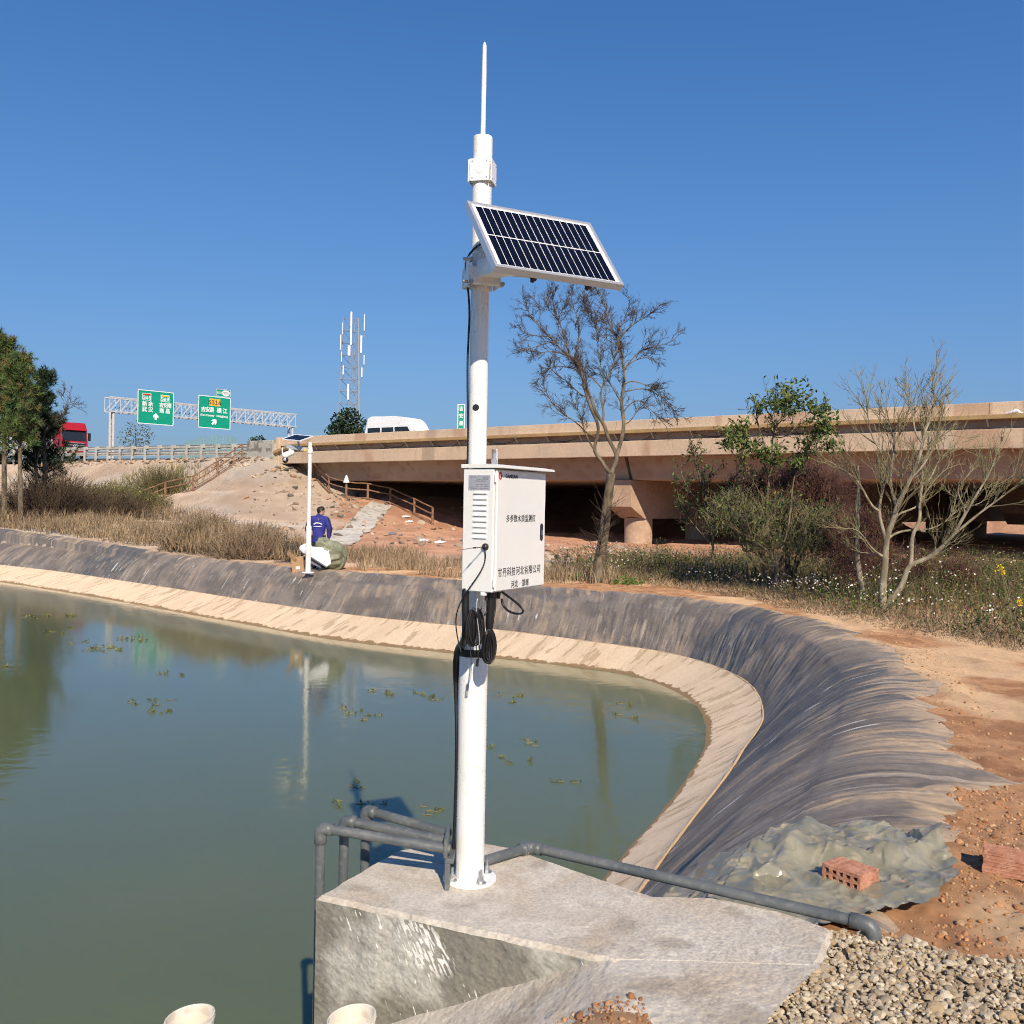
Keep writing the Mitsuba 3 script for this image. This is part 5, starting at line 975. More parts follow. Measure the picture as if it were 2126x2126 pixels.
# telecom tower
tw = thing('telecom_tower', 'tall steel lattice telecom tower with white aerials in the far distance', 'tower')
tb = np.array([-28.75, 170.0, 0]); H0, H1 = 8.0, 33.6
def tcorner(k, z):
    r = 2.5 - .95 * (z - H0) / (H1 - H0); a = math.radians((200, 320, 85)[k]); return tb + np.array([r * math.cos(a), r * math.sin(a), z])
for k in range(3): part(tw, 'leg', cyl(tcorner(k, 4), tcorner(k, H1), .24 if k == 1 else .07, 10, .14 if k == 1 else .05), 'steel_grey')
zs_ = np.linspace(H0, H1, 13)
for a, b2 in zip(zs_, zs_[1:]):
    part(tw, 'ring', cat(*[cyl(tcorner(k, b2), tcorner((k + 1) % 3, b2), .045, 5) for k in range(3)]), 'steel_grey')
    part(tw, 'lattice', cat(*[cyl(tcorner(k, a), tcorner((k + 1) % 3, b2), .045, 5) for k in range(3)]), 'steel_grey')
lad = [cyl(tb + np.array([dx, -.9, 6]), tb + np.array([dx * .8, -.4, 28]), .03, 5) for dx in (-.25, .25)] + [cyl(tb + np.array([-.25, -.9 + .5 * (z - 6) / 22, z]), tb + np.array([.25, -.9 + .5 * (z - 6) / 22, z]), .025, 5) for z in np.arange(6, 28, .6)]
part(tw, 'ladder', cat(*lad), 'steel_grey')
for x, z0, z1, w in ((-1.75, 27.9, 30.6, .26), (-1.45, 30.6, 32.7, .2), (-1.55, 25.8, 27.6, .2), (-1.2, 23.6, 25.2, .3), (.05, 28.8, 34.6, .42), (-.25, 26.9, 28.7, .62), (-.3, 19.2, 22.0, .42), (1.85, 27.4, 30.5, .42), (2.35, 31.3, 34.2, .24), (2.4, 25.4, 27.1, .22), (2.05, 23.2, 24.9, .3)):
    a = part(tw, 'aerial', xf(rbox(w * .75, .25, z1 - z0, .05), tb + np.array([x, -1.4, (z0 + z1) / 2])), 'backsheet', False)
    part(tw, 'aerial__mast', cyl(tb + np.array([x, -1.2, z0 - 1.2]), tb + np.array([x, -1.2, z1 - .2]), .07, 6), 'galvanised')
# mesh fence on the skyline
fe = thing('mesh_fence', 'pale green wire mesh fence on the skyline beyond the guardrail', 'fence')
fpts = np.array([(-46.5, 134), (-44.5, 130), (-41.5, 127), (-38.5, 126), (-36.8, 128)]); fz = [8.1, 8.8, 9.5, 9.8, 9.7]
mat('fence_green', (.22, .36, .33), .6)
P = bez(np.c_[fpts, fz], 16)
for k, p in enumerate(P): part(fe, 'post', cyl(p - [0, 0, 4.5], p, .05, 6), 'fence_green')
mesh_w = []
for a, b2 in zip(P, P[1:]):
    for s in np.linspace(0, 1, 12): mesh_w.append(cyl(a + (b2 - a) * s - [0, 0, 3], a + (b2 - a) * s, .014, 4))
    for dz in np.linspace(0, 2.9, 12): mesh_w.append(cyl(a - [0, 0, dz], b2 - [0, 0, dz], .012, 4))
part(fe, 'mesh', cat(*mesh_w), 'fence_green')
labels[fe + '__mesh'] = {'label': 'fine wire mesh of the fence', 'kind': 'stuff'}

# stair rails on the embankment
def stair_rail(text, pts, hgt=1.05, rails=(1.0, .62, .12), r=.07):
    f = thing('stair_rail', text, 'railing')
    P = [np.array([x, y, float(land_z(np.array([x]), np.array([y]))[0])]) for x, y in pts]
    for p in P: part(f, 'post', tube([p - [0, 0, .3], p + [0, 0, hgt * .5], p + [0, 0, hgt]], [r * 1.15, r * 1.05, r], 8), 'rusty_wood')
    for a, b2 in zip(P, P[1:]):
        for k in rails:
            mid = (a + b2) / 2 + [0, 0, hgt * k - .02]
            part(f, 'rail', tube([a + [0, 0, hgt * k], mid, b2 + [0, 0, hgt * k]], [r * .62] * 3, 7), 'rusty_wood')
    return f
stair_rail('brown railing running down the light slope left of the person', [rpt(48.1, q, 0)[:2] for q in (-1.3, -3.2, -5.0, -7.0, -8.6)])
stair_rail('brown railing zigzagging down below the end of the viaduct', [rpt(t, q, 0)[:2] for t, q in ((43.4, 1.1), (40.9, .4), (38.0, -.6), (37.8, 1.0), (37.0, 2.2), (34.5, 1.9), (32.6, 1.6))])
# drainage chute of grey mortar
ch = []
cp_ = [(-8.2, 60.9), (-8.35, 58.0), (-8.4, 55.4), (-8.1, 50.1), (-7.45, 43.1), (-6.95, 37.6)]
cp_ = bez(np.c_[np.array(cp_), np.zeros(6)], 60)[:, :2]
wv = np.linspace(-.72, .72, 9)
tg = np.gradient(cp_, axis=0); tg /= np.linalg.norm(tg, axis=1, keepdims=True); nb_ = np.c_[-tg[:, 1], tg[:, 0]]
CX = cp_[:, None, 0] + nb_[:, None, 0] * wv * (1 + .25 * (meshkit.noise(np.c_[np.arange(60) * .7, np.zeros(60), np.zeros(60)])[:, None] - .5)); CY = cp_[:, None, 1] + nb_[:, None, 1] * wv
CZ = land_z(CX, CY) + .07 - .10 * (1 - np.abs(wv) ** 2) * .3
mat('mortar', speckle((.34, .325, .29), (.42, .40, .36), 1.2, (.25, .22, .18), 4.0, .6), .9)
m = grid_mesh(CX, CY, CZ)
solo('drainage_chute', m, 'mortar', 'grey mortar drainage strip running down the clay slope', smooth=True, kind='structure')
# limbs measured for the trees: (thickness at the base, [(x, z), ...])
TREE_A_TRUNK = [(2.1,0.18),(2.2,0.77),(2.25,1.39),(2.3,2.02),(2.32,2.35)]
TREE_A = [(0.15,[(2.12,2.62),(1.94,2.89),(1.97,3.15),(2.01,3.44),(1.9,3.72),(1.74,4.07),(1.63,4.47),(1.53,4.84),(1.42,5.03),(1.22,5.21),(0.86,5.62),(0.54,5.96),(0.29,6.27),(0.16,6.57)]),(0.16,[(2.45,2.74),(2.25,3.18),(2.13,3.51),(1.97,3.73),(1.85,4.03),(1.67,4.51),(1.49,4.93),(1.3,5.32),(1.23,5.62),(1.02,6.1),(0.9,6.72)]),(0.08,[(2.09,3.62),(2.09,3.95),(2.06,4.34),(2.24,4.7),(2.34,5.01),(2.44,5.38),(2.5,5.74),(2.59,6.04),(2.71,6.33),(2.73,6.66)]),(0.05,[(2.09,3.95),(2.08,4.67),(1.96,5.22),(1.91,5.77),(1.77,6.05),(1.61,6.53)]),(0.05,[(2.06,4.34),(1.82,4.62),(1.64,4.82),(1.53,5.1),(1.48,5.45)]),(0.17,[(2.45,2.74),(2.6,3.23),(2.65,3.69),(2.6,4.07),(2.63,4.46),(2.63,4.9),(2.59,5.25),(2.48,5.69),(2.37,5.95),(2.27,6.37),(2.23,6.83)]),(0.07,[(2.6,4.13),(2.44,4.35),(2.26,4.61),(2.06,4.76),(1.88,4.82),(1.73,4.93)]),(0.06,[(2.63,4.9),(2.82,5.13),(3.08,5.37),(3.41,5.47),(3.8,5.61),(3.93,5.74)]),(0.06,[(2.51,5.65),(2.74,5.89),(3.05,6.14),(3.31,6.3),(3.48,6.5)]),(0.05,[(2.7,3.89),(2.8,4.05),(2.98,4.13),(3.18,4.01),(3.44,3.75),(3.67,3.49)]),(0.05,[(2.66,4.44),(2.83,4.6),(3.1,4.54),(3.34,4.43),(3.61,4.22),(3.99,3.98)]),(0.05,[(2.71,3.5),(2.85,3.7),(3.0,3.92),(3.09,4.01)]),(0.05,[(2.62,4.92),(2.98,5.15),(3.24,5.2),(3.53,5.07)]),(0.05,[(2.64,4.29),(2.86,4.4),(3.17,4.43),(3.48,4.28),(3.75,4.04),(3.95,3.78)]),(0.055,[(1.93,3.28),(1.65,3.39),(1.45,3.56),(1.22,3.69),(0.93,3.93),(0.77,4.17),(0.67,4.37),(0.75,4.69),(0.83,4.91)]),(0.08,[(1.93,2.91),(1.76,3.17),(1.65,3.43),(1.6,3.61),(1.46,3.89),(1.34,4.14)]),(0.05,[(1.74,4.09),(1.5,4.24),(1.23,4.46),(0.96,4.65),(0.83,4.76)]),(0.05,[(1.49,4.8),(1.27,4.9),(1.0,4.92),(0.78,4.87),(0.61,4.73)]),(0.05,[(1.28,5.16),(1.0,5.22),(0.67,5.22),(0.4,5.17),(0.22,5.25)]),(0.05,[(0.95,5.49),(0.62,5.44),(0.29,5.32),(0.05,5.32)]),(0.05,[(0.83,5.62),(0.5,5.68),(0.24,5.74),(0.08,5.84)]),(0.07,[(1.48,5.04),(1.5,5.43),(1.5,5.98),(1.39,6.29),(1.34,6.72)]),(0.04,[(1.51,6.05),(1.63,6.47),(1.76,6.69)]),(0.04,[(1.23,5.62),(1.07,6.19),(1.21,6.52),(1.28,6.72)]),(0.045,[(2.45,5.36),(2.2,5.53),(1.93,5.79),(1.79,6.03)]),(0.045,[(2.5,5.78),(2.28,5.99),(1.99,6.12),(1.68,6.38)]),(0.05,[(1.02,6.1),(0.8,6.41),(0.75,6.71)]),(0.04,[(0.54,5.96),(0.6,6.29),(0.44,6.58)]),(0.04,[(2.37,5.95),(2.07,6.47),(1.96,6.74)])]
TREE_B = [(0.13,[(6.59,-0.2),(6.57,0.37),(6.59,0.81),(6.6,1.17),(6.65,1.41),(6.67,1.61),(6.71,1.81),(6.79,2.14),(6.83,2.31),(6.91,2.73),(6.93,2.87),(7.07,3.18),(7.2,3.57),(7.23,3.9)]),(0.11,[(6.64,-0.2),(6.77,0.11),(6.89,0.33),(6.98,0.64),(7.19,0.76),(7.39,0.94),(7.54,1.2),(7.64,1.49),(7.83,1.94),(8.0,2.23),(8.17,2.56),(8.31,2.82)]),(0.05,[(7.5,1.16),(7.77,1.41),(7.95,1.59),(8.27,1.9),(8.53,2.19),(8.74,2.44),(9.0,2.64)]),(0.08,[(6.99,0.67),(7.01,0.97),(7.05,1.26),(7.12,1.42),(7.13,1.7),(7.17,2.03),(7.22,2.36),(7.37,2.68),(7.59,2.92),(7.87,2.97)]),(0.05,[(6.63,1.03),(6.74,1.19),(7.05,1.26),(7.4,1.29),(7.64,1.38),(7.97,1.61)]),(0.07,[(6.58,1.01),(6.52,1.25),(6.45,1.51),(6.53,2.02),(6.58,2.44),(6.49,2.66),(6.36,2.88),(6.26,3.16),(6.16,3.55)]),(0.05,[(6.45,1.56),(6.27,1.71),(6.07,2.01),(5.84,2.23),(5.44,2.44)]),(0.05,[(6.52,0.72),(6.44,0.85),(6.31,0.96),(6.15,1.16),(5.95,1.27)]),(0.035,[(6.51,0.74),(6.38,0.83),(6.18,0.85)]),(0.045,[(6.65,1.41),(6.85,1.57),(7.13,1.7),(7.24,1.86),(7.51,2.22),(7.69,2.37)]),(0.05,[(6.67,1.67),(6.6,1.91),(6.61,2.35),(6.69,2.75),(6.61,3.23),(6.65,3.72)]),(0.04,[(6.79,2.14),(6.98,2.36),(7.15,2.67),(7.25,3.02),(7.49,3.47)]),(0.04,[(6.91,2.73),(6.79,3.02),(6.79,3.35),(6.69,3.67)]),(0.04,[(6.58,2.44),(6.75,2.8),(6.92,3.13),(6.96,3.57)]),(0.04,[(7.17,2.03),(7.38,2.24),(7.51,2.48),(7.72,2.68),(7.94,2.73)]),(0.04,[(7.22,2.36),(7.19,2.8),(7.23,3.13),(7.44,3.64)]),(0.04,[(7.95,1.59),(8.19,1.7),(8.45,1.82),(8.49,1.95)]),(0.04,[(7.64,1.49),(7.61,1.71),(7.5,1.93),(7.6,2.15)])]
VINE = [(6.95,-0.13),(6.93,0.17),(6.86,0.71),(6.81,1.2),(6.8,1.69),(6.83,2.19),(6.84,2.48)]
TREE_C = [(0.09,[(5.75,-0.08),(5.83,0.27),(5.81,0.62),(5.71,1.12),(5.68,1.62),(5.72,2.19),(5.77,2.74),(5.85,3.2),(5.94,3.5),(6.03,3.87),(6.12,4.22)]),(0.05,[(5.88,0.29),(6.2,0.65),(6.47,0.96),(6.84,1.19)]),(0.05,[(5.83,0.39),(5.5,0.74),(5.09,0.98),(4.63,1.3)]),(0.05,[(5.83,0.27),(5.55,0.36),(5.3,0.68),(5.09,1.16),(4.95,1.6)]),(0.05,[(5.85,0.49),(6.04,1.12),(6.14,2.0),(6.28,2.55),(6.52,3.01),(6.71,3.44),(6.68,3.76)]),(0.04,[(5.71,2.24),(5.56,2.69),(5.2,3.08),(4.89,3.3)]),(0.04,[(5.77,2.74),(5.55,3.09),(5.42,3.44),(5.33,3.86)]),(0.04,[(5.85,3.2),(6.17,3.25),(6.49,3.56),(6.66,3.73)]),(0.04,[(5.68,1.62),(5.36,2.24),(5.06,2.63),(4.7,2.97)]),(0.03,[(5.94,3.5),(5.83,3.87),(5.88,4.14)]),(0.03,[(5.94,3.5),(6.23,3.8),(6.28,4.13)]),(0.03,[(6.28,2.55),(6.6,2.96),(6.84,3.31)])]
LEAF_C = [(6.05,4.05,0.38),(5.93,3.85,0.3),(5.58,3.89,0.18),(5.41,3.81,0.15),(6.66,3.73,0.21),(6.36,3.83,0.2),(5.01,3.48,0.18),(4.89,3.33,0.2),(4.75,3.08,0.2),(4.65,2.97,0.15),(5.18,2.93,0.28),(5.45,2.89,0.18),(5.78,2.89,0.15),(5.73,2.64,0.18),(6.74,3.39,0.28),(6.62,3.11,0.28),(6.43,2.78,0.2),(6.23,2.6,0.13),(6.9,3.01,0.2)]
BUSH_C = [(5.07,1.48,0.3),(4.75,1.14,0.3),(4.85,1.34,0.28),(5.42,0.84,0.33),(6.49,1.12,0.4),(6.87,1.12,0.35),(5.73,0.59,0.38),(6.37,0.6,0.38),(6.96,0.74,0.3),(5.21,1.02,0.3),(5.59,1.36,0.28),(6.1,1.37,0.38)]
RED = [(6.43,1.94),(5.58,1.92),(7.29,1.77),(6.43,2.22),(6.44,1.63)]
TREE_D = [(0.07,[(4.72,0.08),(4.84,0.63),(4.8,1.18),(4.63,1.78),(4.51,2.27),(4.39,2.68),(4.35,3.04)]),(0.04,[(4.84,0.63),(4.67,0.85),(4.31,1.26),(4.0,1.77),(3.94,1.99)]),(0.04,[(4.84,0.83),(4.85,1.32),(5.07,1.73),(5.28,2.01),(5.43,2.43)]),(0.035,[(4.8,1.18),(4.96,1.6),(5.34,1.88),(5.66,2.07)]),(0.03,[(4.68,1.59),(4.32,1.94),(4.12,2.27),(4.06,2.48)]),(0.03,[(4.63,1.78),(4.73,2.14),(4.64,2.38)]),(0.03,[(4.84,0.77),(5.19,1.11),(5.43,1.11)])]
TREE_E = [(0.1,[(-24.23,2.39),(-24.3,3.17),(-24.14,4.01),(-23.88,4.85),(-23.72,5.36),(-23.39,5.64),(-23.28,6.31),(-23.46,6.86)]),(0.04,[(-23.72,5.36),(-23.11,5.53),(-22.78,5.87)]),(0.04,[(-23.39,5.64),(-23.11,6.09),(-22.73,6.32)]),(0.04,[(-23.28,6.31),(-23.01,6.54),(-23.01,6.93)]),(0.04,[(-24.3,3.17),(-24.48,4.0),(-24.6,4.84),(-24.56,5.95)]),(0.04,[(-23.45,6.53),(-23.63,6.92),(-23.52,7.2)])]
WEEDS = [(-11.86, 23.76), (-11.65, 23.58), (-11.49, 23.92), (-10.98, 24.0), (-10.96, 24.11), (-10.05, 21.92), (-10.19, 21.13), (-9.72, 20.87), (-8.79, 19.86), (-8.95, 19.63), (-8.25, 18.65), (-8.31, 18.96), (-8.19, 18.95), (-8.25, 19.3), (-7.94, 19.14), (-7.97, 19.4), (-7.7, 18.91), (-7.89, 18.69), (-8.19, 20.38), (-7.95, 20.26), (-7.93, 20.56), (-7.67, 20.15), (-8.8, 16.82), (-5.87, 16.43), (-5.57, 16.32), (-5.54, 14.14), (-5.41, 14.01), (-5.3, 14.27), (-5.03, 14.29), (-5.14, 13.93), (-4.82, 13.43), (-4.79, 13.59), (-5.02, 13.51), (-2.18, 15.27), (-1.93, 15.12), (-1.85, 14.97), (-1.45, 15.17), (-1.34, 15.01), (-1.17, 14.87), (-1.05, 14.72), (-2.39, 13.94), (-2.23, 13.61), (-2.12, 13.82), (-1.95, 13.5), (-1.84, 13.51), (-2.03, 13.24), (-0.14, 15.12), (0.11, 14.99), (0.2, 15.07), (0.06, 14.59), (1.64, 14.66), (1.83, 14.52), (1.56, 13.86), (1.79, 13.62), (0.18, 12.3), (0.33, 12.18), (0.28, 12.0), (-0.2, 11.89), (-0.06, 11.39), (0.01, 11.18), (0.25, 11.27), (0.53, 10.45), (0.75, 10.43), (-1.61, 10.32), (-1.56, 10.13), (-1.69, 9.6), (-1.64, 9.44), (-1.21, 9.59), (-0.81, 9.52), (-0.73, 9.27), (-0.64, 9.4), (-0.7, 9.4), (-1.41, 9.55)]
# ---------------------------------------------------------------- trees
def tubes(P, R, m=3):
    """many thin tubes at once: P (n, k, 3), R (n, k)"""
    n, k = P.shape[:2]
    d = P[:, -1] - P[:, 0]; d /= np.linalg.norm(d, axis=1, keepdims=True) + 1e-9
    u = np.cross(d, np.where(np.abs(d[:, 2:]) < .9, [[0, 0, 1.0]], [[1.0, 0, 0]])); u /= np.linalg.norm(u, axis=1, keepdims=True) + 1e-9
    w = np.cross(d, u); a = np.arange(m) / m * 2 * np.pi
    ring = np.cos(a)[None, :, None] * u[:, None] + np.sin(a)[None, :, None] * w[:, None]
    V = P[:, :, None] + R[:, :, None, None] * ring[:, None]
    i = np.arange(m); j = (i + 1) % m
    f = np.vstack([np.vstack([np.c_[q * m + i, q * m + j, (q + 1) * m + j], np.c_[q * m + i, (q + 1) * m + j, (q + 1) * m + i]]) for q in range(k - 1)])
    return V.reshape(-1, 3), (f[None] + (np.arange(n) * k * m)[:, None, None]).reshape(-1, 3)
def join(parts):
    V, F, at = [], [], 0
    for v, f in parts: V.append(v); F.append(f + at); at += len(v)
    return trimesh.Trimesh(np.vstack(V), np.vstack(F), process=False)
def unit(v): return v / (np.linalg.norm(v, axis=-1, keepdims=True) + 1e-9)
def sprout(P, D, L, R, rng, spread=.8, up=.15, k=4, wig=.10, droop=0.0):
    """curved shoots from points P (n, 3) leaving the directions D by about spread radians"""
    n = len(P)
    side = unit(np.cross(D, unit(rng.normal(size=(n, 3)))))
    a = rng.normal(spread, .18, (n, 1))
    d = unit(unit(D) * np.cos(a) + side * np.sin(a) + [0, 0, up])
    pts = [P]
    for s in range(k - 1):
        d = unit(d + rng.normal(0, wig, (n, 3)) + np.array([0, 0, up * .5 - droop]))
        pts.append(pts[-1] + d * (L / (k - 1))[:, None])
    Q = np.stack(pts, 1)
    return Q, R[:, None] * np.linspace(1, .35, k)[None]
def along_paths(Q, f):
    """points and directions at fractions f (n, c) along the paths Q (n, k, 3)"""
    k = Q.shape[1]; t = np.clip(f, 0, .999) * (k - 1); i = t.astype(int); w = (t - i)[..., None]
    n = np.arange(len(Q))[:, None]
    return (Q[n, i] * (1 - w) + Q[n, i + 1] * w).reshape(-1, 3), unit(Q[n, i + 1] - Q[n, i]).reshape(-1, 3)
def bare_tree(key, limbs, Y, seed, barkm, twigm, first=.25, gap=.10, tw_len=(.75, .32), tw_r=(.011, .0075, .006), subs=(5, 3), depth=.35, up=.12, droop=0.0, trunk=None, spread=.75, roots=True):
    rng = np.random.default_rng(seed)
    built, M, tw = [], [], []
    if trunk is not None: limbs = [trunk] + limbs
    for k, (w, pts) in enumerate(limbs):
        p = np.array(pts); s = np.r_[0, np.cumsum(np.linalg.norm(np.diff(p, axis=0), axis=1))]
        y0, r0 = Y, w / 2
        if built:
            B = np.vstack(built); j = np.argmin(np.hypot(*(B[:, [0, 2]] - p[0]).T)); y0 = B[j, 1]
            if np.hypot(*(B[j, [0, 2]] - p[0])) < .12: p = np.vstack([B[j, [0, 2]], p[1:]]); r0 = min(w / 2, B[j, 3] * 1.0)
        slope = 0 if k == 0 and trunk is not None else rng.uniform(-depth, depth)
        y = y0 + slope * s + .10 * s * np.sin(s * 1.7 + k)
        C = bez(np.c_[p[:, 0], y, p[:, 1]], max(8, 3 * len(p)))
        f = np.linspace(0, 1, len(C)); L = s[-1]
        thin = trunk is not None and k == 0
        R = r0 * (1 - .25 * f) if thin else np.maximum(r0 * (1 - f) ** .8, .008)
        if (thin or (k == 0 and roots)): R = R * (1 + .35 * np.exp(-f * 12))
        R = R * (1 + .10 * (meshkit.noise(np.c_[f * L * 5, f * 0 + k, f * 0]) - .5))
        M.append(tube(C, R, 12 if r0 > .05 else 7 if r0 > .02 else 5)); built.append(np.c_[C, R])
        if thin: continue
        a0 = first if k < 2 else min(first, .3)
        n = max(3, int(L * (1 - a0) / gap))
        ff = np.sort(rng.uniform(a0, 1, n)); ff[-2:] = .985
        q, dd = along_paths(C[None], ff[None])
        tw.append((q, dd, tw_len[0] * (.45 + .75 * rng.random(n)) * (1.05 - .45 * ff), np.full(n, tw_r[0])))
    P, D, L, R = (np.concatenate([t[c] for t in tw]) for c in range(4))
    Q, RR = sprout(P, D, L, R, rng, spread, up, 5, .12, droop)
    out = [tubes(Q, RR, 4)]; ends = [(Q[:, -1], unit(Q[:, -1] - Q[:, -2]))]
    for lv, c in enumerate(subs):
        q, dd = along_paths(Q, rng.uniform(.15, 1, (len(Q), c)))
        L = np.repeat(L, c) * rng.uniform(.25, .62, len(q))
        L = np.maximum(L, .05)
        Q, RR = sprout(q, dd, L, np.full(len(q), tw_r[1 + lv]), rng, spread * .9, up, 3, .12, droop)
        out.append(tubes(Q, RR, 3)); ends.append((Q[:, -1], unit(Q[:, -1] - Q[:, -2])))
    part(key, 'trunk', join([(m.vertices, m.faces) for m in M]), barkm, True)
    part(key, 'crown', join(out), twigm, True)
    return ends, built
def leaf_cards(P, size, rng, tones, up=.3, asp=.45, fold=.25):
    """folded leaves: (vertices, faces, colours)"""
    n = len(P); d = unit(rng.normal(size=(n, 3)) + [0, 0, up * 0]); s = unit(np.cross(d, rng.normal(size=(n, 3)))); nn = np.cross(d, s)
    size = np.broadcast_to(size, n)[:, None]
    V = np.stack([P, P + d * size * .5 + s * size * asp * .5 + nn * size * fold * .3, P + d * size, P + d * size * .5 - s * size * asp * .5 + nn * size * fold * .3], 1)
    F = (np.array([[0, 1, 2], [0, 2, 3]])[None] + 4 * np.arange(n)[:, None, None]).reshape(-1, 3)
    c = np.asarray(tones)[rng.integers(0, len(tones), n)] * rng.uniform(.7, 1.25, (n, 1))
    return V.reshape(-1, 3), F, np.repeat(c, 4, 0)
def leaf_part(key, name, P, size, rng, tones, **kw):
    v, f, c = leaf_cards(P, size, rng, tones, **kw)
    return part(key, name, (v, f), 'leafy', False, color=c)
GREEN = [(.055, .10, .022), (.085, .13, .03), (.04, .075, .02), (.12, .15, .035)]
DARKGREEN = [(.018, .036, .014), (.028, .05, .018), (.014, .028, .012)]
YELLOWGREEN = [(.16, .17, .04), (.22, .20, .05), (.12, .14, .035)]

t = thing('bare_tree', 'tall forked bare tree with a broad twiggy crown in front of the viaduct pier', 'tree')
tr = [(2.02, -.30), (2.08, -.05)] + TREE_A_TRUNK
fork = [(2.31, 2.30), (2.26, 2.45)]
bare_tree(t, [(w * .66, (fork[:1] + ([(2.22, 2.45)] if k == 0 else [(2.38, 2.5)]) + p) if k in (0, 1, 5) else p) for k, (w, p) in enumerate(TREE_A)], 23.0, 7, 'bark_grey', 'twig_dark', first=.40, gap=.056, tw_len=(.50, .28), tw_r=(.0065, .0045, .0036), subs=(6, 4), depth=.30, up=.06, droop=.02, trunk=(.27, tr), spread=.62)
q, _ = along_paths(np.array([[(2.05, 22.9, .3), (2.2, 22.9, 1.0), (2.25, 22.9, 1.6)]]), np.random.default_rng(3).uniform(0, 1, (1, 60)))
Q, R = sprout(q, np.tile([0, -.3, 1.0], (60, 1)), np.random.default_rng(4).uniform(.3, .8, 60), np.full(60, .008), np.random.default_rng(5), 1.0, .1, 4)
part(t, 'shoots', join([tubes(Q, R, 3)]), 'twig_dark', True)
t = thing('bare_tree', 'pale multi-stemmed bare tree with spreading limbs at the right of the frame', 'tree')
bare_tree(t, TREE_B, 17.0, 12, 'bark_pale', 'twig_olive', first=.30, gap=.085, tw_len=(.85, .4), tw_r=(.008, .0048, .0036), subs=(5, 2), depth=.30, up=.14, spread=.52)
t = thing('bare_tree', 'small sparse leaning tree beside the pier with a few green leaves', 'tree')
ends, _ = bare_tree(t, TREE_D, 23.0, 15, 'twig_olive', 'twig_dark', first=.2, gap=.07, tw_len=(.6, .3), tw_r=(.009, .0065, .005), subs=(4, 2), up=.1, spread=.65)
rng = np.random.default_rng(8)
P = np.vstack([e[0] for e in ends]); P = P[rng.random(len(P)) < .45]
leaf_part(t, 'leaves', P, .10, rng, GREEN)
t = thing('bare_tree', 'thin bare sapling among the pines at the left of the lorry', 'tree')
bare_tree(t, TREE_E, 49.0, 21, 'bark_grey', 'twig_dark', first=.1, gap=.12, tw_len=(.8, .3), tw_r=(.014, .010, .008), subs=(4, 2), trunk=(.13, [(-24.1, .4), (-24.2, 1.4), (-24.23, 2.39)]))
t = thing('leafy_tree', 'slender tree with green leaf clusters standing above the parapet line', 'tree')
ends, _ = bare_tree(t, TREE_C, 21.0, 31, 'bark_grey', 'twig_dark', first=.25, gap=.09, tw_len=(.55, .3), tw_r=(.009, .0065, .005), subs=(4, 2), up=.14)
P = []
for x, z, r in LEAF_C:
    n = int(260 * (r / .3) ** 1.5)
    c = unit(rng.normal(size=(n, 3))) * (1.35 * r * rng.random((n, 1)) ** .6) * [1.1, 1.2, .85]
    k = meshkit.noise(c * 11 + [x * 9, 0, z * 9], 5) > .46
    P.append(c[k] + [x, 21 + rng.uniform(-.3, .3), z])
Pc = np.vstack(P)
leaf_part(t, 'leaves', Pc, rng.uniform(.08, .16, len(Pc)), rng, GREEN[:3] + [(.11, .14, .035), (.14, .15, .04)])
E2 = np.vstack([e[0] for e in ends]); E2 = E2[rng.random(len(E2)) < .45]
leaf_part(t, 'leaves', E2, rng.uniform(.07, .12, len(E2)), rng, GREEN + YELLOWGREEN)
def thicket(name, text, blobs, Y, seed, stems, tones, twigm, n_leaf=260, n_twig=130, leaf=.09, cat_='shrub', twl=(.25, .6), base=-.25):
    """a shrub: stems from one foot, twigs through the blobs, leaves on the twigs"""
    rng = np.random.default_rng(seed); t = thing(name, text, cat_); parts_, leaves = [], []
    for (x, z, r) in blobs:
        yy = Y + rng.uniform(-.35, .35)
        c = unit(rng.normal(size=(n_twig, 3))) * (r * rng.random((n_twig, 1)) ** .45) * [1.05, 1.1, .95] + [x, yy, z]
        d = unit(c - np.array([x * .6 + stems * .4, yy, z - 1.1])) + rng.normal(0, .25, (n_twig, 3))
        Q, R = sprout(c, d, rng.uniform(*twl, n_twig), np.full(n_twig, .0065), rng, .45, .12, 4, .2); parts_.append(tubes(Q, R, 3))
        q, dd = along_paths(Q, rng.uniform(.1, 1, (n_twig, 3)))
        Q2, R2 = sprout(q, dd, rng.uniform(.08, .22, len(q)), np.full(len(q), .0045), rng, .8, .1, 3, .15); parts_.append(tubes(Q2, R2, 3))
        if n_leaf:
            q, _ = along_paths(Q2, rng.uniform(.2, 1, (len(Q2), 2))); leaves.append(q[rng.permutation(len(q))[:n_leaf]])
    M = []
    for k in range(9):
        x, z, r = blobs[rng.integers(len(blobs))]
        M.append(tube(bez([(stems + rng.uniform(-.1, .1), Y, base), (stems * .7 + x * .3 + rng.uniform(-.15, .15), Y + rng.uniform(-.2, .2), base * .5 + z * .5), (x, Y + rng.uniform(-.3, .3), z + r * .4)], 8), np.linspace(.028, .008, 8), 5))
    part(t, 'stems', join([(m.vertices, m.faces) for m in M]), 'bark_grey', True)
    part(t, 'crown', join(parts_), twigm, True)
    if n_leaf:
        L = np.vstack(leaves); leaf_part(t, 'leaves', L, rng.uniform(leaf * .6, leaf * 1.3, len(L)), rng, tones)
    return t
mat('twig_red', bark((.085, .038, .030), (.15, .075, .055), 4.0), .9)
thicket('green_shrub', 'bushy green shrub below the leafy tree', BUSH_C, 21.4, 41, 5.8, GREEN + DARKGREEN, 'twig_olive', 330, 120, .09)
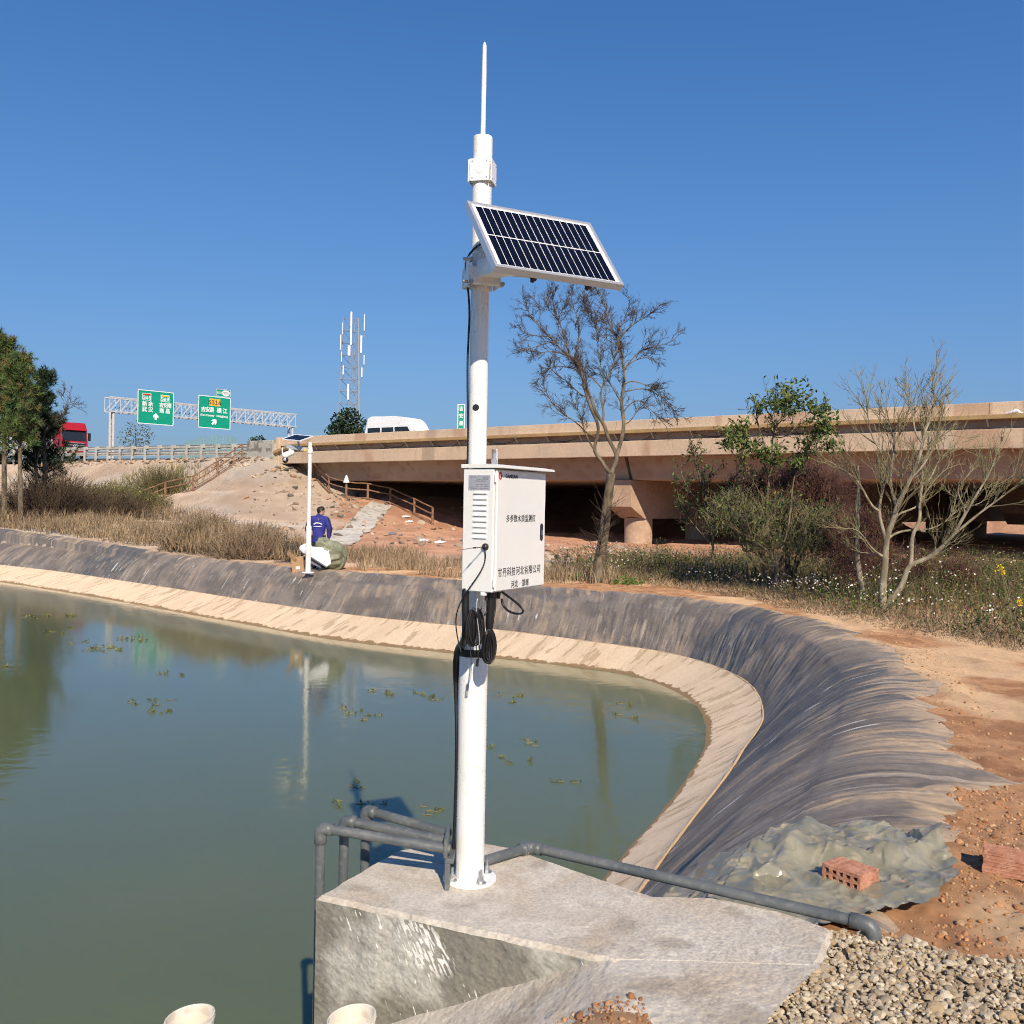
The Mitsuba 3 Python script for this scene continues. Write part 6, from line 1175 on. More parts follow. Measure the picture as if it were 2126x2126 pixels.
thicket('reddish_shrub', 'dense reddish brown twiggy shrub under the leafy tree', [(5.9, 1.92, .38), (6.43, 2.0, .42), (6.9, 1.95, .40), (6.2, 1.65, .38), (6.75, 1.6, .38), (7.2, 1.75, .33), (7.35, 1.35, .35), (5.6, 1.8, .28), (6.5, 1.1, .4), (6.9, .8, .4), (7.4, .9, .4)], 22.0, 43, 6.4, GREEN, 'twig_red', 0, 330)
thicket('reddish_shrub', 'dark creeper-hung thicket between the pale bare tree and the reddish shrub', [(7.2, .9, .35), (7.5, .6, .4), (7.1, .35, .4), (7.9, .4, .35), (7.6, 1.1, .25), (8.6, .2, .35), (9.4, .15, .35)], 20.5, 47, 7.3, GREEN, 'twig_red', 60, 240, base=-.25)
v = thing('thin_trunk', 'thin crooked trunk hung with dry creeper left of the pale bare tree', 'tree')
rng = np.random.default_rng(51)
C = bez([(x, 19 + .1 * math.sin(z * 3), z) for x, z in VINE], 24)
part(v, 'trunk', tube(C, np.linspace(.065, .02, 24), 8), 'bark_pale', True)
q, dd = along_paths(C[None], rng.uniform(.1, 1, (1, 260)))
Q, R = sprout(q, dd, rng.uniform(.15, .6, 260), np.full(260, .006), rng, 1.1, -.25, 5, .3)
part(v, 'creeper', join([tubes(Q, R, 3)]), 'twig_red', True)

# pines
def pine(text, x, y, top, lean, seed, r0, crown_from, spread, tones, tufts=430):
    rng = np.random.default_rng(seed); t = thing('pine_tree', text, 'tree')
    z0 = float(land_z(np.array([x]), np.array([y]))[0]) - .2
    C = bez([(x, y, z0), (x + lean * .3, y, z0 + (top - z0) * .4), (x + lean * .8, y + .1, z0 + (top - z0) * .75), (x + lean, y, top)], 24)
    part(t, 'trunk', tube(C, np.linspace(r0, .03, 24), 10), 'bark_grey', True)
    n = 64; f = crown_from + (1 - crown_from) * rng.random(n) ** .9
    q, dd = along_paths(C[None], f[None])
    L = spread * (1.25 - .85 * (f - crown_from) / (1 - crown_from)) * rng.uniform(.6, 1.1, n)
    Q, R = sprout(q, dd, L, np.full(n, .035), rng, 1.15, .12, 5, .12)
    part(t, 'limbs', join([tubes(Q, R, 5)]), 'bark_dark', True)
    P, D = along_paths(Q, rng.uniform(.35, 1, (n, int(tufts / n) + 1)))
    P = P + rng.normal(0, .16, P.shape); D = unit(D + rng.normal(0, .5, D.shape) + [0, 0, .45])
    k = 30; m = len(P)
    nd = unit(D[:, None] * rng.uniform(.2, 1.3, (m, k, 1)) + unit(rng.normal(size=(m, k, 3))))
    b = P[:, None] + D[:, None] * rng.uniform(-.12, .14, (m, k, 1)); ln = rng.uniform(.16, .30, (m, k, 1))
    s = unit(np.cross(nd, rng.normal(size=(m, k, 3)))) * .015
    V = np.stack([b - s, b + s, b + nd * ln], 2).reshape(-1, 3); F = np.arange(len(V)).reshape(-1, 3)
    c = np.asarray(tones)[rng.integers(0, len(tones), m)] * rng.uniform(.75, 1.25, (m, 1))
    part(t, 'needles', (V, F), 'leafy', False, color=np.repeat(c, 3 * k, 0))
PINE = [(.08, .14, .04), (.065, .11, .035), (.11, .16, .04), (.15, .12, .045), (.09, .13, .045)]
pine('left of two front pines with pale trunks at the left edge of the frame', -24.75, 47.0, 8.9, -.25, 61, .15, .42, 1.55, PINE, 900)
pine('right of two front pines with pale slim trunks at the left edge', -23.45, 46.0, 8.2, -.3, 62, .13, .42, 1.25, PINE, 760)
pine('dark pine with a forked leaning trunk nearest to the red lorry', -24.2, 50.0, 7.6, -.35, 63, .16, .28, 1.5, [(.02, .04, .016), (.03, .055, .02), (.04, .06, .025)], 900)
pine('pine partly cut off by the left edge of the frame', -27.0, 49.0, 9.4, .1, 64, .18, .25, 1.7, PINE, 950)
def round_tree(text, x, y, z0, h, r, seed, n=1500, tones=DARKGREEN, leaf=.35, name='far_tree', group=None):
    rng = np.random.default_rng(seed); t = thing(name, text, 'tree', group)
    part(t, 'trunk', cyl((x, y, z0), (x, y, z0 + h * .5), .10, 7, .06), 'bark_dark')
    c = unit(rng.normal(size=(n, 3))) * rng.random((n, 1)) ** .35
    lump = .72 + .5 * meshkit.noise(unit(c) * 2.6 + seed, 3)[:, None]
    P = c * lump * [r, r, h * .52] + [x, y, z0 + h * .52]
    leaf_part(t, 'crown', P, rng.uniform(.6, 1.3, n) * leaf, rng, tones, asp=.7)
round_tree('dark round evergreen tree behind the end of the viaduct beside the tower', -19.0, 110, 6.2, 5.8, 2.35, 71, 2600, leaf=.36)
FAR = [(-33.8, 126, 2.9, 'first small dark tree of the skyline row, right of the mesh fence'), (-31.0, 128, 2.3, 'low dark tree on the skyline below the sign with the yellow shield'), (-29.0, 127, 2.6, 'dark tree on the skyline right below the exit sign'), (-26.9, 129, 2.5, 'brownish tree on the skyline under the gantry'), (-25.2, 128, 2.3, 'dark bush on the skyline nearest to the grey end block')]
for k, (x, y, h, tx) in enumerate(FAR):
    round_tree(tx, x * y / 110.0 * .86, y, 6.8, h, 1.7, 80 + k, 650, DARKGREEN + [(.05, .045, .025)] * (k == 3), .34)
round_tree('small sparse tree on the skyline left of the mesh fence', -46.2, 118, 6.6, 4.4, 2.1, 90, 420, [(.09, .10, .06), (.12, .115, .08)], .26)

# ---------------------------------------------------------------- grass, weeds and flowers
def blades(P, h, w, lean, rng, tones):
    n = len(P); a = rng.uniform(0, 6.283, n); b = rng.uniform(0, 6.283, n)
    L = np.c_[np.cos(a), np.sin(a), 0 * a] * lean[:, None]; S = np.c_[np.cos(b), np.sin(b), 0 * b] * (w / 2)[:, None]
    mid = P + L * .35 + [0, 0, 1] * (h * .55)[:, None]; tip = P + L + [0, 0, 1] * (h * (1 - .25 * (lean / h) ** 2).clip(.3, 1))[:, None]
    V = np.stack([P - S, P + S, mid - S * .8, mid + S * .8, tip], 1)
    F = (np.array([[0, 1, 3], [0, 3, 2], [2, 3, 4]])[None] + 5 * np.arange(n)[:, None, None]).reshape(-1, 3)
    c = np.asarray(tones)[rng.integers(0, len(tones), n)] * rng.uniform(.7, 1.25, (n, 1))
    return V.reshape(-1, 3), F, np.repeat(c, 5, 0)
def merge(*vfc):
    V, F, C, at = [], [], [], 0
    for v, f, c in vfc: V.append(v); F.append(f + at); C.append(c); at += len(v)
    return (np.vstack(V), np.vstack(F)), np.vstack(C)
STRAW = [(.37, .27, .165), (.30, .21, .13), (.44, .335, .215), (.24, .165, .105), (.33, .25, .155)]
BROWN = [(.12, .085, .05), (.16, .115, .07), (.09, .065, .04), (.20, .15, .09)]
def ground_pts(xy, sink=.02): return np.c_[xy, land_z(xy[:, 0], xy[:, 1]) - sink]
def bump_h(xy, blobs):
    h = np.zeros(len(xy))
    for x, y, r, a in blobs: h = np.maximum(h, a * np.exp(-((xy[:, 0] - x) ** 2 + (xy[:, 1] - y) ** 2) / r ** 2))
    return h
rng = np.random.default_rng(101)
i0, i1 = int(np.argmin(np.hypot(*(crest_line - [-33, 50]).T))), int(np.argmin(np.hypot(*(crest_line - [-6.2, 26.2]).T)))
n = 26000
ii = rng.uniform(i0, i1, n); k = ii.astype(int); off = .25 + 6.0 * rng.random(n) ** 1.3
xy = crest_line[k] + nrm[k] * (out_w[k] + off)[:, None] + rng.normal(0, .08, (n, 2))
dens = meshkit.fbm(np.c_[xy * .8, 0 * off], 3, 5)
xy = xy[dens > .46]; off = off[dens > .46]
hump = bump_h(xy, [(-10.6, 33.0, 1.5, 1.35), (-9.4, 31.3, 1.1, 1.0), (-7.9, 30.2, 1.4, 1.1), (-13.5, 36.5, 2.2, .5), (-18, 40, 2.5, .45), (-7.0, 28.8, 1.0, .45), (-12.0, 34.5, 1.2, .5)])
h = (.20 + .24 * np.clip(off / 2, 0, 1) + hump) * rng.uniform(.55, 1.15, len(xy))
P = ground_pts(xy); lift = hump * rng.random(len(xy)) ** .8 * .8
P[:, 2] += lift; h = np.maximum(h - lift, .2) * .9
g1 = blades(P, h, np.full(len(xy), .017), rng.uniform(.1, .55, len(xy)) * h, rng, STRAW)
sel = rng.random(len(xy)) < .35
g2 = blades(P[sel], h[sel] * 1.05, np.full(sel.sum(), .014), rng.uniform(.2, .8, sel.sum()) * h[sel], rng, BROWN)
g2b = blades(P[sel], h[sel] * .8, np.full(sel.sum(), .02), rng.uniform(.2, .9, sel.sum()) * h[sel], rng, BROWN)
m, c = merge(g1, g2, g2b)
c = c * np.repeat(.62 + .8 * meshkit.fbm(np.vstack([P, P[sel], P[sel]]) * [1.3, 1.3, 2.2], 3, 44), 5)[:, None]
solo('dry_grass', m, 'vertex', 'tall dry straw grass along the far bank of the pond', smooth=False, kind='stuff', color=c)
# behind it, towards the embankment
n = 30000
xy = np.c_[rng.uniform(-44, -7, n), rng.uniform(36, 72, n)]
t_, q_ = road_tq(xy[:, 0], xy[:, 1])
ok = (q_ < -2.2) & ((t_ > 48.9) | ((q_ < -9.5) & (xy[:, 0] < -13 - .35 * (60 - xy[:, 1]).clip(-20, 20))))
ok &= ~inside(xy[:, 0], xy[:, 1], np.array(Polygon(crest_loop).buffer(1.0).exterior.coords))
ok &= meshkit.fbm(np.c_[xy * .45, np.zeros(n)], 3, 9) > .36
xy = xy[ok]; t_, q_ = road_tq(xy[:, 0], xy[:, 1])
h = rng.uniform(.35, .9, len(xy)); P = ground_pts(xy)
zone = meshkit.fbm(np.c_[xy * .3, np.zeros(len(xy))], 2, 14)
yel = (zone > .48) & (q_ > -9)
parts_ = [blades(P[yel], h[yel], np.full(yel.sum(), .035), rng.uniform(.1, .5, yel.sum()) * h[yel], rng, [(.20, .17, .05), (.15, .15, .045), (.26, .20, .07), (.11, .12, .04)]),
          blades(P[~yel], h[~yel], np.full((~yel).sum(), .032), rng.uniform(.1, .6, (~yel).sum()) * h[~yel], rng, BROWN + STRAW[:2])]
m, c = merge(*parts_)
solo('slope_scrub', m, 'vertex', 'yellow-green and brown scrub on the embankment below the guardrail', smooth=False, kind='stuff', color=c)
def dry_bush(text, cx, cy, rx, rz, seed, tones, n=900, name='dry_bush', ry=None, lift=.0, leaf=0):
    rng = np.random.default_rng(seed); b = thing(name, text, 'bush'); z0 = float(land_z(np.array([cx]), np.array([cy]))[0])
    P = np.c_[cx + rng.normal(0, rx * .35, n), cy + rng.normal(0, (ry or rx) * .35, n), np.full(n, z0 - .05)]
    d = unit(np.c_[(P[:, 0] - cx) / rx * .8, (P[:, 1] - cy) / rx * .8, np.ones(n)] + rng.normal(0, .3, (n, 3)))
    L = rz * rng.uniform(.5, 1.15, n) * np.exp(-((P[:, 0] - cx) / rx) ** 2 * .6)
    Q, R = sprout(P, d, L, np.full(n, .016), rng, .25, .05, 5, .16)
    q, dd = along_paths(Q, rng.uniform(.25, 1, (n, 4)))
    Q2, R2 = sprout(q, dd, rng.uniform(.15, .5, len(q)) * rz * .45, np.full(len(q), .010), rng, .7, .05, 3, .2)
    part(b, 'twigs', join([tubes(Q, R, 3), tubes(Q2, R2, 3)]), tones, True)
    if leaf:
        q, _ = along_paths(Q2, rng.uniform(.3, 1, (len(Q2), 1))); q = q[rng.permutation(len(q))[:leaf]]
        leaf_part(b, 'leaves', q, rng.uniform(.08, .2, len(q)), rng, YELLOWGREEN)
    return b
mat('bush_brown', bark((.055, .038, .026), (.11, .078, .05), 2.0), .95)
mat('bush_straw', bark((.20, .145, .095), (.32, .235, .155), 2.0), .95)
mat('bush_olive', bark((.09, .085, .04), (.16, .14, .06), 2.0), .95)
dry_bush('large dark brown bush between the pines and the left railing', -21.4, 51.0, 2.3, 1.45, 201, 'bush_brown', 1400, ry=1.4)
dry_bush('dark bush in the shade at the foot of the pines', -23.6, 49.2, 1.9, 2.6, 202, 'bush_brown', 1100)
dry_bush('brown bush on the upper slope beside the left railing', -23.6, 64.6, 1.7, 1.9, 203, 'bush_olive', 700)
dry_bush('pale dry bush standing highest in the straw grass', -10.6, 33.2, 1.2, 1.35, 204, 'bush_straw', 1000)
dry_bush('rounded pale dry bush in the straw grass nearest to the person', -8.1, 30.6, 1.2, 1.15, 205, 'bush_straw', 1000)
dry_bush('yellow-green low bush on the slope under the lorry', -30.5, 66.0, 2.6, 1.6, 206, 'bush_olive', 900, leaf=1500)
dry_bush('yellow-green bush on the slope at the middle of the scrub', -25.8, 62.0, 2.4, 1.6, 207, 'bush_olive', 900, leaf=1800)
dry_bush('yellowish bush low on the slope left of the left railing', -22.6, 58.5, 1.9, 1.4, 208, 'bush_olive', 800, leaf=1300)
# short dry grass and weeds right of the person, up to the orange clay
n = 9000
xy = np.c_[rng.uniform(-4.4, 2.6, n), rng.uniform(22.6, 30, n)]
dd, _ = seg_dist(xy[:, 0], xy[:, 1], crest_loop_d)
ok = ~inside(xy[:, 0], xy[:, 1], crest_loop) & (dd > 1.0) & (dd < 3.6 + 2.5 * meshkit.fbm(np.c_[xy, np.zeros(n)], 2, 3)) & (meshkit.fbm(np.c_[xy * 1.4, np.zeros(n)], 2, 18) > .40)
xy = xy[ok]; h = rng.uniform(.15, .5, len(xy))
g1 = blades(ground_pts(xy), h, np.full(len(xy), .015), rng.uniform(.1, .6, len(xy)) * h, rng, STRAW + BROWN[:2])
solo('dry_grass', (g1[0], g1[1]), 'vertex', 'short dry grass between the pond path and the orange clay', smooth=False, kind='stuff', color=g1[2])
# the weedy strip on the right, with white flowers
EDGE = np.array([(1.0, 25.2), (2.4, 24.0), (3.6, 22.4), (4.75, 19.9), (5.0, 17.6), (5.6, 15.2), (6.3, 12.9), (6.9, 11.4), (7.4, 9.5), (16, 10), (24, 22), (18, 31), (6, 33), (1.2, 28)])
xy = np.vstack([fill(EDGE, 30000, rng), fill(np.vstack([EDGE[:9], EDGE[:9][::-1] + [1.3, .5]]), 9000, rng)])
de, _ = seg_dist(xy[:, 0], xy[:, 1], np.vstack([np.linspace(a, b2, 40) for a, b2 in zip(EDGE[:8], EDGE[1:9])]))
patch = meshkit.fbm(np.c_[xy * .7, np.zeros(len(xy))], 3, 25)
hh = (.10 + .62 * np.clip(de / 2.2, 0, 1)) * (.55 + .8 * patch)
P = ground_pts(xy)
edge_dry = rng.random(len(xy)) < np.clip(1.15 - de / 2.4, .12, 1)
h = np.maximum(hh * rng.uniform(.5, 1.15, len(xy)), .06)
wd = np.where(xy[:, 1] < 18, .011, .015)
gA = blades(P[edge_dry], h[edge_dry] * .8, wd[edge_dry], rng.uniform(.5, 1.6, edge_dry.sum()) * h[edge_dry], rng, STRAW + BROWN[1:2])
gr = ~edge_dry
gB = blades(P[gr], h[gr], wd[gr], rng.uniform(.1, .8, gr.sum()) * h[gr], rng, BROWN + [(.07, .09, .03), (.10, .11, .035)])
m, c = merge(gA, gB)
solo('weedy_grass', m, 'vertex', 'dry and green weeds along the inner edge of the dirt path under the bare trees', smooth=False, kind='stuff', color=c)
sel = np.nonzero(gr & (patch > .42))[0]
LP = np.repeat(P[sel], 3, 0) + rng.normal(0, .05, (3 * len(sel), 3)) + np.c_[np.zeros((3 * len(sel), 2)), np.repeat(h[sel], 3) * rng.uniform(.3, 1, 3 * len(sel))]
v_, f_, c_ = leaf_cards(LP, rng.uniform(.03, .075, len(LP)), rng, GREEN + YELLOWGREEN + DARKGREEN)
solo('weed_leaves', (v_, f_), 'leafy', 'small green leaves of the flowering weeds under the bare trees', smooth=False, kind='stuff', color=c_)
fl = np.nonzero((meshkit.fbm(np.c_[xy * .55, np.zeros(len(xy))], 2, 33) > .42) & (de > .6) & (xy[:, 1] < 27))[0]; fl = fl[rng.permutation(len(fl))[:2700]]
FPos = P[fl] + np.c_[rng.normal(0, .04, (len(fl), 2)), hh[fl] * rng.uniform(.8, 1.2, len(fl)) + .07]
a = np.arange(6) / 6 * 2 * np.pi; disc = trimesh.Trimesh(np.vstack([np.c_[np.cos(a), np.sin(a), 0 * a + .15], [[0, 0, 0]]]), np.c_[np.arange(6), (np.arange(6) + 1) % 6, np.full(6, 6)], process=False)
eye = trimesh.creation.icosphere(subdivisions=0, radius=.34)
from scipy.spatial.transform import Rotation
sz = rng.uniform(.010, .020, len(fl))
st = rng.bit_generator.state
v1, f1, k1 = scatter_copies([disc], FPos, sz, rng, .7)
rng.bit_generator.state = st
v2, f2, k2 = scatter_copies([eye], FPos + [0, 0, .002], sz, rng, .7)
solo('white_daisies', (np.vstack([v1, v2]), np.vstack([f1, f2 + len(v1)])), 'vertex', 'many small white daisies among the weeds under the bare trees', smooth=False, kind='stuff', color=np.vstack([np.tile((.80, .80, .78), (len(v1), 1)), np.tile((.55, .36, .03), (len(v2), 1))]))
# yellow rape flowers at the right edge
for k, (x, y, z, bx, txt) in enumerate([(6.60, 13.0, .86, 6.83, 'taller of two thin stalks with a yellow flower head at the right edge'), (6.68, 13.1, .80, 6.95, 'second thin stalk with a yellow flower head just right of the taller one'), (6.72, 12.7, .42, 6.85, 'low yellow flower among the daisies at the right edge'), (6.92, 12.9, .62, 6.98, 'yellow flower stalk cut by the right edge of the frame')]):
    f = thing('yellow_flower', txt, 'flower', 'yellow flower stalks at the right edge'); rng = np.random.default_rng(300 + k)
    z0 = float(land_z(np.array([bx]), np.array([y]))[0])
    part(f, 'stem', tube(bez([(bx, y, z0), (bx * .5 + x * .5 + .03, y, z0 * .5 + z * .5), (x, y, z)], 10), np.linspace(.006, .004, 10), 5), 'twig_olive', True)
    v_, f_, c_ = leaf_cards(np.tile([x, y, z], (46, 1)) + rng.normal(0, .018, (46, 3)), .028, rng, [(.75, .50, .02), (.70, .55, .05)], asp=.8)
    part(f, 'head', (v_, f_), 'leafy', False, color=c_)
    v_, f_, c_ = leaf_cards(np.c_[np.linspace(bx, x, 14), np.full(14, y), np.linspace(z0, z, 14)], rng.uniform(.04, .10, 14), rng, GREEN)
    part(f, 'leaves', (v_, f_), 'leafy', False, color=c_)
# low bright green plants by the path
rng = np.random.default_rng(77)
for k, (x, y, r, txt) in enumerate([(1.7, 24.0, .28, 'left of two low bright green clumps beside the path right of the cabinet'), (2.75, 23.0, .35, 'right of two low bright green clumps beside the path right of the cabinet')]):
    g = thing('green_plant', txt, 'plant'); z0 = float(land_z(np.array([x]), np.array([y]))[0])
    c = unit(rng.normal(size=(420, 3))) * (r * rng.random((420, 1)) ** .5) * [1.3, 1, .6]; c[:, 2] = np.abs(c[:, 2])
    leaf_part(g, 'leaves', c + [x, y, z0], rng.uniform(.04, .09, 420), rng, [(.10, .17, .03), (.14, .20, .04), (.07, .12, .025)])
# floating weed
for k, (x, y) in enumerate(WEEDS):
    rng = np.random.default_rng(400 + k); D_ = math.hypot(x, y)
    w = thing('floating_weed', 'small clump of green weed floating on the pond', 'water plant', 'floating weeds on the pond')
    n = int(rng.integers(5, 13)); size = .014 + .0022 * D_
    a = rng.uniform(0, 6.28); ax = np.array([math.cos(a), math.sin(a) * .8, 0])
    P = np.array([x, y, Z_WATER + .004]) + rng.uniform(-1, 1, (n, 1)) * ax * size * 1.6 + rng.normal(0, .012, (n, 3)) * [1, 1, .1]
    v_, f_, c_ = leaf_cards(P, rng.uniform(.6, 1.3, n) * size, rng, [(.13, .16, .035), (.18, .19, .05), (.10, .12, .03), (.15, .12, .05)], asp=.6)
    v_[:, 2] = np.abs(v_[:, 2] - Z_WATER) * 1.2 + Z_WATER + .003
    part(w, 'leaves', (v_, f_), 'leafy', False, color=c_)
    part(w, 'stem', tube([P[0] - ax * size, P[0], P[0] + ax * size * 1.5], [.004, .006, .004], 5), 'twig_olive', True)
# ---------------------------------------------------------------- the second pole and the person beside it
QX, QY = -5.28, 25.05
zg = float(zc(QY)) - .02
p2 = thing('camera_pole', 'slim white camera pole on the far bank in front of the person', 'pole')
def onp2(prof, n=24): return lathe(prof, n, (QX, QY, 0))
part(p2, 'base_plate', onp2([(0, zg), (.16, zg), (.16, zg + .02), (0, zg + .02)]), 'white_paint')
part(p2, 'lower_tube', onp2([(.068, zg), (.068, .83), (.072, .84), (.072, .90), (.062, .93)]), 'white_paint', 30)
part(p2, 'upper_tube', onp2([(.05, .90), (.048, 3.05), (.05, 3.10), (0, 3.10)]), 'white_paint', 30)
part(p2, 'clamp', cat(onp2([(.055, 2.80), (.075, 2.82), (.075, 2.90), (.055, 2.98)])), 'white_paint', 30)
part(p2, 'arm', beam((QX - .02, QY - .02, 2.90), (QX - .60, QY - .06, 2.98), .10, .11, .01), 'galvanised', False)
part(p2, 'tag', box3((QX - .14, QY - .09, 2.86), (QX - .08, QY - .082, 2.93), .002), 'sign_yellow', False)
sp = thing('solar_panel', 'small dark blue solar panel on the slim camera pole', 'solar panel')
so = np.array([QX - .32, QY - .05, 3.21]); sx_ = unit(np.array([.86, -.50, -.09])); sy_ = unit(np.array([.50, .81, .31])); sn = unit(np.cross(sx_, sy_)); sy_ = np.cross(sn, sx_)
def onsp(m): return xf(m, so, sx_, sy_, sn)
part(sp, 'frame', onsp(cat(box3((-.32, -.25, -.02), (-.295, .25, .008)), box3((.295, -.25, -.02), (.32, .25, .008)), box3((-.295, -.25, -.02), (.295, -.228, .008)), box3((-.295, .228, -.02), (.295, .25, .008)))), 'backsheet', False)
for i in range(6):
    for j in range(2): part(sp, 'cell', onsp(box3((-.285 + i * .0955, -.22 + j * .222, -.004), (-.285 + i * .0955 + .090, -.22 + j * .222 + .216, .002), .001)), 'cell_blue', False)
part(sp, 'backing', onsp(box3((-.295, -.228, -.012), (.295, .228, -.005), .001)), 'backsheet', False)
part(sp, 'bracket', cat(beam(so - sn * .02, so + [.05, 0, -.24], .06, .05, .005)), 'galvanised', False)
cm = thing('security_camera', 'white domed security camera hanging under the arm of the slim pole', 'camera')
cc_ = np.array([QX - .56, QY - .08, 2.72])
part(cm, 'body', hull_body([(cc_ + [-.06, 0, .02], .085, cc_ + [.10, 0, .10], .075)], .03, 2), 'white_paint', True)
part(cm, 'dome', xf(lathe([(.075, .0), (.078, -.04), (.06, -.10), (.03, -.125), (0, -.13)], 20), cc_ + [-.06, 0, -.05]), 'black_plastic', True)
part(cm, 'lens', xf(lathe([(.04, 0), (.035, .01), (0, .012)], 16), cc_ + [-.06, -.072, -.09], (1, 0, 0), (0, 0, 1), (0, -1, 0)), 'plate_silver', True)
part(cm, 'aerial', cyl(cc_ + [-.14, .02, 0], cc_ + [-.15, .02, .22], .014, 8), 'white_paint')
part(cm, 'mount', cyl(cc_ + [.05, 0, .12], cc_ + [.06, .02, .24], .03, 10), 'white_paint')

# person seen from behind, head turned to the right
GX, GY = -5.30, 26.45
gz_ = float(land_z(np.array([GX]), np.array([GY]))[0])
def pt(x, y, z): return np.array([GX + x, GY + y, gz_ + z])
per = thing('person', 'person in a blue work jacket seen from behind, holding bags', 'person')
hc_ = pt(.045, .05, 1.615)
bones = [(pt(0, 0, .96), .105, pt(0, .0, 1.12), .095), (pt(0, 0, 1.12), .095, pt(-.0, .01, 1.36), .10), (pt(-.15, 0, 1.40), .055, pt(.15, 0, 1.40), .055), (pt(.0, .01, 1.38), .075, pt(.02, .03, 1.50), .054), (pt(.02, .03, 1.47), .056, pt(.035, .045, 1.56), .058),
         (hc_ + [-.012, .005, .0], .082, hc_ + [.022, .012, .012], .080), (hc_ + [.0, 0, .03], .082, hc_ + [.03, .02, -.06], .062), (hc_ + [.055, .03, -.075], .03, hc_ + [.03, .02, -.06], .045),
         (hc_ + [.092, .048, -.012], .010, hc_ + [.104, .054, -.028], .013), (hc_ + [.02, -.075, -.015], .012, hc_ + [.015, -.080, .015], .016), (hc_ + [-.03, .088, -.015], .012, hc_ + [-.035, .09, .015], .016), (hc_ + [.09, .047, -.055], .010, hc_ + [.075, .07, -.055], .010)]
hands = {}
for s in (-1, 1):
    sh, el, wr = pt(s * .185, .0, 1.39), pt(s * .285, .0, 1.13), pt(s * .27, .06, .885)
    bones += [(sh, .062, el, .047), (el, .047, wr, .030), (pt(s * .09, 0, .93), .10, pt(s * .10, .03, .50), .062), (pt(s * .10, .03, .50), .060, pt(s * .10, -.01, .10), .042), (pt(s * .10, -.02, .06), .042, pt(s * .11, .15, .035), .032)]
    pm_ = wr + [0, .005, -.07]; bones += [(wr, .028, pm_, .032)]
    for f in range(4):
        b0 = pm_ + [-s * .012, -.026 + f * .018, -.03]; L = (.030, .036, .034, .026)[f]
        b1 = b0 + [-s * .004, 0, -L]; b2 = b1 + [-s * .026, 0, -.012]; b3 = b2 + [-s * .012, 0, .022]
        bones += [(pm_, .016, b0, .0095), (b0, .0095, b1, .009), (b1, .009, b2, .0085), (b2, .0085, b3, .008)]
    th = pm_ + [-s * .02, .028, .012]; bones += [(pm_ + [0, .012, .02], .014, th, .011), (th, .011, th + [-s * .02, .006, -.038], .009)]
    hands[s] = pm_ + [-s * .012, 0, -.07]
part(per, 'body', hull_body(bones, .014, 6), 'skin', True)
jb = [(pt(0, 0, .80), .185, pt(0, 0, 1.12), .165), (pt(-.04, 0, 1.12), .15, pt(-.08, .0, 1.36), .125), (pt(.04, 0, 1.12), .15, pt(.08, .0, 1.36), .125), (pt(-.165, 0, 1.385), .088, pt(.165, 0, 1.385), .088), (pt(0, .02, 1.42), .10, pt(.01, .03, 1.475), .076)]
jm = hull_body(jb, .022, 6)
v = jm.vertices; w_ = np.clip((1.1 - (v[:, 2] - gz_)) / .3, 0, 1); v[:, 1] = GY + (v[:, 1] - GY) * (.90 - .05 * w_); v[:, 2] = np.maximum(v[:, 2], gz_ + .72 + .03 * np.sin(v[:, 0] * 30)); v += .010 * (np.stack([meshkit.fbm(v * [9, 9, 6] + k, 2, 3 + k) for k in range(3)], 1) - .5)
jk = part(per, 'jacket', jm, 'jacket_blue', True, 'blue work jacket with white printing on the back')
for s in (-1, 1):
    sh, el, wr = pt(s * .195, .0, 1.385), pt(s * .29, .0, 1.13), pt(s * .272, .055, .895)
    m = hull_body([(sh, .085, el, .070), (el, .068, wr, .052)], .02, 5); m.vertices += .009 * (np.stack([meshkit.fbm(m.vertices * 14 + k, 2, 3 + k) for k in range(3)], 1) - .5)
    part(per, 'jacket__sleeve', m, 'jacket_blue', True)
    part(per, 'jacket__stripe', tube([sh + [s * .072, -.03, .03], (sh + el) / 2 + [s * .072, -.02, .01], el + [s * .062, -.02, 0], wr + [s * .046, -.02, .03]], .026, 8), 'jacket_dark', True)
part(per, 'jacket__collar', tube([pt(.01 + .075 * math.cos(a), .03 + .062 * math.sin(a), 1.49) for a in np.linspace(0, 6.283, 20)], .018, 6), 'jacket_blue', True)
def back_y(x, z): return -.162 + .10 * (x / .2) ** 2 + .02 * abs(z - 1.2)
for k, a in enumerate(np.linspace(2.5, .64, 9)):
    x, z = .125 * math.cos(a), 1.20 + .085 * math.sin(a)
    part(per, 'jacket__print', beam(pt(x - .014, back_y(x, z), z - .002), pt(x + .014, back_y(x, z), z + .002 - .006 * (k > 4)), .012, .026, .002, up=(-.3 * math.cos(a), 0, 1)), 'sign_white', False)
part(per, 'jacket__print', beam(pt(-.11, back_y(.05, 1.17), 1.185), pt(.115, back_y(.05, 1.17), 1.185), .012, .018, .002), 'sign_white', False)
tb_ = [(pt(0, 0, .92), .15, pt(0, 0, .86), .155)]
for s in (-1, 1): tb_ += [(pt(s * .085, 0, .90), .115, pt(s * .10, .03, .50), .082), (pt(s * .10, .03, .50), .082, pt(s * .10, -.01, .11), .066)]
part(per, 'trousers', hull_body(tb_, .024, 5), 'trousers', True)
for s in (-1, 1): part(per, 'shoe', hull_body([(pt(s * .10, -.03, .05), .052, pt(s * .115, .10, .045), .046), (pt(s * .115, .10, .045), .046, pt(s * .12, .17, .035), .036)], .02, 3), 'black_rubber', True)
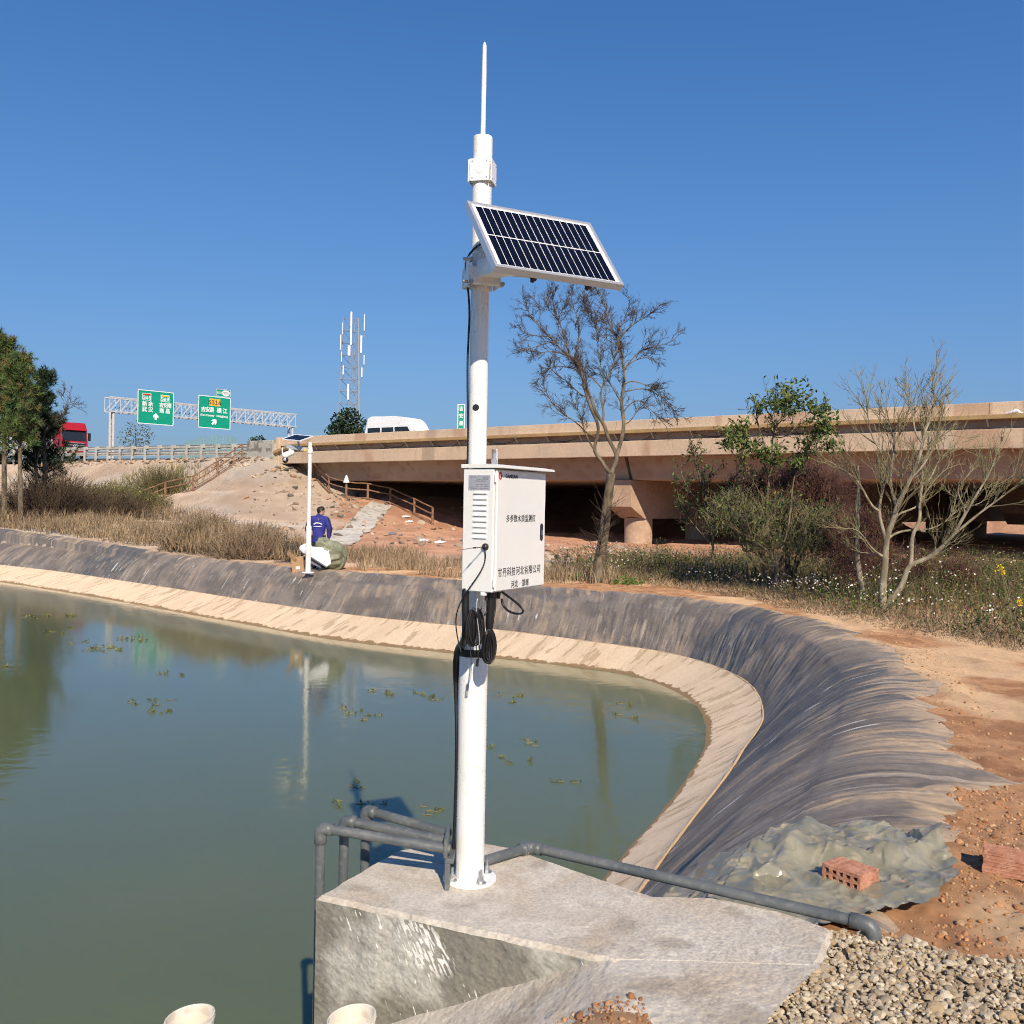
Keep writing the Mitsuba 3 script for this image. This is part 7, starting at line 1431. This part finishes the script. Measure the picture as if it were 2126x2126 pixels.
hb = hull_body([(hc_ + [-.028, -.004, .022], .088, hc_ + [.012, .004, .040], .088), (hc_ + [-.045, -.015, -.03], .062, hc_ + [-.035, -.012, .02], .08)], .012, 3)
hb.vertices += .010 * (np.stack([meshkit.noise(hb.vertices * 70 + k, 5 + k) for k in range(3)], 1) - .5)
part(per, 'hair', hb, 'hair', True)
for dy in (-.022, .045): part(per, 'eye', trimesh.Trimesh(trimesh.creation.icosphere(subdivisions=1, radius=.010).vertices + hc_ + [.088 - abs(dy - .02) * .25, .045 + dy, .006], trimesh.creation.icosphere(subdivisions=1, radius=.01).faces), 'hair', True)
# what the person holds and what stands about
def crumple(m, amp, f, seed):
    m.vertices += amp * (np.stack([meshkit.fbm(m.vertices * f + k * 7, 3, seed + k) for k in range(3)], 1) - .5); return m
h = hands[-1]
wb = crumple(hull_body([(h + [0, 0, .03], .03, h + [-.04, -.02, -.12], .09), (h + [-.04, -.02, -.12], .09, h + [-.16, -.04, -.20], .11), (h + [-.04, -.02, -.12], .09, h + [.04, -.03, -.24], .10), (h + [-.16, -.04, -.20], .11, h + [-.05, -.05, -.30], .10)], .022, 3), .09, 9, 3)
solo('plastic_bag', wb, 'bag_white', 'crumpled white plastic bag held in the left hand of the person', 'bag', smooth=True)
gb_ = crumple(hull_body([(h + [-.10, -.02, -.36], .13, h + [.04, -.02, -.36], .13)], .03, 3), .05, 8, 9)
solo('grey_bag', gb_, 'trousers', 'dark bag bulging under the white plastic bag', 'bag', smooth=True)
bo = np.array([-5.70, 25.95, float(land_z(np.array([-5.7]), np.array([25.95]))[0])])
bx_ = thing('cardboard_box', 'tall brown cardboard box standing on the bank beside the slim pole', 'box')
def onb(m): return xf(m, bo, (.985, .10, .10), (-.10, .995, 0), (-.10, -.01, .995))
part(bx_, 'carton', onb(box3((-.16, -.14, -.02), (.16, .14, .60), .006)), 'cardboard', False)
part(bx_, 'flap', onb(cat(beam((-.16, -.14, .60), (-.10, -.20, .68), .3, .006, .001, up=(0, -1, .3)), beam((.16, .0, .60), (.24, .02, .66), .26, .006, .001))), 'cardboard', False)
part(bx_, 'sticker', onb(box3((-.05, -.1425, .28), (.05, -.139, .35), .0005)), 'sign_white', False)
# green sack: a loose skin of folds, open to the left
na, nl = 96, 60
A_, L_ = np.meshgrid(np.linspace(0, 2 * np.pi, na, endpoint=False), np.linspace(0, 1, nl))
so_ = np.array([-5.20, 25.95, 0]); zgs = float(land_z(np.array([-4.9]), np.array([25.95]))[0])
rad = .30 + .16 * np.sin(np.pi * np.clip(L_ * 1.05, 0, 1)) ** .8; rad = np.where(L_ > .9, rad * np.sqrt(np.clip(1 - ((L_ - .9) / .1) ** 2, .0, 1)), rad)
fl_ = meshkit.fbm(np.stack([np.cos(A_) * 3 + L_ * 1.2, np.sin(A_) * 3, L_ * 1.5], -1), 4, 5) - .5
rad = .93 * rad + .05 * _f2(A_ * 7 + 20, 1 + L_ * 5)
rad = rad * (1 + .34 * fl_) + .050 * np.sin(A_ * 9 + 5 * L_ + 4 * fl_) * (1 - .4 * L_)
SXp = so_[0] + .72 * L_ + .05 * np.cos(A_); SY = so_[1] + rad * np.cos(A_) * .95; SZ = zgs + .36 + .05 * (1 - L_) + rad * np.sin(A_) * .90 + .16 * np.clip(1 - L_ * 2.2, 0, 1) * np.clip(np.sin(A_), 0, 1)
SZ = np.maximum(SZ, zgs - .02)
i = np.arange(nl * na).reshape(nl, na); j = np.roll(i, -1, 1)
solo('green_sack', trimesh.Trimesh(np.c_[SXp.ravel(), SY.ravel(), SZ.ravel()], np.vstack([np.c_[i[:-1].ravel(), j[:-1].ravel(), j[1:].ravel()], np.c_[i[:-1].ravel(), j[1:].ravel(), i[1:].ravel()]]), process=False), 'sack_green', 'bulging pale green woven sack lying open at the feet of the person', 'sack', smooth=True)
wc_ = thing('white_case', 'white flat case sticking out of the green sack', 'case')
wo = np.array([-5.12, 25.50, zgs + .42])
wx_ = unit(np.array([.90, .08, -.36])); wy_ = np.array([.10, .50, .85]); wy_ = unit(wy_ - wx_ * (wy_ @ wx_))
def onw(m): return xf(m, wo, wx_, wy_, np.cross(wx_, wy_))
part(wc_, 'lid', onw(prism([(-.34, -.02), (.33, -.15), (.40, -.08), (.17, .27), (-.34, .10)], .02, .045)), 'case_white', False)
part(wc_, 'tray', onw(prism([(-.34, -.09), (.33, -.22), (.405, -.10), (.17, .27), (-.34, .10)], .09, -.05)), 'case_white', False)
for k, (dx_, dz_, r_, t_) in enumerate(((-.02, .10, .4, 'grey folded netting spilling from the mouth of the green sack'), (.18, .02, -.5, 'dark grey ribbed packing beside the mouth of the green sack'))):
    g = thing('packing', t_, 'packing')
    for q_ in range(6): part(g, 'fold', xf(rbox(.30, .05, .035, .01), (-5.16 + dx_, 25.56 + .01 * q_, zgs + .10 + dz_ + .035 * q_ - .05), (math.cos(r_), 0, -math.sin(r_) + .05 * q_), (0, 1, 0), (math.sin(r_), 0, math.cos(r_))), 'print_grey' if k == 0 else 'trousers', False)
# loose stones and litter on the embankment
rng = np.random.default_rng(500)
q = []
for _ in range(260):
    t_, d_ = rng.uniform(41, 51), rng.uniform(.4, 1.6); q.append(rpt(t_, -d_ - .5, 0)[:2] if t_ > 46 else rpt(44.8 - .3 * d_, rng.uniform(-3, 3), 0)[:2])
for _ in range(420): t_ = rng.uniform(50, 78); q.append(rpt(t_, -rng.uniform(.2, 1.6), 0)[:2])
for _ in range(260): q.append((rng.uniform(-12, -2), rng.uniform(40, 66)))
for _ in range(260): q.append((rng.uniform(-16, -9), rng.uniform(55, 66)))
for _ in range(300): q.append((rng.uniform(0.5, 6), rng.uniform(26, 44)))
q = np.array(q); sz = np.clip(rng.lognormal(-2.5, .5, len(q)), .03, .22)
V, F, I = scatter_copies([rock(1, 700 + k, 1, .55) for k in range(5)], np.c_[q, land_z(q[:, 0], q[:, 1]) + sz * .15], sz, rng, .4)
tone = np.array([(.36, .29, .22), (.45, .37, .28), (.26, .20, .15), (.12, .11, .10), (.40, .25, .15)])[rng.integers(0, 5, len(q))] * rng.uniform(.8, 1.2, (len(q), 1))
solo('rubble', (V, F), 'vertex', 'loose stones and rubble on the embankment slopes', smooth=False, kind='stuff', color=tone[I])
for k, (x, y, c, t_) in enumerate([(-6.6, 58.5, 'bag_white', 'white scrap of plastic below the zigzag railing'), (-6.3, 57.6, 'backsheet', 'second white scrap of plastic just below the first one'), (-6.0, 46.5, 'print_grey', 'dark rag on the orange clay right of the grey mortar strip'), (-4.2, 44.5, 'backsheet', 'pale scrap on the orange clay nearest to the cabinet'), (-3.3, 42, 'bag_white', 'white bottle-like scrap in the clay left of the cabinet')]):
    m = crumple(hull_body([((0, 0, 0), .10, (.35, .05, .02), .08), ((.1, 0, .03), .08, (.15, .2, .1), .05)], .05, 2), .14, 5, 40 + k)
    m.vertices[:, 2] *= .6; m.apply_translation([x, y, float(land_z(np.array([x]), np.array([y]))[0]) + .05])
    solo('litter', m, c, t_, 'litter', smooth=True)
cone = thing('plastic_hood', 'pointed white plastic hood over a post of the zigzag railing', 'bag')
cp3 = rpt(38.0, -.6, 0); cz3 = float(land_z(cp3[:1], cp3[1:2])[0])
m = lathe([(.20, 1.0), (.18, 1.10), (.10, 1.30), (.03, 1.46), (0, 1.48)], 20, (cp3[0], cp3[1], cz3)); m = m.subdivide(); part(cone, 'hood', crumple(m, .05, 6, 6), 'bag_white', True)
